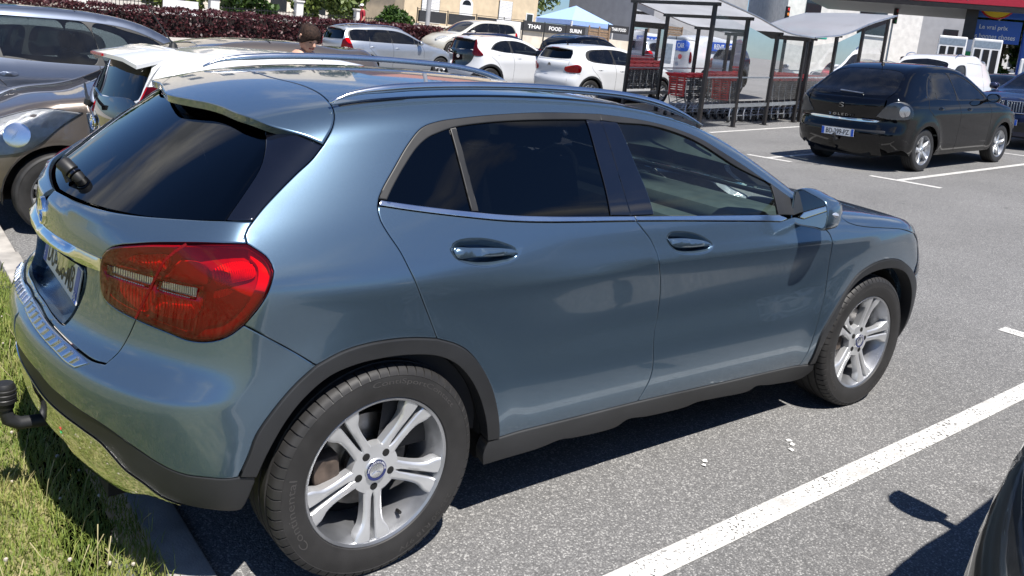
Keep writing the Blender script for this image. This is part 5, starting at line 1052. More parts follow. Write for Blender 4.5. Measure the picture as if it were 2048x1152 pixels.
    def tsplit():
        a = [p for p in tseam if p[0] < xm-.02]; b = [p for p in tseam if p[0] > xm+.02]; return a+[mid[0]], [mid[0]]+b
    ta, tb = tsplit(); full = lambda half, fr, c: to(fr, pj(c, half)+[(p[0], -p[1], p[2]) for p in pj(c, half)[::-1]]+pj(c, half)[:1])
    rw = d.get('rw'); ws = d.get('ws'); rwh = [full(rw, 'rtop', 'rear')] if rw else []; wsh = [full(ws, 'ftop', 'top')] if ws else []
    roofm = M[d['roof_mat']] if d.get('roof_mat') else mat
    rt = panel('roof_rear', f, 'rtop', to('rtop', ta, mid, M_(ta[::-1]), rtop[::-1] if True else rtop), d.get('hatch_mat') and M[d['hatch_mat']] or mat, root, h=h, ds=.035, holes=rwh, gap=0)[0]
    ft = panel('bonnet_and_roof', f, 'ftop', to('ftop', tb, ftop_, M_(tb[::-1]), mid[::-1]), mat, root, h=h, ds=.035, holes=wsh, gap=0)[0]
    gm = glass_m or M['glass_car']
    if rw: panel('rear_window', f, 'rtop', rwh[0], d.get('rw_dark') and M['glass_dark'] or gm, root, h=.08, ds=.04, off=-.004, rim=0, gap=-.002, edge=0)
    if ws:
        panel('windscreen', f, 'ftop', wsh[0], gm, root, h=.08, ds=.04, off=-.004, rim=0, gap=-.002, edge=0)
    panel('tailgate', f, 'rear', to('rear', rseam, rtop, M_(rseam[::-1]), [(rseam[0][0], -rseam[0][1], rseam[0][2]), rseam[0]]), mat, root, h=h, ds=.035, gap=0)
    panel('front_end', f, 'front', to('front', fseam, [fseam[-1], (fseam[-1][0], -fseam[-1][1], fseam[-1][2])], M_(fseam[::-1]), ftop_[::-1]), mat, root, h=h, ds=.035, gap=0)
    # black or coloured patches on tail and nose: (name, frame, code, half outline, material, offset)
    for nm, fr, c, half, mm, of in d.get('patches', []):
        q = pj(c, half); q2 = [(p[0], -p[1], p[2]) for p in q[::-1]]; panel(nm, f, fr, to(fr, q+q2+q[:1]), M[mm] if isinstance(mm, str) else mm, root, h=.06, ds=.025, off=of, rim=.01)
    # wheels, wells, floor, cabin
    yw = d.get('yw', .76)
    for x_ in (0., wb):
        for left in (False, True): wheel(root, (x_, (yw if left else -yw), Rw), Ro=Rw, Rr=d.get('Rr', Rw-.10), hw=.098, kind=d.get('rim', 'star5'), left=left, rot=random.random()*1.2)
    for x_ in (0., wb):
        for s in (1, -1):
            n = 14; m = MB(); v = []; 
            for i in range(n+1):
                a = -.2+(math.pi+.4)*i/n
                for y_ in (yw+.06, .45): v.append((x_+(ra+.012)*math.cos(a), s*y_, Rw+(ra+.012)*math.sin(a)))
            m.v = v; m.f = [(2*i, 2*i+1, 2*i+3, 2*i+2) for i in range(n)]+[tuple(2*i+1 for i in range(n+1))]; m.m = [0]*len(m.f); m.build('wheel_well', M['dark'], root, fix=False)
    m = MB(); m.box(tr+.15, tf-.25, -.45, .45, zb-.03, zb+.08); m.box(ra+.02, wb-ra-.02, -.74, .74, zb-.02, zb+.1); m.build('floor_pan', M['dark'], root)
    if d.get('dlo'):
        cz = d.get('seat', .45); m = MB(); m.box(wb-.85, wb-.45, -.66, .66, .55, f.belt-.02, bev=.04); m.build('dashboard', M['interior_grey'], root)
        for y_ in (-.35, .35): o = seat_mesh(.48).build('seat', M['interior'], root, smooth=True); o.location = (wb-1.45, y_, cz)
        o = seat_mesh(1.1).build('rear_bench', M['interior'], root, smooth=True); o.location = (max(wb-2.25, .38), 0, cz-.08)
        m = MB(); m.box(tr+.30, wb-.6, -.70, .70, .30, .42); m.build('cabin_floor', M['interior'], root)
    # door mirrors
    if d.get('mir'):
        mx, mz = d['mir']; yw_ = float(f.W(np.array(mx), np.array(mz)))
        for s in (-1, 1):
            m = MB(); v = []; K = 14
            for xx, sc_ in ((-.03, .80), (-.035, .96), (0, 1.0), (.05, .95), (.09, .72), (.11, .3)):
                for q in range(K):
                    a = 2*math.pi*q/K; ca, sa = math.cos(a), math.sin(a); pw = lambda t: math.copysign(abs(t)**.7, t); v.append((mx+xx, s*(yw_+.12+pw(ca)*.095*sc_), mz+.07+pw(sa)*.07*sc_))
            m.v = v; m.f = [(i*K+q, i*K+(q+1) % K, (i+1)*K+(q+1) % K, (i+1)*K+q) for i in range(5) for q in range(K)]+[tuple(range(5*K, 6*K))]; m.m = [0]*len(m.f)
            mo_ = m.build('door_mirror', M['gloss_black'] if d.get('black_mirrors') else mat, root, smooth='all')
            g_ = MB(); g_.v = [(mx-.034, s*(yw_+.12+math.cos(t)*.082), mz+.07+math.sin(t)*.058) for t in np.linspace(0, 2*math.pi, 17)[:-1]]; g_.f = [tuple(range(16))]; g_.m = [0]; g_.build('mirror_glass', M['mirror'], mo_)
            a_ = MB(); a_.tube([(mx+.03, s*(yw_-.03), mz+.01), (mx+.03, s*(yw_+.05), mz+.04)], .025, 8); a_.build('mirror_foot', M['rubber'], mo_)
    if d.get('rails'):
        for s in (-1, 1):
            pts = [(x, -ysf(x)+.015) for x in np.linspace(d['rails'][0], d['rails'][1], 12)]; c = pj('top', pts); m = MB(); c2 = [(p[0], p[1]*-s, p[2]+.045*math.sin(math.pi*min(1, max(0, i/(len(c)-1))))**.4+.004) for i, p in enumerate(c)]; m.tube(c2, .016, 8); m.build('roof_rail', M['satin'], root, smooth=True)
    if d.get('ant'):
        ax_, ah = d['ant']; zt_ = float(f.T(ax_)); m = MB(); m.lathe([(.0, .03), (.02, .028), (.03, .0), (.032, -.01)], n=12, axis='z', c=(ax_, 0, zt_), caps=False); m.tube([(ax_, 0, zt_+.02), (ax_-ah*.65, 0, zt_+ah)], [.005, .0025], 6); m.build('aerial', M['rubber'], root)
    if plate:
        txt, xx, zz, side_ = plate; s = -1 if side_ == 'rear' else 1; m = MB(); m.box(xx-.004 if s < 0 else xx, xx if s < 0 else xx+.004, -.26, .26, zz-.055, zz+.055); pl_ = m.build('number_plate', M['plate'], root)
        text_obj('plate_text', txt, M['ink'], pl_, (xx+s*.005, 0, zz), (0, s, 0), (0, 0, 1), .075, .37, .001, bold=.012)
        for q in (-1, 1):
            m = MB(); m.box(min(xx+s*.0045, xx+s*.006), max(xx+s*.0045, xx+s*.006), q*.238-.02, q*.238+.02, zz-.052, zz+.052); m.build('plate_band', M['plate_blue'], pl_)
    place(root, pos, yaw, up); root['_f'] = 0
    CARF[root.name] = f
    return root
CARF = {}
def place(o, pos, yaw, up=None):
    """stand a thing on the sloping car park"""
    x, y = pos[0], pos[1]; z = pos[2] if len(pos) > 2 and pos[2] is not None else float(ground_z(x, y)); e = .8
    if up is None: up = Vector((-(float(ground_z(x+e, y))-float(ground_z(x-e, y)))/(2*e), -(float(ground_z(x, y+e))-float(ground_z(x, y-e)))/(2*e), 1)).normalized()
    up = Vector(up).normalized(); X = Vector((math.cos(yaw), math.sin(yaw), 0)); X = (X-up*X.dot(up)).normalized(); Y = up.cross(X)
    o.matrix_world = Matrix(((X.x, Y.x, up.x, x), (X.y, Y.y, up.y, y), (X.z, Y.z, up.z, z), (0, 0, 0, 1)))

# ------------------------------------------------------------------ measurement sheets
def S_(b=.95, t=1.45, tum=.23, low=.06):
    k = (t-b); return [(.18, low+.02), (.30, .028), (.5, .006), (.7, .0), (b-.10, .008), (b, .03), (b+.1*k, .05), (b+.35*k, .05+tum*.26), (b+.7*k, .05+tum*.62), (b+k, .05+tum), (b+1.25*k, .05+tum*1.5)]
def B_(hw, xr, xf): return [(xr, hw-.085), (xr+.35, hw-.025), (xr+.9, hw), (xf-1.3, hw), (xf-.8, hw-.004), (xf-.35, hw-.05), (xf, hw-.11)]
SH = {}
SH['saloon_hatch'] = dict(wb=2.578, H=1.56, belt=.98, xr=-.93, xf=3.50, T=[(-.93, .98), (-.84, 1.075), (-.62, 1.20), (-.40, 1.345), (-.2, 1.455), (.05, 1.525), (.4, 1.56), (.9, 1.565), (1.3, 1.525), (1.6, 1.435), (1.95, 1.26), (2.25, 1.10), (2.5, 1.03), (2.9, .96), (3.2, .88), (3.4, .75), (3.5, .6)],
    R=[(.2, -.78), (.32, -.86), (.45, -.915), (.58, -.925), (.66, -.90), (.75, -.885), (.9, -.90), (1.0, -.905), (1.06, -.88), (1.12, -.84)], F=[(.2, 3.35), (.4, 3.47), (.6, 3.48), (.75, 3.42), (.9, 3.25)], B=B_(.884, -.93, 3.5), S=S_(1.0, 1.52, .25), zt=1.06, zf=.72, Rw=.318, Rr=.222, rim='star5', rbow=.26, camp=.014, crease=.84,
    dlo=[(-.02, 1.09), (.10, 1.27), (.24, 1.395), (.42, 1.435), (.9, 1.455), (1.25, 1.425), (1.55, 1.33), (1.83, 1.17), (1.93, 1.07), (1.2, 1.045), (.5, 1.06)],
    glass=[[(.03, 1.10), (.13, 1.26), (.25, 1.375), (.27, 1.075)], [(.30, 1.075), (.29, 1.395), (.45, 1.425), (.86, 1.44), (.90, 1.06), (.6, 1.065)], [(.97, 1.06), (.95, 1.44), (1.22, 1.415), (1.5, 1.33), (1.77, 1.18), (1.86, 1.08), (1.4, 1.06)]],
    rw=[(0, 1.47), (.40, 1.455), (.53, 1.41), (.585, 1.30), (.625, 1.17), (.60, 1.125), (.35, 1.105), (0, 1.10)], ws=[(1.45, 0), (1.50, -.35), (1.57, -.56), (2.0, -.66), (2.18, -.66), (2.25, -.3), (2.27, 0)],
    tl=[('r', .50, .80), ('r', .66, 1.0), ('s', -.62, 1.03), ('s', -.47, .90), ('s', -.50, .81), ('r', .70, .775)], tl_mat='glass_clear', tl_in='grey_lamp', tl_bulb=[(('s', -.64, .895), .085, 'galv_lamp'), (('s', -.64, .895), .036, 'red_flat')],
    hl=[('s', 3.0, .82), ('s', 3.15, .70), ('f', .55, .64), ('f', .42, .70), ('f', .52, .76), ('s', 3.1, .83)], mir=(1.85, 1.02), handles=[(.36, .93), (1.28, .91)], seams=[[(.02, 1.06), (-.02, .95), (.08, .86), (.33, .66), (.38, .40), (.40, .28)], [(.93, 1.05), (.98, .8), (.97, .5), (.93, .28)], [(1.93, 1.03), (2.03, .9), (2.05, .6), (2.0, .3)]], ant=(.12, .22), archgap=.05, seat=.50,
    patches=[('chrome_strip', 'rear', 'rear', [(0, .745), (.52, .75), (.56, .735), (.53, .72), (0, .712)], 'chrome', .008), ('bumper_strip', 'rear', 'rear', [(.42, .60), (.66, .60), (.66, .575), (.42, .575)], 'clad', .006)])
SH['hatch'] = dict(wb=2.54, H=1.474, belt=.96, xr=-.70, xf=3.29, T=[(-.70, .98), (-.60, 1.12), (-.48, 1.285), (-.36, 1.39), (-.2, 1.43), (.2, 1.46), (.7, 1.47), (1.2, 1.435), (1.5, 1.36), (1.8, 1.225), (2.1, 1.08), (2.3, 1.02), (2.7, .965), (3.0, .89), (3.2, .76), (3.29, .6)],
    R=[(.2, -.58), (.35, -.65), (.5, -.70), (.64, -.69), (.72, -.655), (.9, -.66), (1.0, -.655), (1.1, -.61)], F=[(.2, 3.17), (.4, 3.26), (.6, 3.28), (.75, 3.22), (.9, 3.08)], B=B_(.868, -.7, 3.29), S=S_(.98, 1.44, .22), zt=1.07, zf=.72, Rw=.312, Rr=.21, rbow=.24, camp=.006, dark_handles=False, black_mirrors=True, arch_trim=.05, rim='multi',
    dlo=[(-.08, 1.10), (-.12, 1.16), (-.08, 1.28), (.04, 1.34), (.4, 1.37), (.8, 1.375), (1.2, 1.34), (1.5, 1.25), (1.80, 1.07), (1.82, .99), (1.0, 1.0), (.3, 1.035), (.05, 1.06)],
    glass=[[(.0, 1.10), (-.02, 1.18), (.06, 1.30), (.4, 1.35), (.70, 1.355), (.76, 1.03), (.35, 1.05)], [(.86, 1.02), (.82, 1.355), (1.18, 1.325), (1.45, 1.24), (1.72, 1.08), (1.75, 1.01)]],
    rw=[(0, 1.385), (.42, 1.37), (.53, 1.32), (.61, 1.17), (.60, 1.13), (.35, 1.105), (0, 1.10)], rw_dark=True, ws=[(1.35, 0), (1.40, -.35), (1.46, -.53), (1.85, -.66), (2.06, -.68), (2.15, -.35), (2.18, 0)],
    tl=[('r', .52, .92), ('s', -.42, .985), ('s', -.33, .93), ('s', -.36, .81), ('s', -.47, .79), ('r', .56, .80), ('r', .50, .85)], tl_in='red_flat', hl=[('s', 2.75, .86), ('s', 3.0, .78), ('f', .55, .70), ('f', .45, .76), ('s', 3.0, .87)], mir=(1.68, .99), handles=[(.30, .88), (1.05, .86)], seams=[[(.0, 1.05), (.03, .9), (.22, .72), (.36, .55)], [(.80, 1.02), (.84, .8), (.82, .3)], [(1.72, .99), (1.85, .85), (1.85, .5)], [(-.64, .78), (-.5, .77), (-.36, .76)]], ant=(-.1, .10))
SH['crossover_mini'] = dict(wb=2.43, H=1.51, belt=1.0, xr=-.52, xf=3.16, T=[(-.52, 1.05), (-.46, 1.20), (-.38, 1.38), (-.30, 1.455), (-.1, 1.485), (.3, 1.505), (.7, 1.51), (1.1, 1.475), (1.4, 1.40), (1.7, 1.26), (2.0, 1.12), (2.2, 1.07), (2.6, 1.0), (2.9, .92), (3.1, .78), (3.16, .62)],
    R=[(.2, -.42), (.35, -.48), (.5, -.52), (.65, -.515), (.8, -.49), (.95, -.48), (1.05, -.47), (1.15, -.44)], F=[(.2, 3.05), (.4, 3.13), (.6, 3.15), (.75, 3.1), (.9, 2.96)], B=B_(.865, -.52, 3.16), S=S_(1.0, 1.47, .22), zt=1.12, zf=.75, Rw=.335, Rr=.235, rbow=.26, arch_trim=.06, camp=.008, black_mirrors=True,
    dlo=[(.04, 1.16), (.20, 1.30), (.42, 1.385), (.75, 1.41), (1.1, 1.385), (1.4, 1.29), (1.72, 1.10), (1.72, 1.04), (.9, 1.07), (.4, 1.10)], glass=[[(.10, 1.165), (.24, 1.29), (.44, 1.37), (.66, 1.39), (.70, 1.09), (.4, 1.12)], [(.80, 1.085), (.77, 1.39), (1.08, 1.37), (1.36, 1.28), (1.64, 1.11), (1.65, 1.06)]],
    rw=[(0, 1.435), (.40, 1.425), (.50, 1.39), (.57, 1.22), (.57, 1.16), (.35, 1.13), (0, 1.125)], rw_dark=True, ws=[(1.25, 0), (1.30, -.35), (1.36, -.53), (1.75, -.66), (1.96, -.68), (2.05, -.35), (2.08, 0)],
    tl=[('r', .50, 1.40), ('s', -.26, 1.40), ('s', -.30, 1.20), ('s', -.22, 1.00), ('r', .56, 1.0), ('r', .53, 1.2)], tl_in='red_dark', hl=[('s', 2.65, .92), ('s', 2.9, .84), ('f', .55, .74), ('f', .45, .80), ('s', 2.9, .92)], mir=(1.58, 1.05), handles=[(.98, .95), (.28, 1.02)],
    seams=[[(.05, 1.13), (.03, 1.0), (.25, .80), (.40, .55)], [(.74, 1.08), (.80, .8), (.78, .35)], [(1.65, 1.05), (1.75, .85), (1.75, .5)]], ant=(-.18, .07), patches=[('black_hatch', 'rear', 'rear', [(0, 1.115), (.52, 1.115), (.60, 1.02), (.52, .82), (.30, .68), (0, .665)], 'gloss_black', .006)])
SH['estate'] = dict(wb=2.708, H=1.54, belt=.98, xr=-.93, xf=3.50, T=[(-.93, .98), (-.88, 1.12), (-.80, 1.32), (-.70, 1.45), (-.5, 1.49), (0, 1.525), (.6, 1.54), (1.1, 1.51), (1.45, 1.42), (1.8, 1.26), (2.2, 1.09), (2.45, 1.01), (2.8, .94), (3.1, .86), (3.35, .74), (3.5, .55)],
    R=[(.2, -.82), (.35, -.88), (.5, -.925), (.65, -.915), (.75, -.885), (.95, -.885), (1.1, -.86)], F=[(.2, 3.36), (.4, 3.46), (.55, 3.48), (.7, 3.40), (.85, 3.2)], B=B_(.875, -.93, 3.5), S=S_(1.0, 1.5, .21), zt=1.08, zf=.66, Rw=.318, Rr=.215, rbow=.18, rails=(-.55, 1.35), camp=.004,
    dlo=[(-.60, 1.08), (-.64, 1.18), (-.58, 1.36), (-.46, 1.405), (0, 1.42), (.7, 1.43), (1.15, 1.395), (1.5, 1.29), (1.85, 1.13), (2.02, 1.04), (1.2, 1.03), (.3, 1.055)],
    glass=[[(-.55, 1.09), (-.58, 1.19), (-.52, 1.36), (-.02, 1.40), (.02, 1.07)], [(.08, 1.065), (.04, 1.40), (.72, 1.41), (.82, 1.045)], [(.90, 1.045), (.80, 1.41), (1.12, 1.38), (1.45, 1.29), (1.66, 1.19), (1.66, 1.045)], [(1.70, 1.045), (1.70, 1.17), (1.92, 1.06)]],
    rw=[(0, 1.44), (.45, 1.43), (.56, 1.38), (.62, 1.16), (.60, 1.12), (0, 1.10)], rw_dark=True, ws=[(1.40, 0), (1.45, -.35), (1.52, -.54), (1.9, -.66), (2.2, -.68), (2.3, -.35), (2.33, 0)],
    tl=[('r', .62, 1.09), ('s', -.66, 1.16), ('s', -.56, .90), ('s', -.55, .76), ('r', .60, .76)], tl_in='red_flat', hl=[('s', 2.95, .80), ('s', 3.2, .70), ('f', .5, .62), ('s', 3.15, .80)], mir=(1.80, 1.0), handles=[(.12, .90), (1.02, .88)], strips=[(.56, .60, 'paint_silver')],
    seams=[[(.04, 1.05), (.02, .9), (.2, .7), (.36, .5)], [(.85, 1.04), (.88, .8), (.86, .3)], [(1.9, 1.03), (2.02, .85), (2.02, .4)]])
SH['mpv'] = dict(wb=2.70, H=1.60, belt=1.02, xr=-.85, xf=3.45, T=[(-.85, 1.02), (-.78, 1.20), (-.68, 1.42), (-.56, 1.53), (-.3, 1.575), (.2, 1.60), (.8, 1.60), (1.2, 1.56), (1.5, 1.48), (1.9, 1.28), (2.3, 1.08), (2.5, 1.01), (2.85, .95), (3.1, .87), (3.35, .72), (3.45, .55)],
    R=[(.2, -.72), (.4, -.82), (.55, -.845), (.7, -.82), (.95, -.81), (1.1, -.78)], F=[(.2, 3.3), (.4, 3.41), (.55, 3.43), (.7, 3.36), (.9, 3.1)], B=B_(.885, -.85, 3.45), S=S_(1.03, 1.56, .21), zt=1.10, zf=.68, Rw=.322, Rr=.21, rbow=.2, camp=.012, crease=.86, rim='multi',
    dlo=[(-.52, 1.14), (-.54, 1.24), (-.46, 1.40), (-.30, 1.46), (.3, 1.485), (.9, 1.48), (1.25, 1.44), (1.6, 1.31), (1.95, 1.13), (2.05, 1.05), (1.0, 1.05), (.1, 1.08)],
    glass=[[(-.46, 1.15), (-.48, 1.24), (-.40, 1.40), (-.04, 1.455), (.02, 1.10)], [(.08, 1.10), (.02, 1.455), (.82, 1.46), (.90, 1.07)], [(.98, 1.07), (.90, 1.46), (1.22, 1.42), (1.55, 1.30), (1.62, 1.06)], [(1.68, 1.06), (1.64, 1.255), (1.95, 1.09)]],
    rw=[(0, 1.50), (.45, 1.485), (.56, 1.43), (.63, 1.20), (.60, 1.15), (0, 1.12)], rw_dark=True, ws=[(1.42, 0), (1.47, -.35), (1.54, -.56), (1.95, -.66), (2.25, -.68), (2.33, -.35), (2.36, 0)],
    tl=[('r', .63, 1.15), ('s', -.52, 1.15), ('s', -.45, .95), ('s', -.5, .82), ('r', .62, .82)], tl_in='red_flat', hl=[('s', 2.85, .85), ('s', 3.1, .76), ('f', .52, .66), ('f', .45, .72), ('s', 3.05, .86)], mir=(1.80, 1.02), handles=[(.12, .93), (1.05, .91)],
    seams=[[(.04, 1.07), (.0, .95), (.2, .72), (.36, .5)], [(.93, 1.05), (.96, .8), (.94, .3)], [(1.95, 1.04), (2.05, .85), (2.05, .4)]])
SH['city_glass_hatch'] = dict(wb=2.34, H=1.46, belt=.98, xr=-.50, xf=2.95, T=[(-.50, 1.0), (-.44, 1.16), (-.35, 1.33), (-.27, 1.41), (-.05, 1.435), (.3, 1.455), (.7, 1.46), (1.05, 1.43), (1.35, 1.35), (1.65, 1.21), (1.95, 1.06), (2.15, 1.0), (2.5, .94), (2.75, .84), (2.9, .7), (2.95, .55)],
    R=[(.2, -.38), (.35, -.45), (.5, -.50), (.64, -.495), (.75, -.465), (.9, -.465), (1.0, -.455), (1.1, -.42)], F=[(.2, 2.86), (.4, 2.93), (.55, 2.945), (.7, 2.88), (.85, 2.75)], B=B_(.805, -.5, 2.95), S=S_(.98, 1.42, .20), zt=1.06, zf=.68, Rw=.29, Rr=.19, rbow=.24, yw=.71, ys=.55, yf=.55,
    dlo=[(.02, 1.09), (.12, 1.24), (.30, 1.335), (.7, 1.36), (1.05, 1.33), (1.35, 1.23), (1.62, 1.06), (1.62, 1.0), (.8, 1.02)], glass=[[(.08, 1.095), (.16, 1.23), (.32, 1.32), (.60, 1.34), (.66, 1.04)], [(.74, 1.04), (.70, 1.34), (1.02, 1.315), (1.3, 1.22), (1.55, 1.07), (1.56, 1.02)]],
    rw=[(0, 1.385), (.40, 1.375), (.48, 1.34), (.53, 1.18), (.53, 1.10), (.3, 1.075), (0, 1.07)], rw_dark=True, ws=[(1.22, 0), (1.27, -.32), (1.33, -.48), (1.68, -.60), (1.88, -.62), (1.98, -.32), (2.0, 0)],
    tl=[('r', .54, 1.20), ('s', -.27, 1.20), ('s', -.22, .95), ('r', .55, .90)], tl_in='red_dark', hl=[('s', 2.45, .86), ('s', 2.7, .78), ('f', .5, .68), ('s', 2.65, .86)], mir=(1.50, .98), handles=[(.25, .92), (.95, .90)], ant=(-.02, .32),
    seams=[[(.03, 1.06), (.0, .95), (.2, .70), (.32, .5)], [(.68, 1.02), (.72, .8), (.70, .3)]], patches=[('black_hatch', 'rear', 'rear', [(0, 1.062), (.535, 1.062), (.545, .95), (.48, .80), (.32, .73), (0, .72)], 'gloss_black', .006)])
SH['city_low'] = dict(SH['city_glass_hatch'], H=1.40, T=[(-.50, .99), (-.44, 1.13), (-.35, 1.28), (-.27, 1.35), (-.05, 1.375), (.3, 1.395), (.7, 1.40), (1.05, 1.37), (1.35, 1.29), (1.65, 1.17), (1.95, 1.05), (2.15, 1.0), (2.5, .94), (2.75, .84), (2.9, .7), (2.95, .55)], S=S_(.97, 1.36, .20), rw=[(0, 1.325), (.40, 1.315), (.48, 1.28), (.53, 1.15), (.53, 1.09), (.3, 1.072), (0, 1.068)], dlo=[(.02, 1.07), (.12, 1.20), (.30, 1.285), (.7, 1.305), (1.05, 1.28), (1.35, 1.19), (1.60, 1.05), (1.60, .99), (.8, 1.01)], glass=[[(.08, 1.075), (.16, 1.19), (.32, 1.27), (.60, 1.288), (.66, 1.03)], [(.74, 1.03), (.70, 1.288), (1.02, 1.265), (1.3, 1.18), (1.53, 1.06), (1.54, 1.01)]], tl=[('r', .55, 1.16), ('s', -.25, 1.16), ('s', -.22, .95), ('r', .56, .90)], tl_in='dark')
SH['city'] = dict(SH['city_glass_hatch'], arch_trim=None, patches=[('lower_grille', 'front', 'front', [(0, .36), (.42, .38), (.48, .26), (0, .25)], 'clad', .004)], ant=None, hl=[('s', 2.20, .865), ('s', 2.33, .77), ('s', 2.47, .64), ('s', 2.60, .575), ('f', .60, .55), ('f', .48, .585), ('f', .46, .68), ('s', 2.60, .835), ('s', 2.42, .885)], hl_in='lamp_white', hl_bulb=[(('s', 2.60, .70), .085, 'satin'), (('s', 2.60, .70), .05, 'lamp_white')], rim='multi', S=S_(.98, 1.42, .20, .05), camp=.002)
SH['suv'] = dict(wb=2.67, H=1.60, belt=1.05, xr=-.80, xf=3.60, T=[(-.80, 1.05), (-.72, 1.20), (-.55, 1.38), (-.35, 1.49), (-.1, 1.545), (.4, 1.59), (.8, 1.59), (1.2, 1.55), (1.5, 1.46), (1.8, 1.31), (2.15, 1.14), (2.4, 1.08), (2.9, 1.03), (3.25, .96), (3.5, .80), (3.6, .6)],
    R=[(.2, -.66), (.4, -.77), (.6, -.80), (.8, -.77), (1.0, -.76), (1.15, -.73)], F=[(.2, 3.46), (.4, 3.57), (.6, 3.59), (.8, 3.56), (.95, 3.42)], B=B_(.90, -.8, 3.6), S=S_(1.06, 1.55, .24), zt=1.12, zf=.86, Rw=.345, Rr=.24, arch_trim=.05, rbow=.25,
    dlo=[(-.30, 1.17), (-.15, 1.30), (.05, 1.43), (.4, 1.475), (.85, 1.475), (1.2, 1.44), (1.5, 1.34), (1.85, 1.17), (1.95, 1.09), (1.0, 1.10)], glass=[[(-.20, 1.175), (-.1, 1.30), (.02, 1.40), (.06, 1.155)], [(.12, 1.15), (.08, 1.42), (.4, 1.455), (.78, 1.455), (.86, 1.125)], [(.93, 1.12), (.86, 1.455), (1.18, 1.42), (1.46, 1.33), (1.80, 1.16), (1.86, 1.105)]],
    rw=[(0, 1.47), (.42, 1.455), (.53, 1.40), (.62, 1.20), (.6, 1.16), (0, 1.14)], rw_dark=True, ws=[(1.42, 0), (1.47, -.35), (1.54, -.56), (1.9, -.67), (2.12, -.69), (2.22, -.35), (2.25, 0)],
    tl=[('r', .55, 1.05), ('s', -.45, 1.06), ('s', -.42, .95), ('r', .55, .93)], tl_in='red_flat', hl=[('s', 3.15, .92), ('s', 3.35, .86), ('f', .56, .80), ('f', .48, .84), ('f', .5, .90), ('s', 3.3, .95)], mir=(1.82, 1.07), handles=[(.2, .97), (1.1, .95)], seams=[[(.0, 1.12), (-.02, .95), (.25, .75), (.42, .5)], [(.9, 1.10), (.94, .8), (.92, .35)]], rails=(-.2, 1.35),
    patches=[('kidney_grille', 'front', 'front', [(.03, .90), (.38, .90), (.40, .82), (.36, .68), (.06, .68), (.03, .74)], 'gloss_black', .006), ('lower_intake', 'front', 'front', [(0, .46), (.5, .50), (.58, .36), (0, .33)], 'clad', .005)])
SH['small_van'] = dict(van=True, wb=2.70, H=1.80, belt=1.1, xr=-.80, xf=3.40, T=[(-.80, 1.55), (-.76, 1.72), (-.6, 1.775), (0, 1.80), (.8, 1.80), (1.25, 1.78), (1.5, 1.70), (1.8, 1.48), (2.1, 1.26), (2.3, 1.15), (2.6, 1.07), (3.0, .97), (3.3, .80), (3.4, .6)],
    R=[(.2, -.70), (.4, -.78), (.7, -.79), (1.1, -.78), (1.5, -.75)], F=[(.2, 3.28), (.4, 3.38), (.6, 3.39), (.8, 3.32), (.95, 3.2)], B=B_(.90, -.8, 3.4), S=S_(1.1, 1.76, .13), zt=1.60, zf=.74, Rw=.32, Rr=.2, rbow=.06, ys=.68, xm=.9,
    dlo=[(1.02, 1.12), (.99, 1.52), (1.2, 1.55), (1.45, 1.50), (1.72, 1.32), (1.95, 1.15)], glass=[[(1.07, 1.13), (1.05, 1.50), (1.2, 1.53), (1.42, 1.48), (1.66, 1.32), (1.85, 1.15)]], ws=[(1.55, 0), (1.59, -.4), (1.64, -.62), (1.95, -.68), (2.18, -.68), (2.24, 0)], tl=[('r', .70, 1.20), ('s', -.70, 1.20), ('s', -.70, .85), ('r', .72, .85)], tl_in='red_flat', mir=(1.7, 1.1), handles=[(1.1, .98)], strips=[(.45, .53, 'clad')], seams=[[(.95, 1.55), (.97, 1.1), (.95, .4)], [(.0, 1.60), (-.02, .7)], [(.0, 1.60), (.9, 1.62)]], rails=(.9, 1.4))
SH['van'] = dict(van=True, wb=3.10, H=1.95, belt=1.2, xr=-1.0, xf=4.0, T=[(-1.0, 1.70), (-.96, 1.86), (-.8, 1.92), (0, 1.95), (1.2, 1.95), (1.9, 1.93), (2.2, 1.85), (2.5, 1.60), (2.8, 1.34), (3.0, 1.22), (3.3, 1.12), (3.6, 1.0), (3.9, .8), (4.0, .6)],
    R=[(.2, -.90), (.4, -.98), (.7, -.99), (1.2, -.98), (1.7, -.95)], F=[(.2, 3.9), (.4, 3.98), (.6, 3.99), (.8, 3.9), (1.0, 3.75)], B=B_(.95, -1., 4.), S=S_(1.2, 1.9, .11), zt=1.74, zf=.78, Rw=.33, Rr=.2, rbow=.05, ys=.74, xm=1.2,
    dlo=[(1.75, 1.22), (1.72, 1.66), (2.0, 1.68), (2.2, 1.60), (2.5, 1.36), (2.65, 1.22)], glass=[[(1.80, 1.23), (1.78, 1.63), (2.0, 1.65), (2.17, 1.58), (2.45, 1.36), (2.56, 1.24)]], ws=[(2.24, 0), (2.28, -.4), (2.34, -.64), (2.65, -.72), (2.9, -.74), (2.96, 0)], tl=[('r', .76, 1.30), ('s', -.88, 1.30), ('s', -.88, .90), ('r', .78, .90)], tl_in='red_flat', mir=(2.4, 1.22), seams=[[(.65, 1.8), (.65, .4)], [(1.68, 1.7), (1.7, .4)]],
    patches=[('advert_panel', 'rear', 'rear', [(0, 1.72), (.62, 1.70), (.66, 1.36), (0, 1.35)], 'plate_blue', .006), ('door_gap', 'rear', 'rear', [(0, 1.9), (.006, 1.9), (.006, .5), (0, .5)], 'dark', .008)])
SEAT = build_car(SH['saloon_hatch'], M['paint_black'], 'black liftback with clear tail lights and lettered boot, standing alone in the aisle', (11.31, 4.0), R_(.3), plate=('BD-299-PZ', -.935, .535, 'rear'), h=.05)
C3 = build_car(SH['hatch'], M['paint_white'], 'white hatchback with rounded red tail lights beside the shelter post', (13.3, 13.4), R_(0))
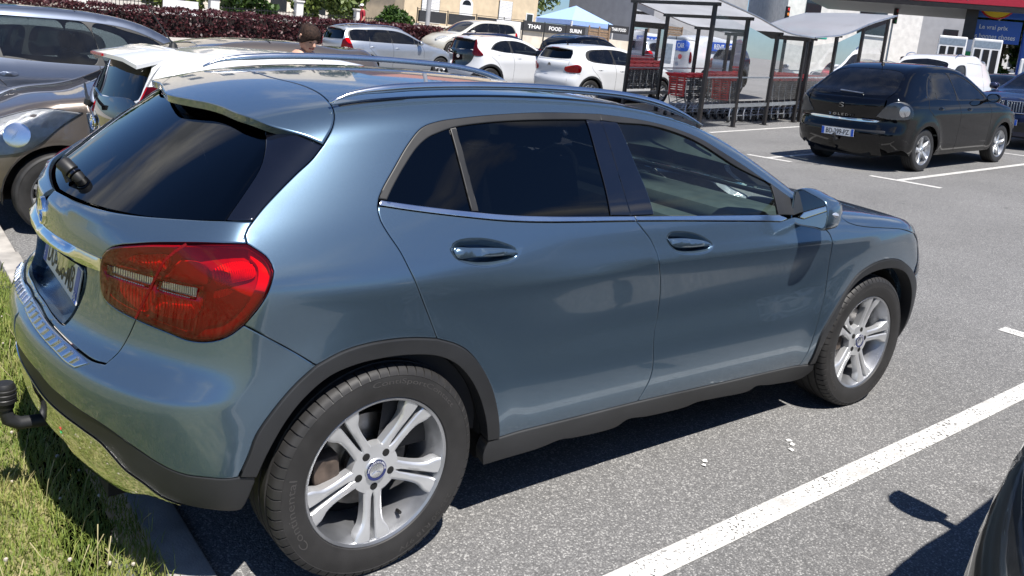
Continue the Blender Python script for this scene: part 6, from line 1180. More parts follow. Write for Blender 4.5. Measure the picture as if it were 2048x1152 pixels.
AYX = build_car(SH['crossover_mini'], M['paint_white'], 'white mini crossover with black tailgate between the estate and the white hatchback', (12.4, 16.4), R_(0))
EST = build_car(SH['estate'], M['paint_silver'], 'silver estate with roof rails parked in front of the red hedge', (11.35, 21.35), R_(3))
CITY = build_car(SH['city_low'], M['paint_white'], 'white city car with black glass tailgate right behind the crossover', (.42, 2.62), R_(0), h=.05)
BRN = build_car(SH['city'], M['paint_brown'], 'brown-grey city car facing the grass with round headlight', (2.28, 4.36), R_(180), h=.05)
MPV = build_car(SH['mpv'], M['paint_slate'], 'slate-blue people carrier behind the brown city car', (-.12, 7.35), R_(0), h=.06)
NBR = build_car(dict(SH['mpv'], H=1.5), M['paint_coal'], 'dark charcoal car cut off by the lower right corner', (3.76, -3.07), R_(180), h=.05)

# ================================================================== kerb, grass, litter
M['concrete'] = plain('kerb_concrete', (.34, .32, .29), .9, noise=.22, nscale=9, bump=.5, bscale=160, bdist=.004)
M['soil'] = plain('lawn_soil', (.13, .14, .045), .95, noise=.4, nscale=9, bump=.8, bscale=60, col2=(.24, .21, .10))
def kerb():
    root = empty('kerb'); root['kind'] = 'structure'; y = -9.0; k = 0
    while y < 26:
        m = MB(); z0 = float(ground_z(0, y+.5)); m.box(-.525, -.404, y+.003, y+.997, z0-.2, z0+.022+.003*math.sin(k*2.3), bev=.008); m.build('kerb_stone', M['concrete'], root, smooth=True); y += 1.0; k += 1
kerb()
sheet('lawn', np.concatenate([np.arange(-40, -6, 4.), np.arange(-6, -.5, .25)]), np.concatenate([np.arange(-40, -3, 4), np.arange(-3, 8, .4), np.arange(8, 40, 4)]), M['soil'], dz=.012)
def grass_mat():
    m, nt, out = new_mat('grass_blades'); N = nt.nodes.new; L = nt.links.new
    b = N('ShaderNodeBsdfPrincipled'); t = N('ShaderNodeBsdfTranslucent'); mx = N('ShaderNodeMixShader'); mx.inputs[0].default_value = .35
    a = N('ShaderNodeAttribute'); a.attribute_name = 'tone'; r = N('ShaderNodeValToRGB'); e = r.color_ramp
    e.elements[0].color = (.10, .16, .025, 1); e.elements[1].color = (.44, .38, .17, 1); q = e.elements.new(.5); q.color = (.25, .31, .06, 1)
    L(a.outputs['Fac'], r.inputs[0]); L(r.outputs[0], b.inputs['Base Color']); L(r.outputs[0], t.inputs[0]); pset(b, roughness=.6)
    L(b.outputs[0], mx.inputs[1]); L(t.outputs[0], mx.inputs[2]); L(mx.outputs[0], out.inputs[0]); return m
M['grass'] = grass_mat()
def grass():
    rng = np.random.default_rng(3); V = []; F = []; tone = []
    def patch(n, x0, x1, y0, y1, hmin, hmax, w):
        x = rng.uniform(x0, x1, n); y = rng.uniform(y0, y1, n)
        cl = np.sin(x*7+1.3)*np.cos(y*6)+np.sin(x*17)*np.cos(y*15+2)*.6; h = rng.uniform(hmin, hmax, n)*(1+.25*cl); a = rng.uniform(0, 2*np.pi, n); ln = rng.uniform(.2, 1.0, n)*h; ww = w*rng.uniform(.6, 1.3, n)
        z = ground_z(x, y)+.01; dx, dy = np.cos(a), np.sin(a); px, py = -dy*ww/2, dx*ww/2; b = len(V)*0
        base = sum(len(q) for q in V)
        P0 = np.stack([x+px, y+py, z], 1); P1 = np.stack([x-px, y-py, z], 1); mx_ = x+dx*ln*.35; my = y+dy*ln*.35
        P2 = np.stack([mx_+px*.8, my+py*.8, z+h*.6], 1); P3 = np.stack([mx_-px*.8, my-py*.8, z+h*.6], 1); P4 = np.stack([x+dx*ln, y+dy*ln, z+h*np.sqrt(np.maximum(.15, 1-(ln/h*.6)**2))], 1)
        V.append(np.stack([P0, P1, P2, P3, P4], 1).reshape(-1, 3)); i = base+np.arange(n)*5
        F.append(np.stack([i, i+1, i+3, i+2], 1)); F.append(np.stack([i+2, i+3, i+4, i+4], 1)); t = np.clip(.42+.22*cl+rng.normal(0, .2, n), 0, 1); tone.append(np.repeat(t, 5))
    patch(80000, -1.9, -.53, -1.3, 2.6, .012, .036, .0042); patch(5000, -1.2, -.50, -1.2, 2.2, .03, .075, .003); patch(12000, -4, -.53, 2.6, 9, .03, .07, .008); patch(9000, -5, -1.9, -2.5, 2.6, .03, .06, .007)
    v = np.vstack(V); q = np.vstack(F); me = bpy.data.meshes.new('grass'); faces = [tuple(f_) if f_[2] != f_[3] else tuple(f_[:3]) for f_ in q.tolist()]; me.from_pydata(v.tolist(), [], faces)
    at = me.attributes.new('tone', 'FLOAT', 'POINT'); at.data.foreach_set('value', np.concatenate(tone)); o = link('grass', me, M['grass']); tag(o, 'sunlit green and straw coloured lawn grass along the kerb', 'grass', kind='stuff')
    # clover heads
    m = MB(); M['clover'] = plain('clover_white', (.50, .44, .36), .8, noise=.2, nscale=200)
    for i in range(150):
        x, y = rng.uniform(-1.8, -.58), rng.uniform(-1.2, 2.4); r = rng.uniform(.004, .007); z = float(ground_z(x, y))+rng.uniform(.03, .06); m.lathe([(0, r), (r*.8, r*.6), (r, 0), (r*.7, -r*.7), (0, -r)], n=6, axis='z', c=(x, y, z), caps=False)
    o = m.build('clover_flowers', M['clover'], None, smooth=True); tag(o, 'small white clover flowers scattered in the lawn', 'flowers', kind='stuff')
    m = MB()
    for i in range(130):
        x, y = rng.uniform(-1.3, -.53), rng.uniform(-1.1, 1.6); z = float(ground_z(x, y)); a = rng.uniform(0, 6.28); l = rng.uniform(.10, .2); k = rng.uniform(.2, .7)
        m.tube([(x, y, z), (x+math.cos(a)*l*k*.4, y+math.sin(a)*l*k*.4, z+l*.6), (x+math.cos(a)*l*k, y+math.sin(a)*l*k, z+l*.95)], [.0008, .0008, .0018], 3)
    o = m.build('seed_stalks', plain('dry_stalk', (.36, .32, .17), .8), None); tag(o, 'thin dry grass stalks standing above the lawn', 'grass', kind='stuff')
grass()
def litter(name, label, pts, mats):
    root = empty(name, None, pts); tag(root, label, 'litter')
    for i, (mt, dx, dy) in enumerate(mats):
        m = MB(); s = .016
        m.v = [(dx+s*math.cos(t)*random.uniform(.6, 1.2), dy+s*math.sin(t)*random.uniform(.5, 1.1), random.uniform(.001, .007)) for t in np.linspace(0, 6.28, 7)[:-1]]+[(dx, dy, .008), (dx, dy, .002)]
        m.f = [(j, (j+1) % 6, 6) for j in range(6)]+[((j+1) % 6, j, 7) for j in range(6)]; m.m = [0]*12; m.build('scrap', mt, root)
M['wrap_red'] = plain('wrapper_red', (.6, .03, .04), .3); M['wrap_green'] = plain('wrapper_green', (.03, .4, .12), .3); M['paper'] = plain('paper', (.75, .74, .70), .7)
litter('sweet_wrapper', 'red and green sweet wrapper lying in the grass by the tow bar', (-.93, .17, .04), [(M['wrap_red'], -.02, .01), (M['wrap_green'], .02, -.01)])
litter('paper_scrap', 'torn white paper scraps on the asphalt between car and bay line', (2.02, -1.0, .004), [(M['paper'], 0, 0), (M['paper'], -.05, -.03), (M['paper'], .02, .03)])
litter('paper_scrap', 'crumbled white flake nearest the bay line', (1.50, -.93, .004), [(M['paper'], 0, 0), (M['paper'], .03, .02)])
# ================================================================== bay markings further out
strip('bay_line', (10.12, 5.35), (10.12, 4.55), .10); strip('bay_line', (10.12, 4.98), (14.3, 5.0), .10); strip('bay_line', (10.1, 3.25), (10.1, 2.25), .10); strip('bay_line', (10.1, 2.84), (15.2, 2.84), .10)
strip('bay_line', (15.55, 4.2), (15.5, 2.2), .10); strip('bay_line', (12.1, 7.75), (21, 8.35), .10); strip('bay_line', (10.1, .35), (15.2, .35), .10); strip('bay_line', (16.0, 12.0), (22, 12.2), .10)
# ================================================================== trolley shelter
M['steel_post'] = plain('brown_black_steel', (.018, .015, .014), .45, noise=.25, nscale=6)
M['galv'] = plain('galvanised', (.55, .57, .58), .35, metal=.9, noise=.12, nscale=12)
def poly_roof():
    m, nt, out = new_mat('polycarbonate_roof'); N = nt.nodes.new; L = nt.links.new; t = N('ShaderNodeBsdfTransparent'); t.inputs[0].default_value = (.80, .82, .85, 1); tl = N('ShaderNodeBsdfTranslucent'); tl.inputs[0].default_value = (.82, .83, .85, 1); df = N('ShaderNodeBsdfPrincipled'); pset(df, base_color=(.55, .56, .58, 1), roughness=.25)
    tc = N('ShaderNodeTexCoord'); n = N('ShaderNodeTexNoise'); n.inputs['Scale'].default_value = 1.5; n.inputs['Detail'].default_value = 7; L(tc.outputs['Object'], n.inputs['Vector']); mr = N('ShaderNodeMapRange'); mr.inputs[3].default_value = .25; mr.inputs[4].default_value = .5; L(n.outputs['Fac'], mr.inputs[0])
    a = N('ShaderNodeMixShader'); a.inputs[0].default_value = .62; L(t.outputs[0], a.inputs[1]); L(tl.outputs[0], a.inputs[2]); b = N('ShaderNodeMixShader'); L(mr.outputs[0], b.inputs[0]); L(a.outputs[0], b.inputs[1]); L(df.outputs[0], b.inputs[2]); L(b.outputs[0], out.inputs[0]); return m
M['poly'] = poly_roof()
M['poly_wall'] = glass('polycarbonate_wall', (.86, .88, .90), ior=1.4, dust=.07)
near = [(12.33, 8.25, 2.60), (13.59, 8.37, 2.42), (14.82, 8.47, 2.20), (16.24, 8.69, 2.16), (16.53, 8.73, 2.20), (17.9, 8.95, 2.36), (19.2, 9.05, 2.73), (20.5, 9.15, 3.03)]
far_ = [(12.95, 11.05, 2.62), (14.25, 11.2, 2.42), (15.6, 11.35, 2.22), (17.0, 11.5, 2.17), (17.3, 11.53, 2.2), (18.6, 11.7, 2.38), (19.9, 11.8, 2.73), (21.2, 11.9, 3.03)]
def shelter(i0, i1, label):
    root = empty('trolley_shelter', None, (near[i0][0], near[i0][1], float(ground_z(near[i0][0], near[i0][1])))); tag(root, label, 'shelter', 'trolley shelters'); inv = Matrix.Translation(-root.location)
    def fin(o): o.matrix_parent_inverse = inv; return o
    for row in (near, far_):
        for x, y, z in row[i0:i1]:
            zg = float(ground_z(x, y)); m = MB(); m.box(x-.035, x+.035, y-.035, y+.035, zg-.02, z-.01); m.box(x-.07, x+.07, y-.07, y+.07, zg-.005, zg+.012); fin(m.build('post', M['steel_post'], root))
    for a, b in zip(near[i0:i1], far_[i0:i1]):
        m = MB(); m.bar((a[0], a[1]-.12, a[2]), (b[0], b[1]+.12, b[2]), .06, .07); fin(m.build('roof_beam', M['steel_post'], root))
    ca = catmull(np.array(near[i0:i1]), .15); cb = catmull(np.array(far_[i0:i1]), .15); n = min(len(ca), len(cb)); ia = np.linspace(0, len(ca)-1, n).round().astype(int); ib = np.linspace(0, len(cb)-1, n).round().astype(int); ca, cb = ca[ia], cb[ib]
    ex = .25; ca = np.vstack([ca[0]-(ca[1]-ca[0])/np.linalg.norm(ca[1]-ca[0])*ex, ca]); cb = np.vstack([cb[0]-(cb[1]-cb[0])/np.linalg.norm(cb[1]-cb[0])*ex, cb]); n += 1
    v = []
    for a, b in zip(ca, cb):
        t = (b-a)/np.linalg.norm(b-a)
        for q in (a-t*.25, (a+b)/2+np.array([0, 0, .03]), b+t*.25): v.append((q[0], q[1], q[2]+.05))
    me = mesh_from('roof_sheet', v+[(p[0], p[1], p[2]+.012) for p in v], [(3*i+k, 3*i+k+1, 3*i+k+4, 3*i+k+3) for i in range(n-1) for k in (0, 1)]+[(3*n+3*i+k+3, 3*n+3*i+k+4, 3*n+3*i+k+1, 3*n+3*i+k) for i in range(n-1) for k in (0, 1)]); fin(link('roof_sheet', me, M['poly'], root))
    m = MB(); m.tube([tuple(p) for p in (np.array(v[0::3]))], .02, 6); fin(m.build('roof_edge', M['galv'], root)); m = MB(); m.tube([tuple(p) for p in (np.array(v[2::3]))], .02, 6); fin(m.build('roof_edge', M['galv'], root))
    for row, nm in ((near, 1), (far_, 2)):
        pts = row[i0:i1]; P_ = [(x, y, float(ground_z(x, y))) for x, y, z in pts]
        m = MB()
        for a, b in zip(P_[:-1], P_[1:]): m.bar((a[0], a[1], a[2]+.46), (b[0], b[1], b[2]+.46), .03, .075)
        fin(m.build('guard_rail', M['galv'], root))
        for a, b, ta, tb in zip(P_[:-1], P_[1:], pts[:-1], pts[1:]):
            ml = MB(); q0 = np.array(a); q1 = np.array(b); u = (q1-q0)/np.linalg.norm(q1-q0)*.06; q0 = q0+u; q1 = q1-u
            ml.v = [(q0[0], q0[1], q0[2]+.55), (q1[0], q1[1], q1[2]+.55), (q1[0], q1[1], tb[2]-.16), (q0[0], q0[1], ta[2]-.16)]; ml.f = [(0, 1, 2, 3)]; ml.m = [0]; fin(ml.build('side_pane', M['poly_wall'], root))
            m = MB(); m.bar((q0[0], q0[1], q0[2]+1.05), (q1[0], q1[1], q1[2]+1.05), .02, .03); fin(m.build('cross_rail', M['galv'], root))
    return root
shelter(0, 4, 'trolley shelter with curved clear roof dipping away, next to the white hatchback'); shelter(4, 8, 'trolley shelter with curved clear roof rising behind the black liftback')
M['trolley_red'] = plain('trolley_red', (.55, .018, .022), .35, noise=.1, coat=.3); M['trolley_grey'] = plain('trolley_grey', (.10, .105, .115), .45, noise=.15); M['zinc'] = plain('zinc_wire', (.50, .51, .52), .32, metal=.85, noise=.1)
def trolley():
    r = empty('shopping_trolley')
    # basket: tapering grid, rear (handle end) at x 0, nose to +x
    def cornr(t): # t 0 bottom 1 top
        x0, x1 = .06-.06*t, .66+.22*t; w = .19+.08*t; z = .44+.50*t; return x0, x1, w, z
    m = MB()
    for i in range(11):
        x0, x1, w, z = cornr(i/10); m.tube([(x0, -w, z), (x1, -w*.78, z), (x1, w*.78, z), (x0, w, z)], .006, 4)
    for s in (-1, 1):
        for i in range(5):
            u = i/4; a = cornr(0); b = cornr(1); m.tube([(a[0]+(a[1]-a[0])*u, s*a[2]*(1-.22*u), a[3]), (b[0]+(b[1]-b[0])*u, s*b[2]*(1-.22*u), b[3])], .005, 4)
    for i in range(6):
        y = -.17+.34*i/5; a = cornr(0); m.tube([(a[0], y, a[3]), (a[1], y*.78, a[3])], .005, 4)
    m.build('basket', M['trolley_grey'], r)
    m = MB(); a, b = cornr(1), cornr(.12)
    for i in range(9):
        t = .12+.88*i/8; x0, x1, w, z = cornr(t); m.box(x0-.012, x0+.0, -w+.01, w-.01, z-.022, z+.014)
    for s in (-1, 0, 1): m.box(-.015, .0, s*.2-.02, s*.2+.02, .50, .93)
    m.build('rear_flap', M['trolley_red'], r)
    m = MB(); x0, x1, w, z = cornr(1); m.tube([(x0-.02, -w, z+.01), (x1, -w*.78, z+.01), (x1, w*.78, z+.01), (x0-.02, w, z+.01)], .022, 6, closed=True); m.tube([(-.10, -.27, .99), (-.10, .27, .99)], .018, 8)
    for s in (-1, 1): m.tube([(-.10, s*.26, .99), (-.02, s*.265, .95)], .014, 6)
    m.box(-.015, .13, -.24, .24, .915, .928); m.build('handle', M['trolley_red'], r)
    m = MB()
    for s in (-1, 1):
        m.tube([(.02, s*.25, .93), (.02, s*.24, .55), (.10, s*.24, .30), (.02, s*.27, .14)], .013, 6); m.tube([(.02, s*.27, .14), (.80, s*.17, .14), (.82, s*.16, .16)], .013, 6); m.tube([(.10, s*.24, .30), (.55, s*.17, .42)], .011, 6)
    m.tube([(.82, -.16, .16), (.82, .16, .16)], .012, 6); m.tube([(.1, -.24, .30), (.1, .24, .30)], .010, 6); m.build('chassis', M['zinc'], r)
    for x, y in ((.03, -.27), (.03, .27), (.78, -.17), (.78, .17)):
        m = MB(); m.lathe([(0, -.014), (.06, -.014), (.062, 0), (.06, .014), (0, .014)], n=12, axis='y', c=(x-.02, y, .062), caps=False); w = m.build('castor', M['rubber'], r); m = MB(); m.box(x-.03, x+.01, y-.02, y-.016, .05, .14); m.box(x-.03, x+.01, y+.016, y+.02, .05, .14); m.box(x-.03, x+.01, y-.02, y+.02, .135, .14); m.build('fork', M['zinc'], w)
    return r
TR = trolley(); first = True; ROWS = []; ORD = [w+n for n in ('', ) for w in 'first second third fourth fifth sixth seventh eighth ninth tenth eleventh twelfth thirteenth fourteenth fifteenth sixteenth seventeenth eighteenth nineteenth twentieth'.split()]+['twenty-first', 'twenty-second']
for row, (xx, yy, yaw, n) in enumerate(((13.75, 10.15, 4, 22), (14.25, 9.30, 4, 19), (15.9, 10.85, 4, 14))):
    for i in range(n):
        o = TR if first else copy_tree(TR); first = False; a = R_(yaw+random.uniform(-1.2, 1.2)); d_ = .285*i; p = (xx+d_*math.cos(R_(yaw)), yy+d_*math.sin(R_(yaw))+random.uniform(-.01, .01)); place(o, p, a)
        wh = ('red and grey trolley leading the nested row nearest the silver rail', 'red and grey trolley leading the middle nested row', 'red and grey trolley leading the back nested row')[(1, 0, 2)[row]] if i == 0 else 'grey wire trolley with red rim, %s in the %s row under the shelter' % (ORD[i], ('middle', 'rail-side', 'back')[row])
        tag(o, wh, 'trolley', 'shopping trolleys in the shelter'); ROWS.append((o, i))
for o, i in ROWS:
    if i:
        for c in list(o.children):
            if c.name.startswith('rear_flap'): bpy.data.objects.remove(c)
# small notice boards on the lawn strip by the white hatchback
def notice(label, x, y, w, h, z):
    r = empty('notice_board', None, (x, y, float(ground_z(x, y)))); tag(r, label, 'sign'); m = MB(); m.box(-.02, .02, -w/2, w/2, z, z+h); m.build('board', M['white_ink'], r); m = MB(); m.box(-.025, -.021, -w*.3, w*.3, z+h*.2, z+h*.85); m.build('print', M['galv'], r); m = MB(); m.tube([(.02, 0, 0), (.02, 0, z+.1)], .015, 6); m.build('post', M['galv'], r); r.rotation_euler = (0, 0, R_(35))
notice('taller white notice board on a thin post beside the white hatchback', 19.3, 15.6, .42, .95, .75); notice('smaller white notice board left of the taller one', 18.9, 15.9, .30, .45, 1.15)
m = MB(); zb_ = float(ground_z(17.3, 15.1)); m.box(17.1, 17.6, 14.9, 15.4, zb_, zb_+.62); pb = m.build('planter_box', M['steel_post'], None); tag(pb, 'black square box at the foot of the shelter by the white hatchback', 'planter')

# ================================================================== more cars behind
BK = 'cars in the car park'
BMW = build_car(SH['suv'], M['paint_navy'], 'dark navy car with wide kidney grille nosing in at the right edge', (19.9, 4.15), R_(180), plate=('GK-417-XZ', 3.60, .50, 'front'), h=.08)
KAN = build_car(SH['small_van'], M['paint_white'], 'small white panel van behind the black liftback', (23.3, 8.5), R_(180), group='vans', h=.11)
TEAL = build_car(SH['hatch'], M['paint_teal'], 'dark teal car at the right edge behind the white van', (30.0, 9.3), R_(180), h=.11)
RENT = build_car(SH['van'], M['paint_white'], 'white rental van with blue adverts seen through the shelter', (26.0, 20.4), R_(0), group='vans', h=.12)
SILV = build_car(SH['mpv'], M['paint_silver'], 'silver hatchback seen through the shelter panes beside the rental van', (24.2, 16.6), R_(8), h=.11)
REDC = build_car(SH['hatch'], M['paint_red'], 'bright red hatchback behind the trolley shelter', (25.3, 12.9), R_(-18), h=.11)
BEIG = build_car(SH['suv'], M['paint_pearl'], 'pale beige crossover by the filling station pillar', (34.5, 16.6), R_(160), h=.12)
DRED = build_car(SH['city'], M['paint_coal'], 'dark small car beside the pump island', (31.5, 13.0), R_(190), h=.12)
LEX = build_car(SH['suv'], M['paint_black'], 'black coupe-like crossover behind the two white hatchbacks', (18.4, 19.4), R_(4), h=.10)
DBLU = build_car(SH['hatch'], M['paint_navy'], 'dark blue car between the silver estate and the white mini crossover', (17.6, 23.6), R_(0), h=.11)
MODU = build_car(SH['mpv'], M['paint_pearl'], 'pale silver people carrier on the road beyond the clipped hedge', (20.6, 26.6, .42), R_(180), h=.11)
WTOP = build_car(SH['hatch'], M['paint_white'], 'white car with only its roof showing at the top left corner', (1.35, 10.0), R_(180), h=.11)
# lettering and badges
def badge_text(car, txt, y, z, h, w, mat, nm='lettering', off=.012):
    f = CARF[car.name]; p = project(f, FR['rear'], np.array([(-y, z)]))[0]; text_obj(nm, txt, mat, car, (p[0]-off, y, z), (0, -1, 0), (0, 0, 1), h, w, .001, bold=.01)
badge_text(SEAT, 'T O L E D O', 0, .79, .034, .40, M['chrome']); badge_text(SEAT, 'S', 0, .93, .075, .085, M['chrome'], 'emblem')
badge_text(C3, 'C3', -.42, .83, .04, .07, M['galv']); badge_text(AYX, 'O', 0, .93, .085, .11, M['chrome'], 'emblem')
for k in (0, 1):
    m = MB(); f = CARF[C3.name]; p = project(f, FR['rear'], np.array([(0, .93)]))[0]; z = .93+.03*k
    for s in (-1, 1): m.bar((p[0]-.012, 0, z+.03), (p[0]-.012, s*.05, z-.01), .008, .016)
    m.build('emblem', M['gloss_black'], C3)
def ring(parent, x, y, z, ry, rz, mat, axis=-1):
    m = MB(); m.tube([(x, y+ry*math.cos(t), z+rz*math.sin(t)) for t in np.linspace(0, 6.283, 25)[:-1]], .006, 6, closed=True); m.build('emblem', mat, parent, smooth=True)
for car, z in ((CITY, .90), (AYX, .93)):
    p = project(CARF[car.name], FR['rear'], np.array([(0, z)]))[0]; ring(car, p[0]-.012, 0, z, .062, .042, M['chrome']); ring(car, p[0]-.014, 0, z+.012, .022, .034, M['chrome'])
# rear wiper and its knob on the white city car, wiper of the liftback, spoiler lips
def roof_spoiler(car, x0, x1, hw, z0, z1, mat):
    m = MB(); m.box(x0, x1, -hw, hw, z0, z1, bev=.012); m.build('roof_spoiler', mat, car, smooth=True)
def tail_spoiler(car, xs, hw, lift, mt):
    f = CARF[car.name]; ol = [np.array([(xs[0], -hw), (xs[0]-.015, -hw*.5), (xs[0]-.02, 0), (xs[0]-.015, hw*.5), (xs[0], hw)]), np.array([(xs[0], hw), (xs[1], hw*1.02)]), np.array([(xs[1], hw*1.02), (xs[1], -hw*1.02)]), np.array([(xs[1], -hw*1.02), (xs[0], -hw)])]
    P_ = project(f, FR['top'], np.array([(xs[1], 0.)])); v = []; n = 9; F_ = []
    for t in (0, 1):
        for i in range(n):
            y = -hw+2*hw*i/(n-1); z1 = project(f, FR['top'], np.array([(xs[1], y)]))[0][2]; v += [(xs[1], y, z1+.004-t*.02), (xs[0]+.10*(y/hw)**2, y, z1-lift-.012*(y/hw)**2-t*.022)]
    for t in (0, 1): F_ += [(t*2*n+2*i, t*2*n+2*i+1, t*2*n+2*i+3, t*2*n+2*i+2) for i in range(n-1)]
    F_ += [(2*i+1, 2*i+3, 2*n+2*i+3, 2*n+2*i+1) for i in range(n-1)]+[(2*i, 2*i+2, 2*n+2*i+2, 2*n+2*i) for i in range(n-1)]+[(0, 1, 2*n+1, 2*n), (2*n-2, 2*n-1, 4*n-1, 4*n-2)]
    m = MB(); m.v = v; m.f = F_; m.m = [0]*len(F_); sp = m.build('tail_spoiler', mt, car, smooth=True); m = MB(); m.box(xs[0]-.004, xs[0]+.01, -.14, .14, v[n][2]-.02, v[n][2]-.006); m.build('brake_light', M['red_dark'], sp)
tail_spoiler(CITY, (-.46, -.12), .50, .055, M['paint_white']); tail_spoiler(C3, (-.50, -.22), .52, .045, M['paint_white']); tail_spoiler(AYX, (-.46, -.15), .52, .045, M['paint_white']); tail_spoiler(EST, (-.80, -.50), .54, .04, M['paint_silver'])
w = MB(); w.tube([(-.50, -.02, 1.03), (-.515, -.02, 1.0)], [.03, .022], 12); w.tube([(-.50, 0, 1.02), (-.47, .22, 1.05), (-.44, .42, 1.10)], [.014, .009, .006], 6); w.build('rear_wiper', M['rubber'], CITY, smooth=True)
p = project(CARF[SEAT.name], FR['rear'], np.array([(-.12, 1.13), (.25, 1.115)])); w = MB(); w.tube([(p[0][0]-.015, .12, 1.14), (p[1][0]-.02, -.25, 1.12)], [.012, .008], 6); w.build('rear_wiper', M['galv'], SEAT, smooth=True)
w = MB(); w.tube([(-.92, 0, .42), (-.99, 0, .42), (-1.02, 0, .46)], .022, 8); w.lathe([(0, .03), (.02, .025), (.027, 0), (.02, -.025)], n=10, axis='z', c=(-1.02, 0, .49), caps=False); w.build('tow_bar', M['clad'], SEAT, smooth=True)
# adverts on the rental van
f = CARF[RENT.name]
text_obj('advert_text', 'RENT A CAR', M['white_ink'], RENT, (-1.03, 0, 1.54), (0, -1, 0), (0, 0, 1), .20, 1.10, .002, bold=.02)
m = MB(); m.box(.15, 1.85, -.962, -.955, 1.42, 1.78); ad = m.build('advert_panel', M['plate_blue'], RENT); text_obj('advert_text', 'RENT A CAR', M['white_ink'], RENT, (1.0, -.964, 1.60), (1, 0, 0), (0, 0, 1), .21, 1.45, .002, bold=.02)
m = MB(); m.lathe([(0, -.002), (.10, -.002), (.10, 0)], n=20, axis='x', c=(-1.01, -.35, 1.1), caps=False); m.build('advert_spot', M['red_flat'], RENT)
m = MB(); m.box(-.1, 1.9, -.972, -.965, 1.05, 1.09); m.build('red_stripe', M['red_flat'], RENT)
# kidney grille bars
for s in (-1, 1):
    for i in range(7):
        m = MB(); y = s*(.06+i*.05); m.box(3.585, 3.60, y-.006, y+.006, .70, .89); m.build('grille_bar', M['galv'], BMW)
    m = MB(); m.tube([(3.59, s*.03, .90), (3.585, s*.38, .90), (3.58, s*.40, .80), (3.585, s*.36, .68), (3.59, s*.05, .68)], .009, 6, closed=True); m.build('grille_frame', M['chrome'], BMW)
# ================================================================== foliage
def leaf_mat(name, c1, c2, trans=.3):
    m, nt, out = new_mat(name); N = nt.nodes.new; L = nt.links.new; b = N('ShaderNodeBsdfPrincipled'); t = N('ShaderNodeBsdfTranslucent'); mx = N('ShaderNodeMixShader'); mx.inputs[0].default_value = trans
    a = N('ShaderNodeAttribute'); a.attribute_name = 'tone'; r = N('ShaderNodeValToRGB'); r.color_ramp.elements[0].color = (*c1, 1); r.color_ramp.elements[1].color = (*c2, 1); L(a.outputs['Fac'], r.inputs[0]); L(r.outputs[0], b.inputs['Base Color']); L(r.outputs[0], t.inputs[0]); pset(b, roughness=.45)
    L(b.outputs[0], mx.inputs[1]); L(t.outputs[0], mx.inputs[2]); L(mx.outputs[0], out.inputs[0]); return m
M['leaf_purple'] = leaf_mat('purple_leaf', (.030, .008, .012), (.15, .045, .05)); M['leaf_green'] = leaf_mat('green_leaf', (.018, .042, .010), (.10, .19, .035)); M['leaf_light'] = leaf_mat('light_leaf', (.05, .09, .02), (.26, .32, .09)); M['leaf_cream'] = leaf_mat('blossom_leaf', (.10, .13, .05), (.62, .58, .36)); M['leaf_dark'] = leaf_mat('dark_leaf', (.010, .026, .008), (.05, .10, .025))
M['bark'] = plain('bark', (.09, .07, .05), .9, noise=.35, nscale=14, bump=.6, bscale=30)
M['twig'] = plain('dark_twigs', (.012, .006, .006), .95, noise=.4, nscale=30)
def leaves(name, cen, size, n, ls, mat, parent, seed=0, box=False, hollow=.35):
    rng = np.random.default_rng(seed); cen = np.array(cen, float); size = np.array(size, float)
    if box:
        p = rng.uniform(-1, 1, (n, 3)); ax = rng.integers(0, 3, n); k = rng.random(n) < .72; idx = np.arange(n)[k]; p[idx, ax[k]] = np.sign(p[idx, ax[k]])*rng.uniform(.82, 1.03, len(idx))
        bump_ = .06*np.sin(p[:, 0]*size[0]*5+p[:, 2]*4)+.05*np.sin(p[:, 0]*size[0]*11); p[:, 2] += bump_*(p[:, 2] > .3); p[:, 1] += bump_
    else:
        kc = max(10, n//220); cc = rng.normal(0, 1, (kc, 3)); cc /= np.linalg.norm(cc, axis=1, keepdims=True); cc *= rng.uniform(hollow, 1, (kc, 1))**.5*.82; w = rng.integers(0, kc, n); d = rng.normal(0, 1, (n, 3)); d /= np.linalg.norm(d, axis=1, keepdims=True); p = cc[w]+d*rng.uniform(.3, 1, (n, 1))*rng.uniform(.16, .34, (kc, 1))[w]
    P_ = cen+p*size; nn = rng.normal(0, 1, (n, 3)); nn[:, 2] += .6; nn /= np.linalg.norm(nn, axis=1, keepdims=True); u = np.cross(nn, rng.normal(0, 1, (n, 3))); u /= np.linalg.norm(u, axis=1, keepdims=True)+1e-9; v = np.cross(nn, u); s = ls*rng.uniform(.6, 1.4, (n, 1))
    V = np.stack([P_-u*s, P_-v*s*.55, P_+u*s, P_+v*s*.55], 1).reshape(-1, 3); F = np.arange(4*n).reshape(n, 4); me = bpy.data.meshes.new(name); me.from_pydata(V.tolist(), [], F.tolist()); at = me.attributes.new('tone', 'FLOAT', 'POINT'); at.data.foreach_set('value', np.repeat(np.clip(rng.normal(.42, .26, n), 0, 1), 4)); return link(name, me, mat, parent)
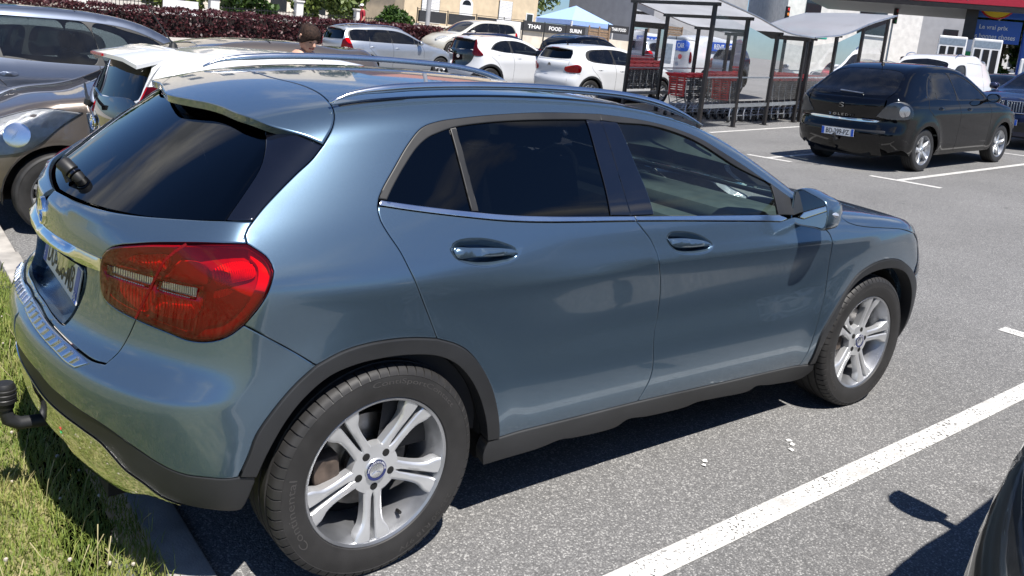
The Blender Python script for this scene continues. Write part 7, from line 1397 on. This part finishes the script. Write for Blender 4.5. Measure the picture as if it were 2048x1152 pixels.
def tree(label, x, y, z, h, rad, mat, n=5000, ls=.16, seed=1, low=False, group='trees behind the car park', cat='tree', name='tree'):
    r = empty(name, None, (x, y, z)); tag(r, label, cat, group); m = MB(); rng = random.Random(seed); m.tube([(0, 0, -.1), (.05, .03, h*.3), (.0, -.05, h*.55), (.1, .05, h*.8)], [h*.028, h*.022, h*.016, h*.006], 8)
    for k in range(5):
        a = rng.uniform(0, 6.28); z0 = h*rng.uniform(.28, .5); m.tube([(.03, 0, z0), (math.cos(a)*rad*.4, math.sin(a)*rad*.4, z0+h*.14), (math.cos(a)*rad*.7, math.sin(a)*rad*.7, z0+h*.27)], [h*.012, h*.008, h*.003], 6)
    m.build('trunk', M['bark'], r, smooth=True); leaves('crown', (0, 0, h*(.5 if low else .62)), (rad, rad, h*(.52 if low else .40)), n, ls, mat, r, seed); return r
# raised verge behind the car park: pavement, hedge, fences, house
def verge_z(x): return .28+.024*(np.asarray(x, float)-6)
sheet('pavement', np.arange(-20, 33, 4.), np.array([25.6, 25.62, 30, 60, 140]), M['concrete'], fz=lambda X, Y: np.where(Y < 25.61, ground_z(X, Y)-.05, verge_z(X)+np.maximum(0, Y-33)*.02))
def hedge(label, x0, x1, y, w, h, seed):
    xm = (x0+x1)/2; z = float(verge_z(xm)); r = empty('hedge', None, (xm, y, z)); tag(r, label, 'hedge', 'clipped red hedges'); sl = math.atan(.024); r.rotation_euler = (0, -sl, 0)
    m = MB(); m.box(-(x1-x0)/2+.25, (x1-x0)/2-.25, -w/2+.28, w/2-.28, 0, h-.22); m.build('inner_twigs', M['twig'], r); leaves('foliage', (0, 0, h/2), ((x1-x0)/2, w/2, h/2), int((x1-x0)*w*h*1500), .06, M['leaf_purple'], r, seed, box=True)
hedge('long clipped dark red hedge behind the silver estate', 1.0, 18.1, 27.6, 1.2, .95, 5); hedge('short block of clipped dark red hedge beside the pale people carrier', 19.3, 22.6, 28.6, 1.2, .85, 6)
M['iron'] = plain('black_iron', (.012, .012, .013), .5); M['white_wall'] = plain('white_render', (.70, .68, .64), .85, noise=.12, nscale=3, bump=.3, bscale=50); M['beige_wall'] = plain('beige_render', (.62, .50, .34), .9, noise=.10, nscale=2.5, bump=.4, bscale=60); M['cream_wall'] = plain('cream_render', (.66, .60, .50), .9, noise=.10, nscale=2.5, bump=.3, bscale=60); M['grey_wall'] = plain('grey_render', (.36, .36, .37), .9, noise=.08, nscale=2)
M['wood'] = plain('weathered_wood', (.24, .16, .10), .8, noise=.3, nscale=10); M['slate_sheet'] = plain('dark_screen', (.030, .031, .035), .7, noise=.15); M['roof_tile'] = plain('roof_tiles', (.30, .13, .08), .85, noise=.25, nscale=6); M['white_pvc'] = plain('white_pvc', (.76, .76, .75), .45, noise=.05); M['win'] = plain('window_pane', (.02, .025, .03), .05, coat=1.)
FY = 31.0
def railing(label, x0, x1, h=1.05, panel_=None):
    z0 = float(verge_z((x0+x1)/2)); r = empty('garden_railing', None, (x0, FY, z0)); tag(r, label, 'fence', 'garden fences along the street'); dz = lambda x: .024*(x-(x1-x0)/2); m = MB(); m.box(0, x1-x0, -.1, .1, -.2, .35); m.build('base_wall', M['white_wall'], r)
    if panel_: m = MB(); m.box(.1, x1-x0-.1, -.03, .03, .40, h+.15); m.build('sheet_panel', panel_, r); return
    for zz in (.42, h): m = MB(); m.bar((0, 0, zz+dz(0)), (x1-x0, 0, zz+dz(x1-x0)), .03, .03); m.build('rail', M['iron'], r)
    n = int((x1-x0)/.13)
    for i in range(n):
        x = (i+.5)*.13; m = MB(); m.box(x-.009, x+.009, -.009, .009, .36+dz(x), h+.07+dz(x)); m.build('bar', M['iron'], r)
def pillar(label, x, h=1.35, w=.34):
    r = empty('gate_pillar', None, (x, FY, float(verge_z(x)))); tag(r, label, 'pillar', 'gate pillars'); m = MB(); m.box(-w/2, w/2, -w/2, w/2, -.2, h, bev=.01); m.build('shaft', M['white_wall'], r); m = MB(); m.box(-w/2-.04, w/2+.04, -w/2-.04, w/2+.04, h, h+.07, bev=.01); m.build('cap', M['white_wall'], r)
M['gate_grey'] = plain('gate_board', (.30, .25, .21), .7, noise=.2, nscale=8)
railing('grey-brown boarded gate at the far left of the street', 2.3, 5.2, panel_=M['gate_grey']); pillar('white rendered gate pillar beside the boarded gate', 5.45); railing('black iron railing between the two white pillars', 5.7, 8.0); railing('white sheet-metal gate between iron railings', 8.1, 9.6, panel_=M['white_pvc']); pillar('white rendered gate pillar beside the white gate', 10.1); railing('long black iron railing above the red hedge', 10.4, 14.3); pillar('slim white post box pillar in front of the railing', 13.6, 1.5, .3); railing('iron railing left of the cut-leaf shrub', 14.6, 17.6); pillar('white pillar with stacked boxes beside the man in red', 16.35, 1.35, .3)
for i, (x, y, h, rad, mt, lb) in enumerate(((4.5, 34.5, 4.2, 2.6, 'leaf_green', 'broad green tree behind the boarded gate'), (9.0, 33.8, 4.0, 2.3, 'leaf_light', 'lighter green tree behind the white gate'), (12.6, 33.8, 4.2, 2.4, 'leaf_green', 'dense green tree behind the long railing'), (16.4, 33.9, 4.0, 1.9, 'leaf_light', 'pale green tree left of the beige house'), (21, 47, 9, 4, 'leaf_dark', 'tall dark tree behind the beige house'), (36.5, 44, 8, 3.6, 'leaf_light', 'yellow-green tree behind the blue gazebo'), (33, 47, 9, 4, 'leaf_dark', 'tall dark tree right of the beige house'), (44.2, 13.6, 6.5, 2.8, 'leaf_cream', 'cream blossoming tree at the right edge behind the station'), (43, 15.6, 5.4, 1.9, 'leaf_green', 'green tree behind the fuel pumps'), (47, 10.5, 6, 3., 'leaf_green', 'green tree at the far right edge'))): tree(lb, x, y, float(verge_z(x))+.1 if y > 25 else 1.2, h, rad, M[mt], 4200, .15, 20+i, low=i < 4 or i > 6)
r = empty('laurel_bush', None, (18.6, 31.6, float(verge_z(18.6)))); tag(r, 'glossy green laurel bush beside the utility pole', 'bush'); m = MB(); m.tube([(0, 0, 0), (.1, 0, .7)], .05, 6); m.build('stem', M['bark'], r); leaves('foliage', (0, 0, .85), (1.35, .9, .95), 4200, .10, M['leaf_green'], r, 44, hollow=.1)
# beige house with shutters
def house():
    z = float(verge_z(27)); r = empty('house', None, (27.3, 38, z)); tag(r, 'beige rendered house with white shutters and arched white door', 'house'); m = MB(); m.box(-4.6, 4.7, 0, 7, -.3, 4.6); m.build('wall', M['beige_wall'], r)
    v = [(-4.9, -.35, 4.6), (5.0, -.35, 4.6), (5.0, 3.5, 6.6), (-4.9, 3.5, 6.6), (-4.9, 7.3, 4.6), (5.0, 7.3, 4.6)]; m = MB(); m.add(v, [(0, 1, 2, 3), (3, 2, 5, 4), (0, 3, 4), (1, 5, 2)]); m.build('roof', M['roof_tile'], r)
    for x0, x1, z0, z1 in ((-3.55, -2.35, .95, 2.6), (1.75, 2.75, .75, 2.6)):
        m = MB(); m.box(x0, x1, -.05, -.003, z0, z1); w = m.build('window', M['win'], r); k = z0+.25; m = MB()
        n = 0
        while k < z1: m = MB(); m.box(x0+.03, x1-.03, -.075, -.052, k, k+.075); m.build('shutter_slat', M['white_pvc'], w); k += .085
        m = MB(); m.box(x0-.08, x1+.08, -.10, -.003, z0-.08, z0-.003); m.build('sill', M['white_wall'], w)
    m = MB(); P_ = [(-.45, .45), (.45, .45), (.45, 2.1)]+[(.45*math.cos(a), 2.1+.4*math.sin(a)) for a in np.linspace(.3, math.pi-.3, 7)]+[(-.45, 2.1)]; m.prism(P_, -.06, -.003, lambda a, b, t: (a-.55, t, b)); dr = m.build('door', M['white_pvc'], r); m = MB(); P_ = [(.3*math.cos(a), 2.1+.28*math.sin(a)) for a in np.linspace(0, math.pi, 9)]; m.prism(P_, -.07, -.061, lambda a, b, t: (a-.55, t, b)); m.build('fanlight', M['win'], dr)
    m = MB(); m.box(3.9, 4.35, -.05, -.003, 1.2, 2.0); sw = m.build('window', M['win'], r); m = MB(); m.box(3.84, 3.9, -.06, -.003, 1.14, 2.06); m.box(4.35, 4.41, -.06, -.003, 1.14, 2.06); m.box(3.9, 4.35, -.06, -.003, 1.14, 1.2); m.box(3.9, 4.35, -.06, -.003, 2.0, 2.06); m.build('frame', M['white_pvc'], sw)
house()
z = float(verge_z(23)); m = MB(); m.box(20.3, 29.6, 32.9, 33.1, z-.4, z+.92); o = m.build('garden_wall', M['cream_wall'], None); tag(o, 'low cream garden wall in front of the beige house', 'wall')
for i in range(4):
    x = 20.5+1.75*i; r = empty('fence_screen', None, (x, 32.95, z+.92)); tag(r, ('dark screen panel on the low wall next to the utility pole', 'dark screen panel second from the utility pole', 'dark screen panel third from the utility pole', 'dark screen panel on the wall just left of the metal gate')[i], 'fence', 'dark screens on the garden wall'); m = MB(); m.box(.06, 1.66, -.02, .02, .08, .62); m.build('sheet', M['slate_sheet'], r); m = MB(); m.tube([(.0, 0, -.02), (.0, 0, .75)], .025, 6); m.build('post', M['iron'], r); m = MB(); m.tube([(.0, 0, .68), (1.72, 0, .70)], .015, 6); m.build('rail', M['iron'], r)
m = MB(); m.tube([(20.2, 31.5, z-.2), (20.25, 31.5, z+7)], .11, 10); o = m.build('utility_pole', M['grey_wall'], None, smooth=True); tag(o, 'grey concrete utility pole left of the beige house', 'pole')
# banners
def banner(label, x, y, z, w, h, txt, yaw=0):
    r = empty('banner', None, (x, y, z)); tag(r, label, 'banner'); m = MB(); m.box(0, w, -.015, .015, 0, h); m.build('cloth', M['slate_sheet'], r); text_obj('lettering', txt, M['white_ink'], r, (w/2, -.017, h/2), (1, 0, 0), (0, 0, 1), h*.42, w*.62 if len(txt) < 6 else w*.72, .002, bold=.03); m = MB(); m.tube([(0, .03, -1.2), (0, .03, h+.05)], .025, 6); m.build('post', M['iron'], r); return r
zb0 = 1.80
banner('black banner lettered THAI on the street fence', 24.75, 30, zb0-.02, 1.30, .46, 'THAI'); banner('black banner lettered FOOD on the street fence', 26.10, 30, zb0-.02, 1.35, .46, 'FOOD'); banner('black banner lettered SURIN on the street fence', 27.50, 30, zb0-.02, 1.30, .46, 'SURIN'); banner('separate small black banner lettered THAI FOOD', 30.45, 30, 2.12, 1.5, .42, 'THAI FOOD')
m = MB(); m.box(24.7, 32.3, 30.1, 30.25, .2, 1.78); o = m.build('street_wall', M['cream_wall'], None); tag(o, 'cream street wall under the black banners', 'wall')
m = MB(); m.box(23.2, 24.65, 30.1, 30.16, .3, 2.15); o = m.build('metal_gate', M['white_pvc'], None); tag(o, 'pale metal gate left of the banners', 'gate')
def gazebo(x, y, z):
    r = empty('gazebo', None, (x, y, z)); tag(r, 'pale blue folding gazebo behind the banners', 'gazebo'); M['canvas'] = plain('blue_canvas', (.30, .44, .78), .8, noise=.05); m = MB(); s = 1.55; m.add([(-s, -s, 2.05), (s, -s, 2.05), (s, s, 2.05), (-s, s, 2.05), (0, 0, 2.9), (-s, -s, 1.8), (s, -s, 1.8), (s, s, 1.8), (-s, s, 1.8)], [(0, 1, 4), (1, 2, 4), (2, 3, 4), (3, 0, 4), (0, 5, 6, 1), (1, 6, 7, 2), (2, 7, 8, 3), (3, 8, 5, 0)]); m.build('canopy', M['canvas'], r)
    for a, b in ((-1, -1), (1, -1), (1, 1), (-1, 1)): m = MB(); m.box(a*s-.03, a*s+.03, b*s-.03, b*s+.03, 0, 2.0); m.build('leg', M['white_pvc'], r)
gazebo(31.2, 33.6, .55)
def slat_fence(label, x0, x1, y, z, h):
    r = empty('slat_fence', None, (x0, y, z)); tag(r, label, 'fence', 'wooden slat fences'); n = int(h/.13)
    for i in range(n): m = MB(); m.box(0, x1-x0, -.012+.02*(i % 2), .012+.02*(i % 2), i*.13, i*.13+.115); m.build('slat', M['wood'], r)
    for x in (0, (x1-x0)/2, x1-x0): m = MB(); m.box(x-.04, x+.04, -.06, -.02, -.2, h+.03); m.build('post', M['wood'], r)
slat_fence('brown slat fence between the gazebo leg and the small banner', 28.95, 30.4, 29.9, .8, 1.55); slat_fence('brown slat fence right of the small banner, behind the shelter', 32.1, 35.6, 29.5, .9, 1.95)
# far white and grey buildings
def block(label, x, y, z, w, d, h, wall, wins=(), roof=None, name='building', yaw=0):
    r = empty(name, None, (x, y, z)); r.rotation_euler = (0, 0, yaw); tag(r, label, 'building'); m = MB(); m.box(0, w, 0, d, -.5, h); m.build('wall', wall, r)
    if roof: m = MB(); m.box(-.2, w+.2, -.2, d+.2, h, h+.25); m.build('roof', roof, r)
    for a, b, c, e in wins: m = MB(); m.box(a, b, -.06, -.003, c, e); w_ = m.build('window', M['win'], r); m = MB(); m.box(a-.06, b+.06, -.09, -.003, c-.10, c-.003); m.build('sill', M['white_pvc'], w_)
block('grey rendered building behind the slat fence', 38, 34, 1.0, 9, 8, 6.5, M['grey_wall'], ()); block('white building with tall windows above the shelter', 46.5, 30.5, 1.2, 9, 8, 7, M['white_wall'], ((1.2, 2.2, 2.2, 4.6), (4.8, 6.6, 2.6, 5.2)), yaw=R_(-35)); block('grey house gable behind the filling station', 62, 30, 1.5, 12, 9, 6.2, M['grey_wall'], ((2, 3, 2.6, 3.6), (7, 8, 2.6, 3.6)), M['roof_tile'], yaw=R_(-55)); block('small white house behind the blue sign', 60, 23.2, 1.5, 6, 6, 3.6, M['white_wall'], ((1, 1.9, 1.2, 2.3),), M['roof_tile'], yaw=R_(-60))
m = MB(); m.box(0, 4.2, -.8, .8, 0, .55, bev=.05); M['teal_cloth'] = plain('green_awning', (.03, .48, .38), .6, noise=.05); o = m.build('awning', M['teal_cloth'], None); o.location = (42.3, 29.6, 3.1); o.rotation_euler = (0, 0, R_(-35)); tag(o, 'bright green awning box between the shelter roofs', 'awning')
# ================================================================== filling station
M['station_red'] = plain('station_red', (.38, .012, .028), .35, noise=.06, coat=.4); M['station_grey'] = plain('station_soffit', (.30, .31, .32), .6); M['sign_blue'] = plain('sign_blue', (.012, .09, .46), .35, noise=.04, coat=.3)
def station():
    r = empty('filling_station_canopy', None, (35, 21.6, 1.65)); r.rotation_euler = (0, 0, R_(-66)); tag(r, 'long dark red filling station canopy on black pillars', 'canopy')
    m = MB(); m.box(-.4, 26, 0, 9, 3.25, 4.35); m.build('fascia', M['station_red'], r); m = MB(); m.box(-.2, 25.8, .15, 8.9, 3.10, 3.247); m.build('soffit', M['station_grey'], r); m = MB(); m.box(-.2, 25.8, -.04, .1, 3.02, 3.20); m.build('gutter_beam', M['steel_post'], r)
    m = MB(); m.box(-1.0, .75, -.05, -.004, 3.25, 4.4); bd = m.build('end_badge', M['galv'], r); m = MB(); m.bar((-.6, -.06, 3.45), (-.1, -.06, 4.0), .07, .07); m.bar((-.1, -.06, 4.0), (.3, -.06, 3.6), .07, .07); m.build('emblem', M['ink'], bd)
    text_obj('lettering', '24/24', M['white_ink'], r, (6.3, -.008, 3.66), (1, 0, 0), (0, 0, 1), .50, 1.45, .004, bold=.02)
    for x, y in ((7.2, 1.2), (17, 1.2), (7.2, 7.5), (17, 7.5)): m = MB(); m.box(x-.25, x+.25, y-.25, y+.25, -1.6, 3.12); m.build('pillar', M['steel_post'], r)
    m = MB(); m.box(6.95, 7.55, .93, .948, .35, 1.75); ps = m.build('price_sign', M['white_ink'], r)
    for z0, z1, c in ((.75, .98, 'amber'), (1.0, 1.22, 'wrap_green')): m = MB(); m.box(7.0, 7.5, .91, .928, z0, z1); m.build('price_row', M[c], ps)
station()
def pump(label, x, y, z, yaw):
    r = empty('fuel_pump', None, (x, y, z)); r.rotation_euler = (0, 0, yaw); tag(r, label, 'fuel pump', 'fuel pumps'); m = MB(); m.box(-.55, .55, -.3, .3, 0, 1.95, bev=.04); m.build('body', M['white_pvc'], r)
    for k in range(3): m = MB(); m.box(-.45+.33*k, -.22+.33*k, -.32, -.303, .5, 1.5); m.build('hose_bay', M['ink'], r)
    m = MB(); m.box(-.5, .5, -.31, -.303, 1.58, 1.85); m.build('display', M['galv'], r)
pump('white fuel pump nearest the black pillar', 36.8, 15.1, 1.45, R_(-62)); pump('white fuel pump right of the first pump', 37.4, 13.9, 1.45, R_(-62))
r = empty('notice_cabinet', None, (37.5, 11.9, 1.4)); r.rotation_euler = (0, 0, R_(-62)); tag(r, 'white framed notice cabinet between pumps and grey arrow sign', 'sign'); m = MB(); m.box(-.55, .55, -.1, .1, .2, 1.3, bev=.04); m.build('frame', M['white_pvc'], r); m = MB(); m.box(-.42, .42, -.115, -.103, .35, 1.15); m.build('pane', M['galv'], r)
r = empty('arrow_sign', None, (33.5, 8.6, 1.2)); r.rotation_euler = (0, 0, R_(-66)); tag(r, 'grey information sign with white arrow end at the right edge', 'sign'); m = MB(); m.box(-.1, 1.3, -.06, .06, .1, 1.75); M['sign_grey'] = plain('sign_grey', (.16, .16, .14), .5); m.build('board', M['sign_grey'], r); m = MB(); m.prism([(-.75, .1), (-.30, .1), (.02, .9), (-.25, 1.7), (-.55, 1.7)], -.08, -.062, lambda a, b, t: (a, t, b)); m.build('arrow', M['white_ink'], r)
m = MB(); m.box(-.52, -.25, -.10, -.082, 1.05, 1.25); m.build('pictogram', M['ink'], r)
for k in range(5): m = MB(); m.box(.35+.12*k, .37+.12*k, -.066, -.062, .95-.06*k, 1.35); m.build('print_line', M['white_ink'], r)
r = empty('shop_sign', None, (40.0, 14.9, 1.75)); r.rotation_euler = (0, 0, R_(-66)); tag(r, 'blue shop sign on a blue pole with white slogan', 'sign'); m = MB(); m.box(-1.1, 1.1, -.08, .08, 1.62, 2.62); m.build('slogan_board', M['sign_blue'], r); m = MB(); m.box(-1.15, 1.2, -.1, .1, 2.72, 4.9); m.build('logo_board', M['sign_blue'], r)
m = MB(); m.lathe([(0, -.012), (.74, -.012), (.74, 0)], n=36, axis='y', c=(0, -.105, 3.45), caps=False); yl = m.build('logo_disc', plain('logo_yellow', (.85, .62, .03), .4), r); m = MB(); m.tube([(.74*math.cos(t), -.12, 3.45+.74*math.sin(t)) for t in np.linspace(0, 6.283, 37)[:-1]], .04, 6, closed=True); m.build('logo_ring', M['red_flat'], r)
text_obj('lettering', 'Le vrai prix', M['white_ink'], r, (0, -.085, 2.28), (1, 0, 0), (0, 0, 1), .26, 1.15, .004, bold=.012); text_obj('lettering', 'des bonnes choses', M['white_ink'], r, (0, -.085, 1.90), (1, 0, 0), (0, 0, 1), .22, 1.85, .004, bold=.012); m = MB(); m.tube([(1.32, 0, -.3), (1.32, 0, 4.9)], .13, 12); m.build('pole', M['sign_blue'], r, smooth=True)
def traffic_light(x, y, z, lab):
    r = empty('traffic_light', None, (x, y, z)); tag(r, lab, 'traffic light', 'traffic lights'); m = MB(); m.tube([(0, 0, 0), (0, 0, 2.6)], .05, 8); m.build('post', M['galv'], r); m = MB(); m.box(-.12, .12, -.16, -.02, 2.1, 2.9, bev=.02); h_ = m.build('head', M['ink'], r)
    for k, c in enumerate(('wrap_green', 'amber', 'red_flat')): m = MB(); m.lathe([(0, -.02), (.08, -.015), (.09, 0)], n=14, axis='y', c=(0, -.16, 2.23+.26*k), caps=False); m.build('lamp', M[c], h_)
traffic_light(40.5, 20.0, 1.9, 'traffic light on a pole left of the black pillar'); traffic_light(39.0, 25.3, 1.6, 'traffic light beside the white canopy badge')
# apartment block out of frame whose windows mirror in the car roof
def flats():
    r = empty('apartment_block', None, (8, 66, 0)); r.rotation_euler = (0, 0, R_(-8)); tag(r, 'pale apartment block beyond the street trees', 'building'); m = MB(); m.box(0, 24, 0, 12, 0, 14.6); m.build('wall', M['cream_wall'], r); v = []; mm = MB()
    for fl in range(4):
        for k in range(7): x = 1.6+k*3.2; m = MB(); m.box(x, x+1.3, -.05, -.004, 1.2+fl*2.9, 2.7+fl*2.9); m.build('window', M['win'], r)
flats()


# ================================================================== people
M['skin'] = plain('skin', (.52, .30, .21), .5, noise=.08, nscale=20); M['hair'] = plain('dark_brown_hair', (.030, .017, .012), .75, noise=.6, nscale=60, bump=.9, bscale=120, bdist=.006, spec=.2); M['cloth_red'] = plain('red_shirt', (.30, .015, .03), .85, noise=.15); M['cloth_blue'] = plain('navy_shirt', (.012, .025, .085), .85, noise=.15); M['cloth_grey'] = plain('grey_trousers', (.06, .06, .07), .9, noise=.15); M['cloth_pale'] = plain('pale_top', (.55, .52, .48), .9, noise=.1)
def skin_body(name, joints, edges, mats, parent):
    """one continuous figure grown round a joint skeleton (skin + subdivision)"""
    me = bpy.data.meshes.new(name); me.from_pydata([j[0] for j in joints], edges, []); o = bpy.data.objects.new(name, me); COL.objects.link(o)
    mo = o.modifiers.new('skin', 'SKIN'); mo.use_smooth_shade = True; sv = me.skin_vertices[0].data
    for i, j in enumerate(joints): sv[i].radius = (j[1], j[1] if len(j) < 3 else j[2])
    sv[0].use_root = True; o.modifiers.new('sub', 'SUBSURF').levels = 2; dg = bpy.context.evaluated_depsgraph_get(); dg.update(); m2 = bpy.data.meshes.new_from_object(o.evaluated_get(dg)); bpy.data.objects.remove(o); m2.materials.clear()
    for q in mats[0]: m2.materials.append(q)
    for p in m2.polygons: p.material_index = mats[1](p.center); p.use_smooth = True
    return link(name, m2, None, parent)
def person(label, pos, yaw, H, top, legs, nod=0., cap=None, long_hair=False, bare=False, group='people'):
    r = empty('person'); tag(r, label, 'person', group); k = H/1.70; S = lambda *p: tuple(c*k for c in p)
    J = [(S(0, 0, .95), .15*k, .115*k), (S(0, 0, 1.12), .135*k, .10*k), (S(0, 0, 1.32), .155*k, .11*k), (S(.0, 0, 1.42), .10*k, .085*k), (S(.01, 0, 1.50), .055*k)]
    E_ = [(0, 1), (1, 2), (2, 3), (3, 4)]
    for s in (-1, 1):
        b = len(J); J += [(S(0, s*.17, 1.38), .062*k), (S(-.01, s*.22, 1.14), .047*k), (S(.10, s*.20, .93), .036*k), (S(.14, s*.19, .85), .034*k, .018*k)]; E_ += [(3, b), (b, b+1), (b+1, b+2), (b+2, b+3)]
        b = len(J); J += [(S(0, s*.095, .86), .088*k), (S(.02, s*.10, .49), .062*k), (S(-.01, s*.105, .10), .042*k), (S(.10, s*.115, .045), .042*k, .03*k), (S(.17, s*.12, .035), .035*k, .022*k)]; E_ += [(0, b), (b, b+1), (b+1, b+2), (b+2, b+3), (b+3, b+4)]
    def mi(c): return 2 if c.z > 1.455*k or (abs(c.y) > .155*k and c.z < (1.40 if bare else 1.18)*k and c.z > .8*k) else (1 if c.z < .93*k else 0)
    body = skin_body('body', J, E_, ([top, legs, M['skin']], mi), r)
    for s in (-1, 1):   # fingers
        for i in range(5):
            m = MB(); a = S(.15 if i else .13, s*(.20-.012*i if i else .165), .835); L_ = (.05, .07, .08, .075, .06)[i]; m.tube([a, (a[0]+.03*k, a[1]-s*(.004 if i else .02)*k, a[2]-L_*.55*k), (a[0]+.025*k, a[1]-s*(.006 if i else .022)*k, a[2]-L_*k)], [.009*k, .008*k, .006*k], 6); m.build('finger', M['skin'], body, smooth=True)
    hd = empty('head', r, S(.02, 0, 1.50)); hd.rotation_euler = (0, nod, 0)
    m = MB(); n = 20; prof = [(0, -.005), (.045, .0), (.062, .03), (.072, .07), (.078, .11), (.078, .15), (.068, .185), (.045, .208), (0, .216)]
    v = []
    for q in range(n):
        a = 2*math.pi*q/n
        for rr, z in prof: x = math.cos(a)*rr*1.18; y = math.sin(a)*rr*.95; x += .012 if (math.cos(a) > .6 and z < .06) else 0; v.append((x*k, y*k, z*k))
    K = len(prof); m.v = v; m.f = [(q*K+i, ((q+1) % n)*K+i, ((q+1) % n)*K+i+1, q*K+i+1) for q in range(n) for i in range(K-1)]; m.m = [0]*len(m.f); m.build('face', M['skin'], hd, smooth='all')
    m = MB(); m.tube([(.088*k, 0, .115*k), (.104*k, 0, .085*k), (.092*k, 0, .075*k)], [.008*k, .015*k, .010*k], 8); m.build('nose', M['skin'], hd, smooth=True)
    for s in (-1, 1):
        m = MB(); m.box(.083*k, .090*k, s*.032*k-.013*k, s*.032*k+.013*k, .105*k, .113*k); m.build('eye', M['ink'], hd); m = MB(); m.box(.084*k, .091*k, s*.032*k-.018*k, s*.032*k+.018*k, .126*k, .131*k); m.build('eyebrow', M['hair'], hd)
        m = MB(); m.tube([(.0, s*.072*k, .085*k), (-.012*k, s*.084*k, .105*k), (-.006*k, s*.084*k, .13*k), (.008*k, s*.074*k, .135*k)], [.008*k, .011*k, .011*k, .006*k], 8); m.build('ear', M['skin'], hd, smooth=True)
    m = MB(); m.box(.078*k, .087*k, -.024*k, .024*k, .045*k, .052*k); m.build('mouth', M['cloth_red'], hd)
    m = MB(); hv = []; hp = [(.085, .06), (.089, .10), (.088, .15), (.077, .19), (.05, .216), (0, .225)]
    for q in range(n):
        a = 2*math.pi*q/n; front = max(0, math.cos(a)-.25)
        for rr, z in hp: z2 = z+front*.105*max(0, 1-(z-.06)/.12); hv.append((math.cos(a)*rr*1.18*k-.004*k, math.sin(a)*rr*.97*k, z2*k))
    K = len(hp); m.v = hv; m.f = [(q*K+i, ((q+1) % n)*K+i, ((q+1) % n)*K+i+1, q*K+i+1) for q in range(n) for i in range(K-1)]; m.m = [0]*len(m.f); hr = m.build('hair', M['hair'], hd, smooth='all')
    if long_hair:
        m = MB(); m.tube([(-.08*k, 0, .15*k), (-.105*k, 0, .165*k), (-.125*k, 0, .15*k), (-.13*k, 0, .10*k), (-.125*k, 0, .03*k)], [.02*k, .024*k, .024*k, .02*k, .010*k], 10); m.build('ponytail', M['hair'], hr, smooth=True)
    if cap:
        m = MB(); m.lathe([(.094*k, .15*k), (.092*k, .19*k), (.06*k, .228*k), (0, .238*k)], n=18, axis='z', caps=False); m.box(.06*k, .17*k, -.06*k, .06*k, .15*k, .158*k); m.build('cap', cap, hd, smooth=True)
    place(r, pos, yaw); return r
person('person with tied-up dark hair looking down behind the white city car', (1.74, 3.66), R_(-80), 1.60, M['cloth_pale'], M['cloth_grey'], nod=R_(28), long_hair=True, bare=True)
person('person in dark red shirt and white cap by the street fence', (16.2, 30.2, .55), R_(170), 1.60, M['cloth_red'], M['cloth_grey'], nod=R_(10), cap=M['white_ink'])
person('person in navy clothes standing by the filling station', (29.6, 13.3), R_(120), 1.78, M['cloth_blue'], M['cloth_blue'])
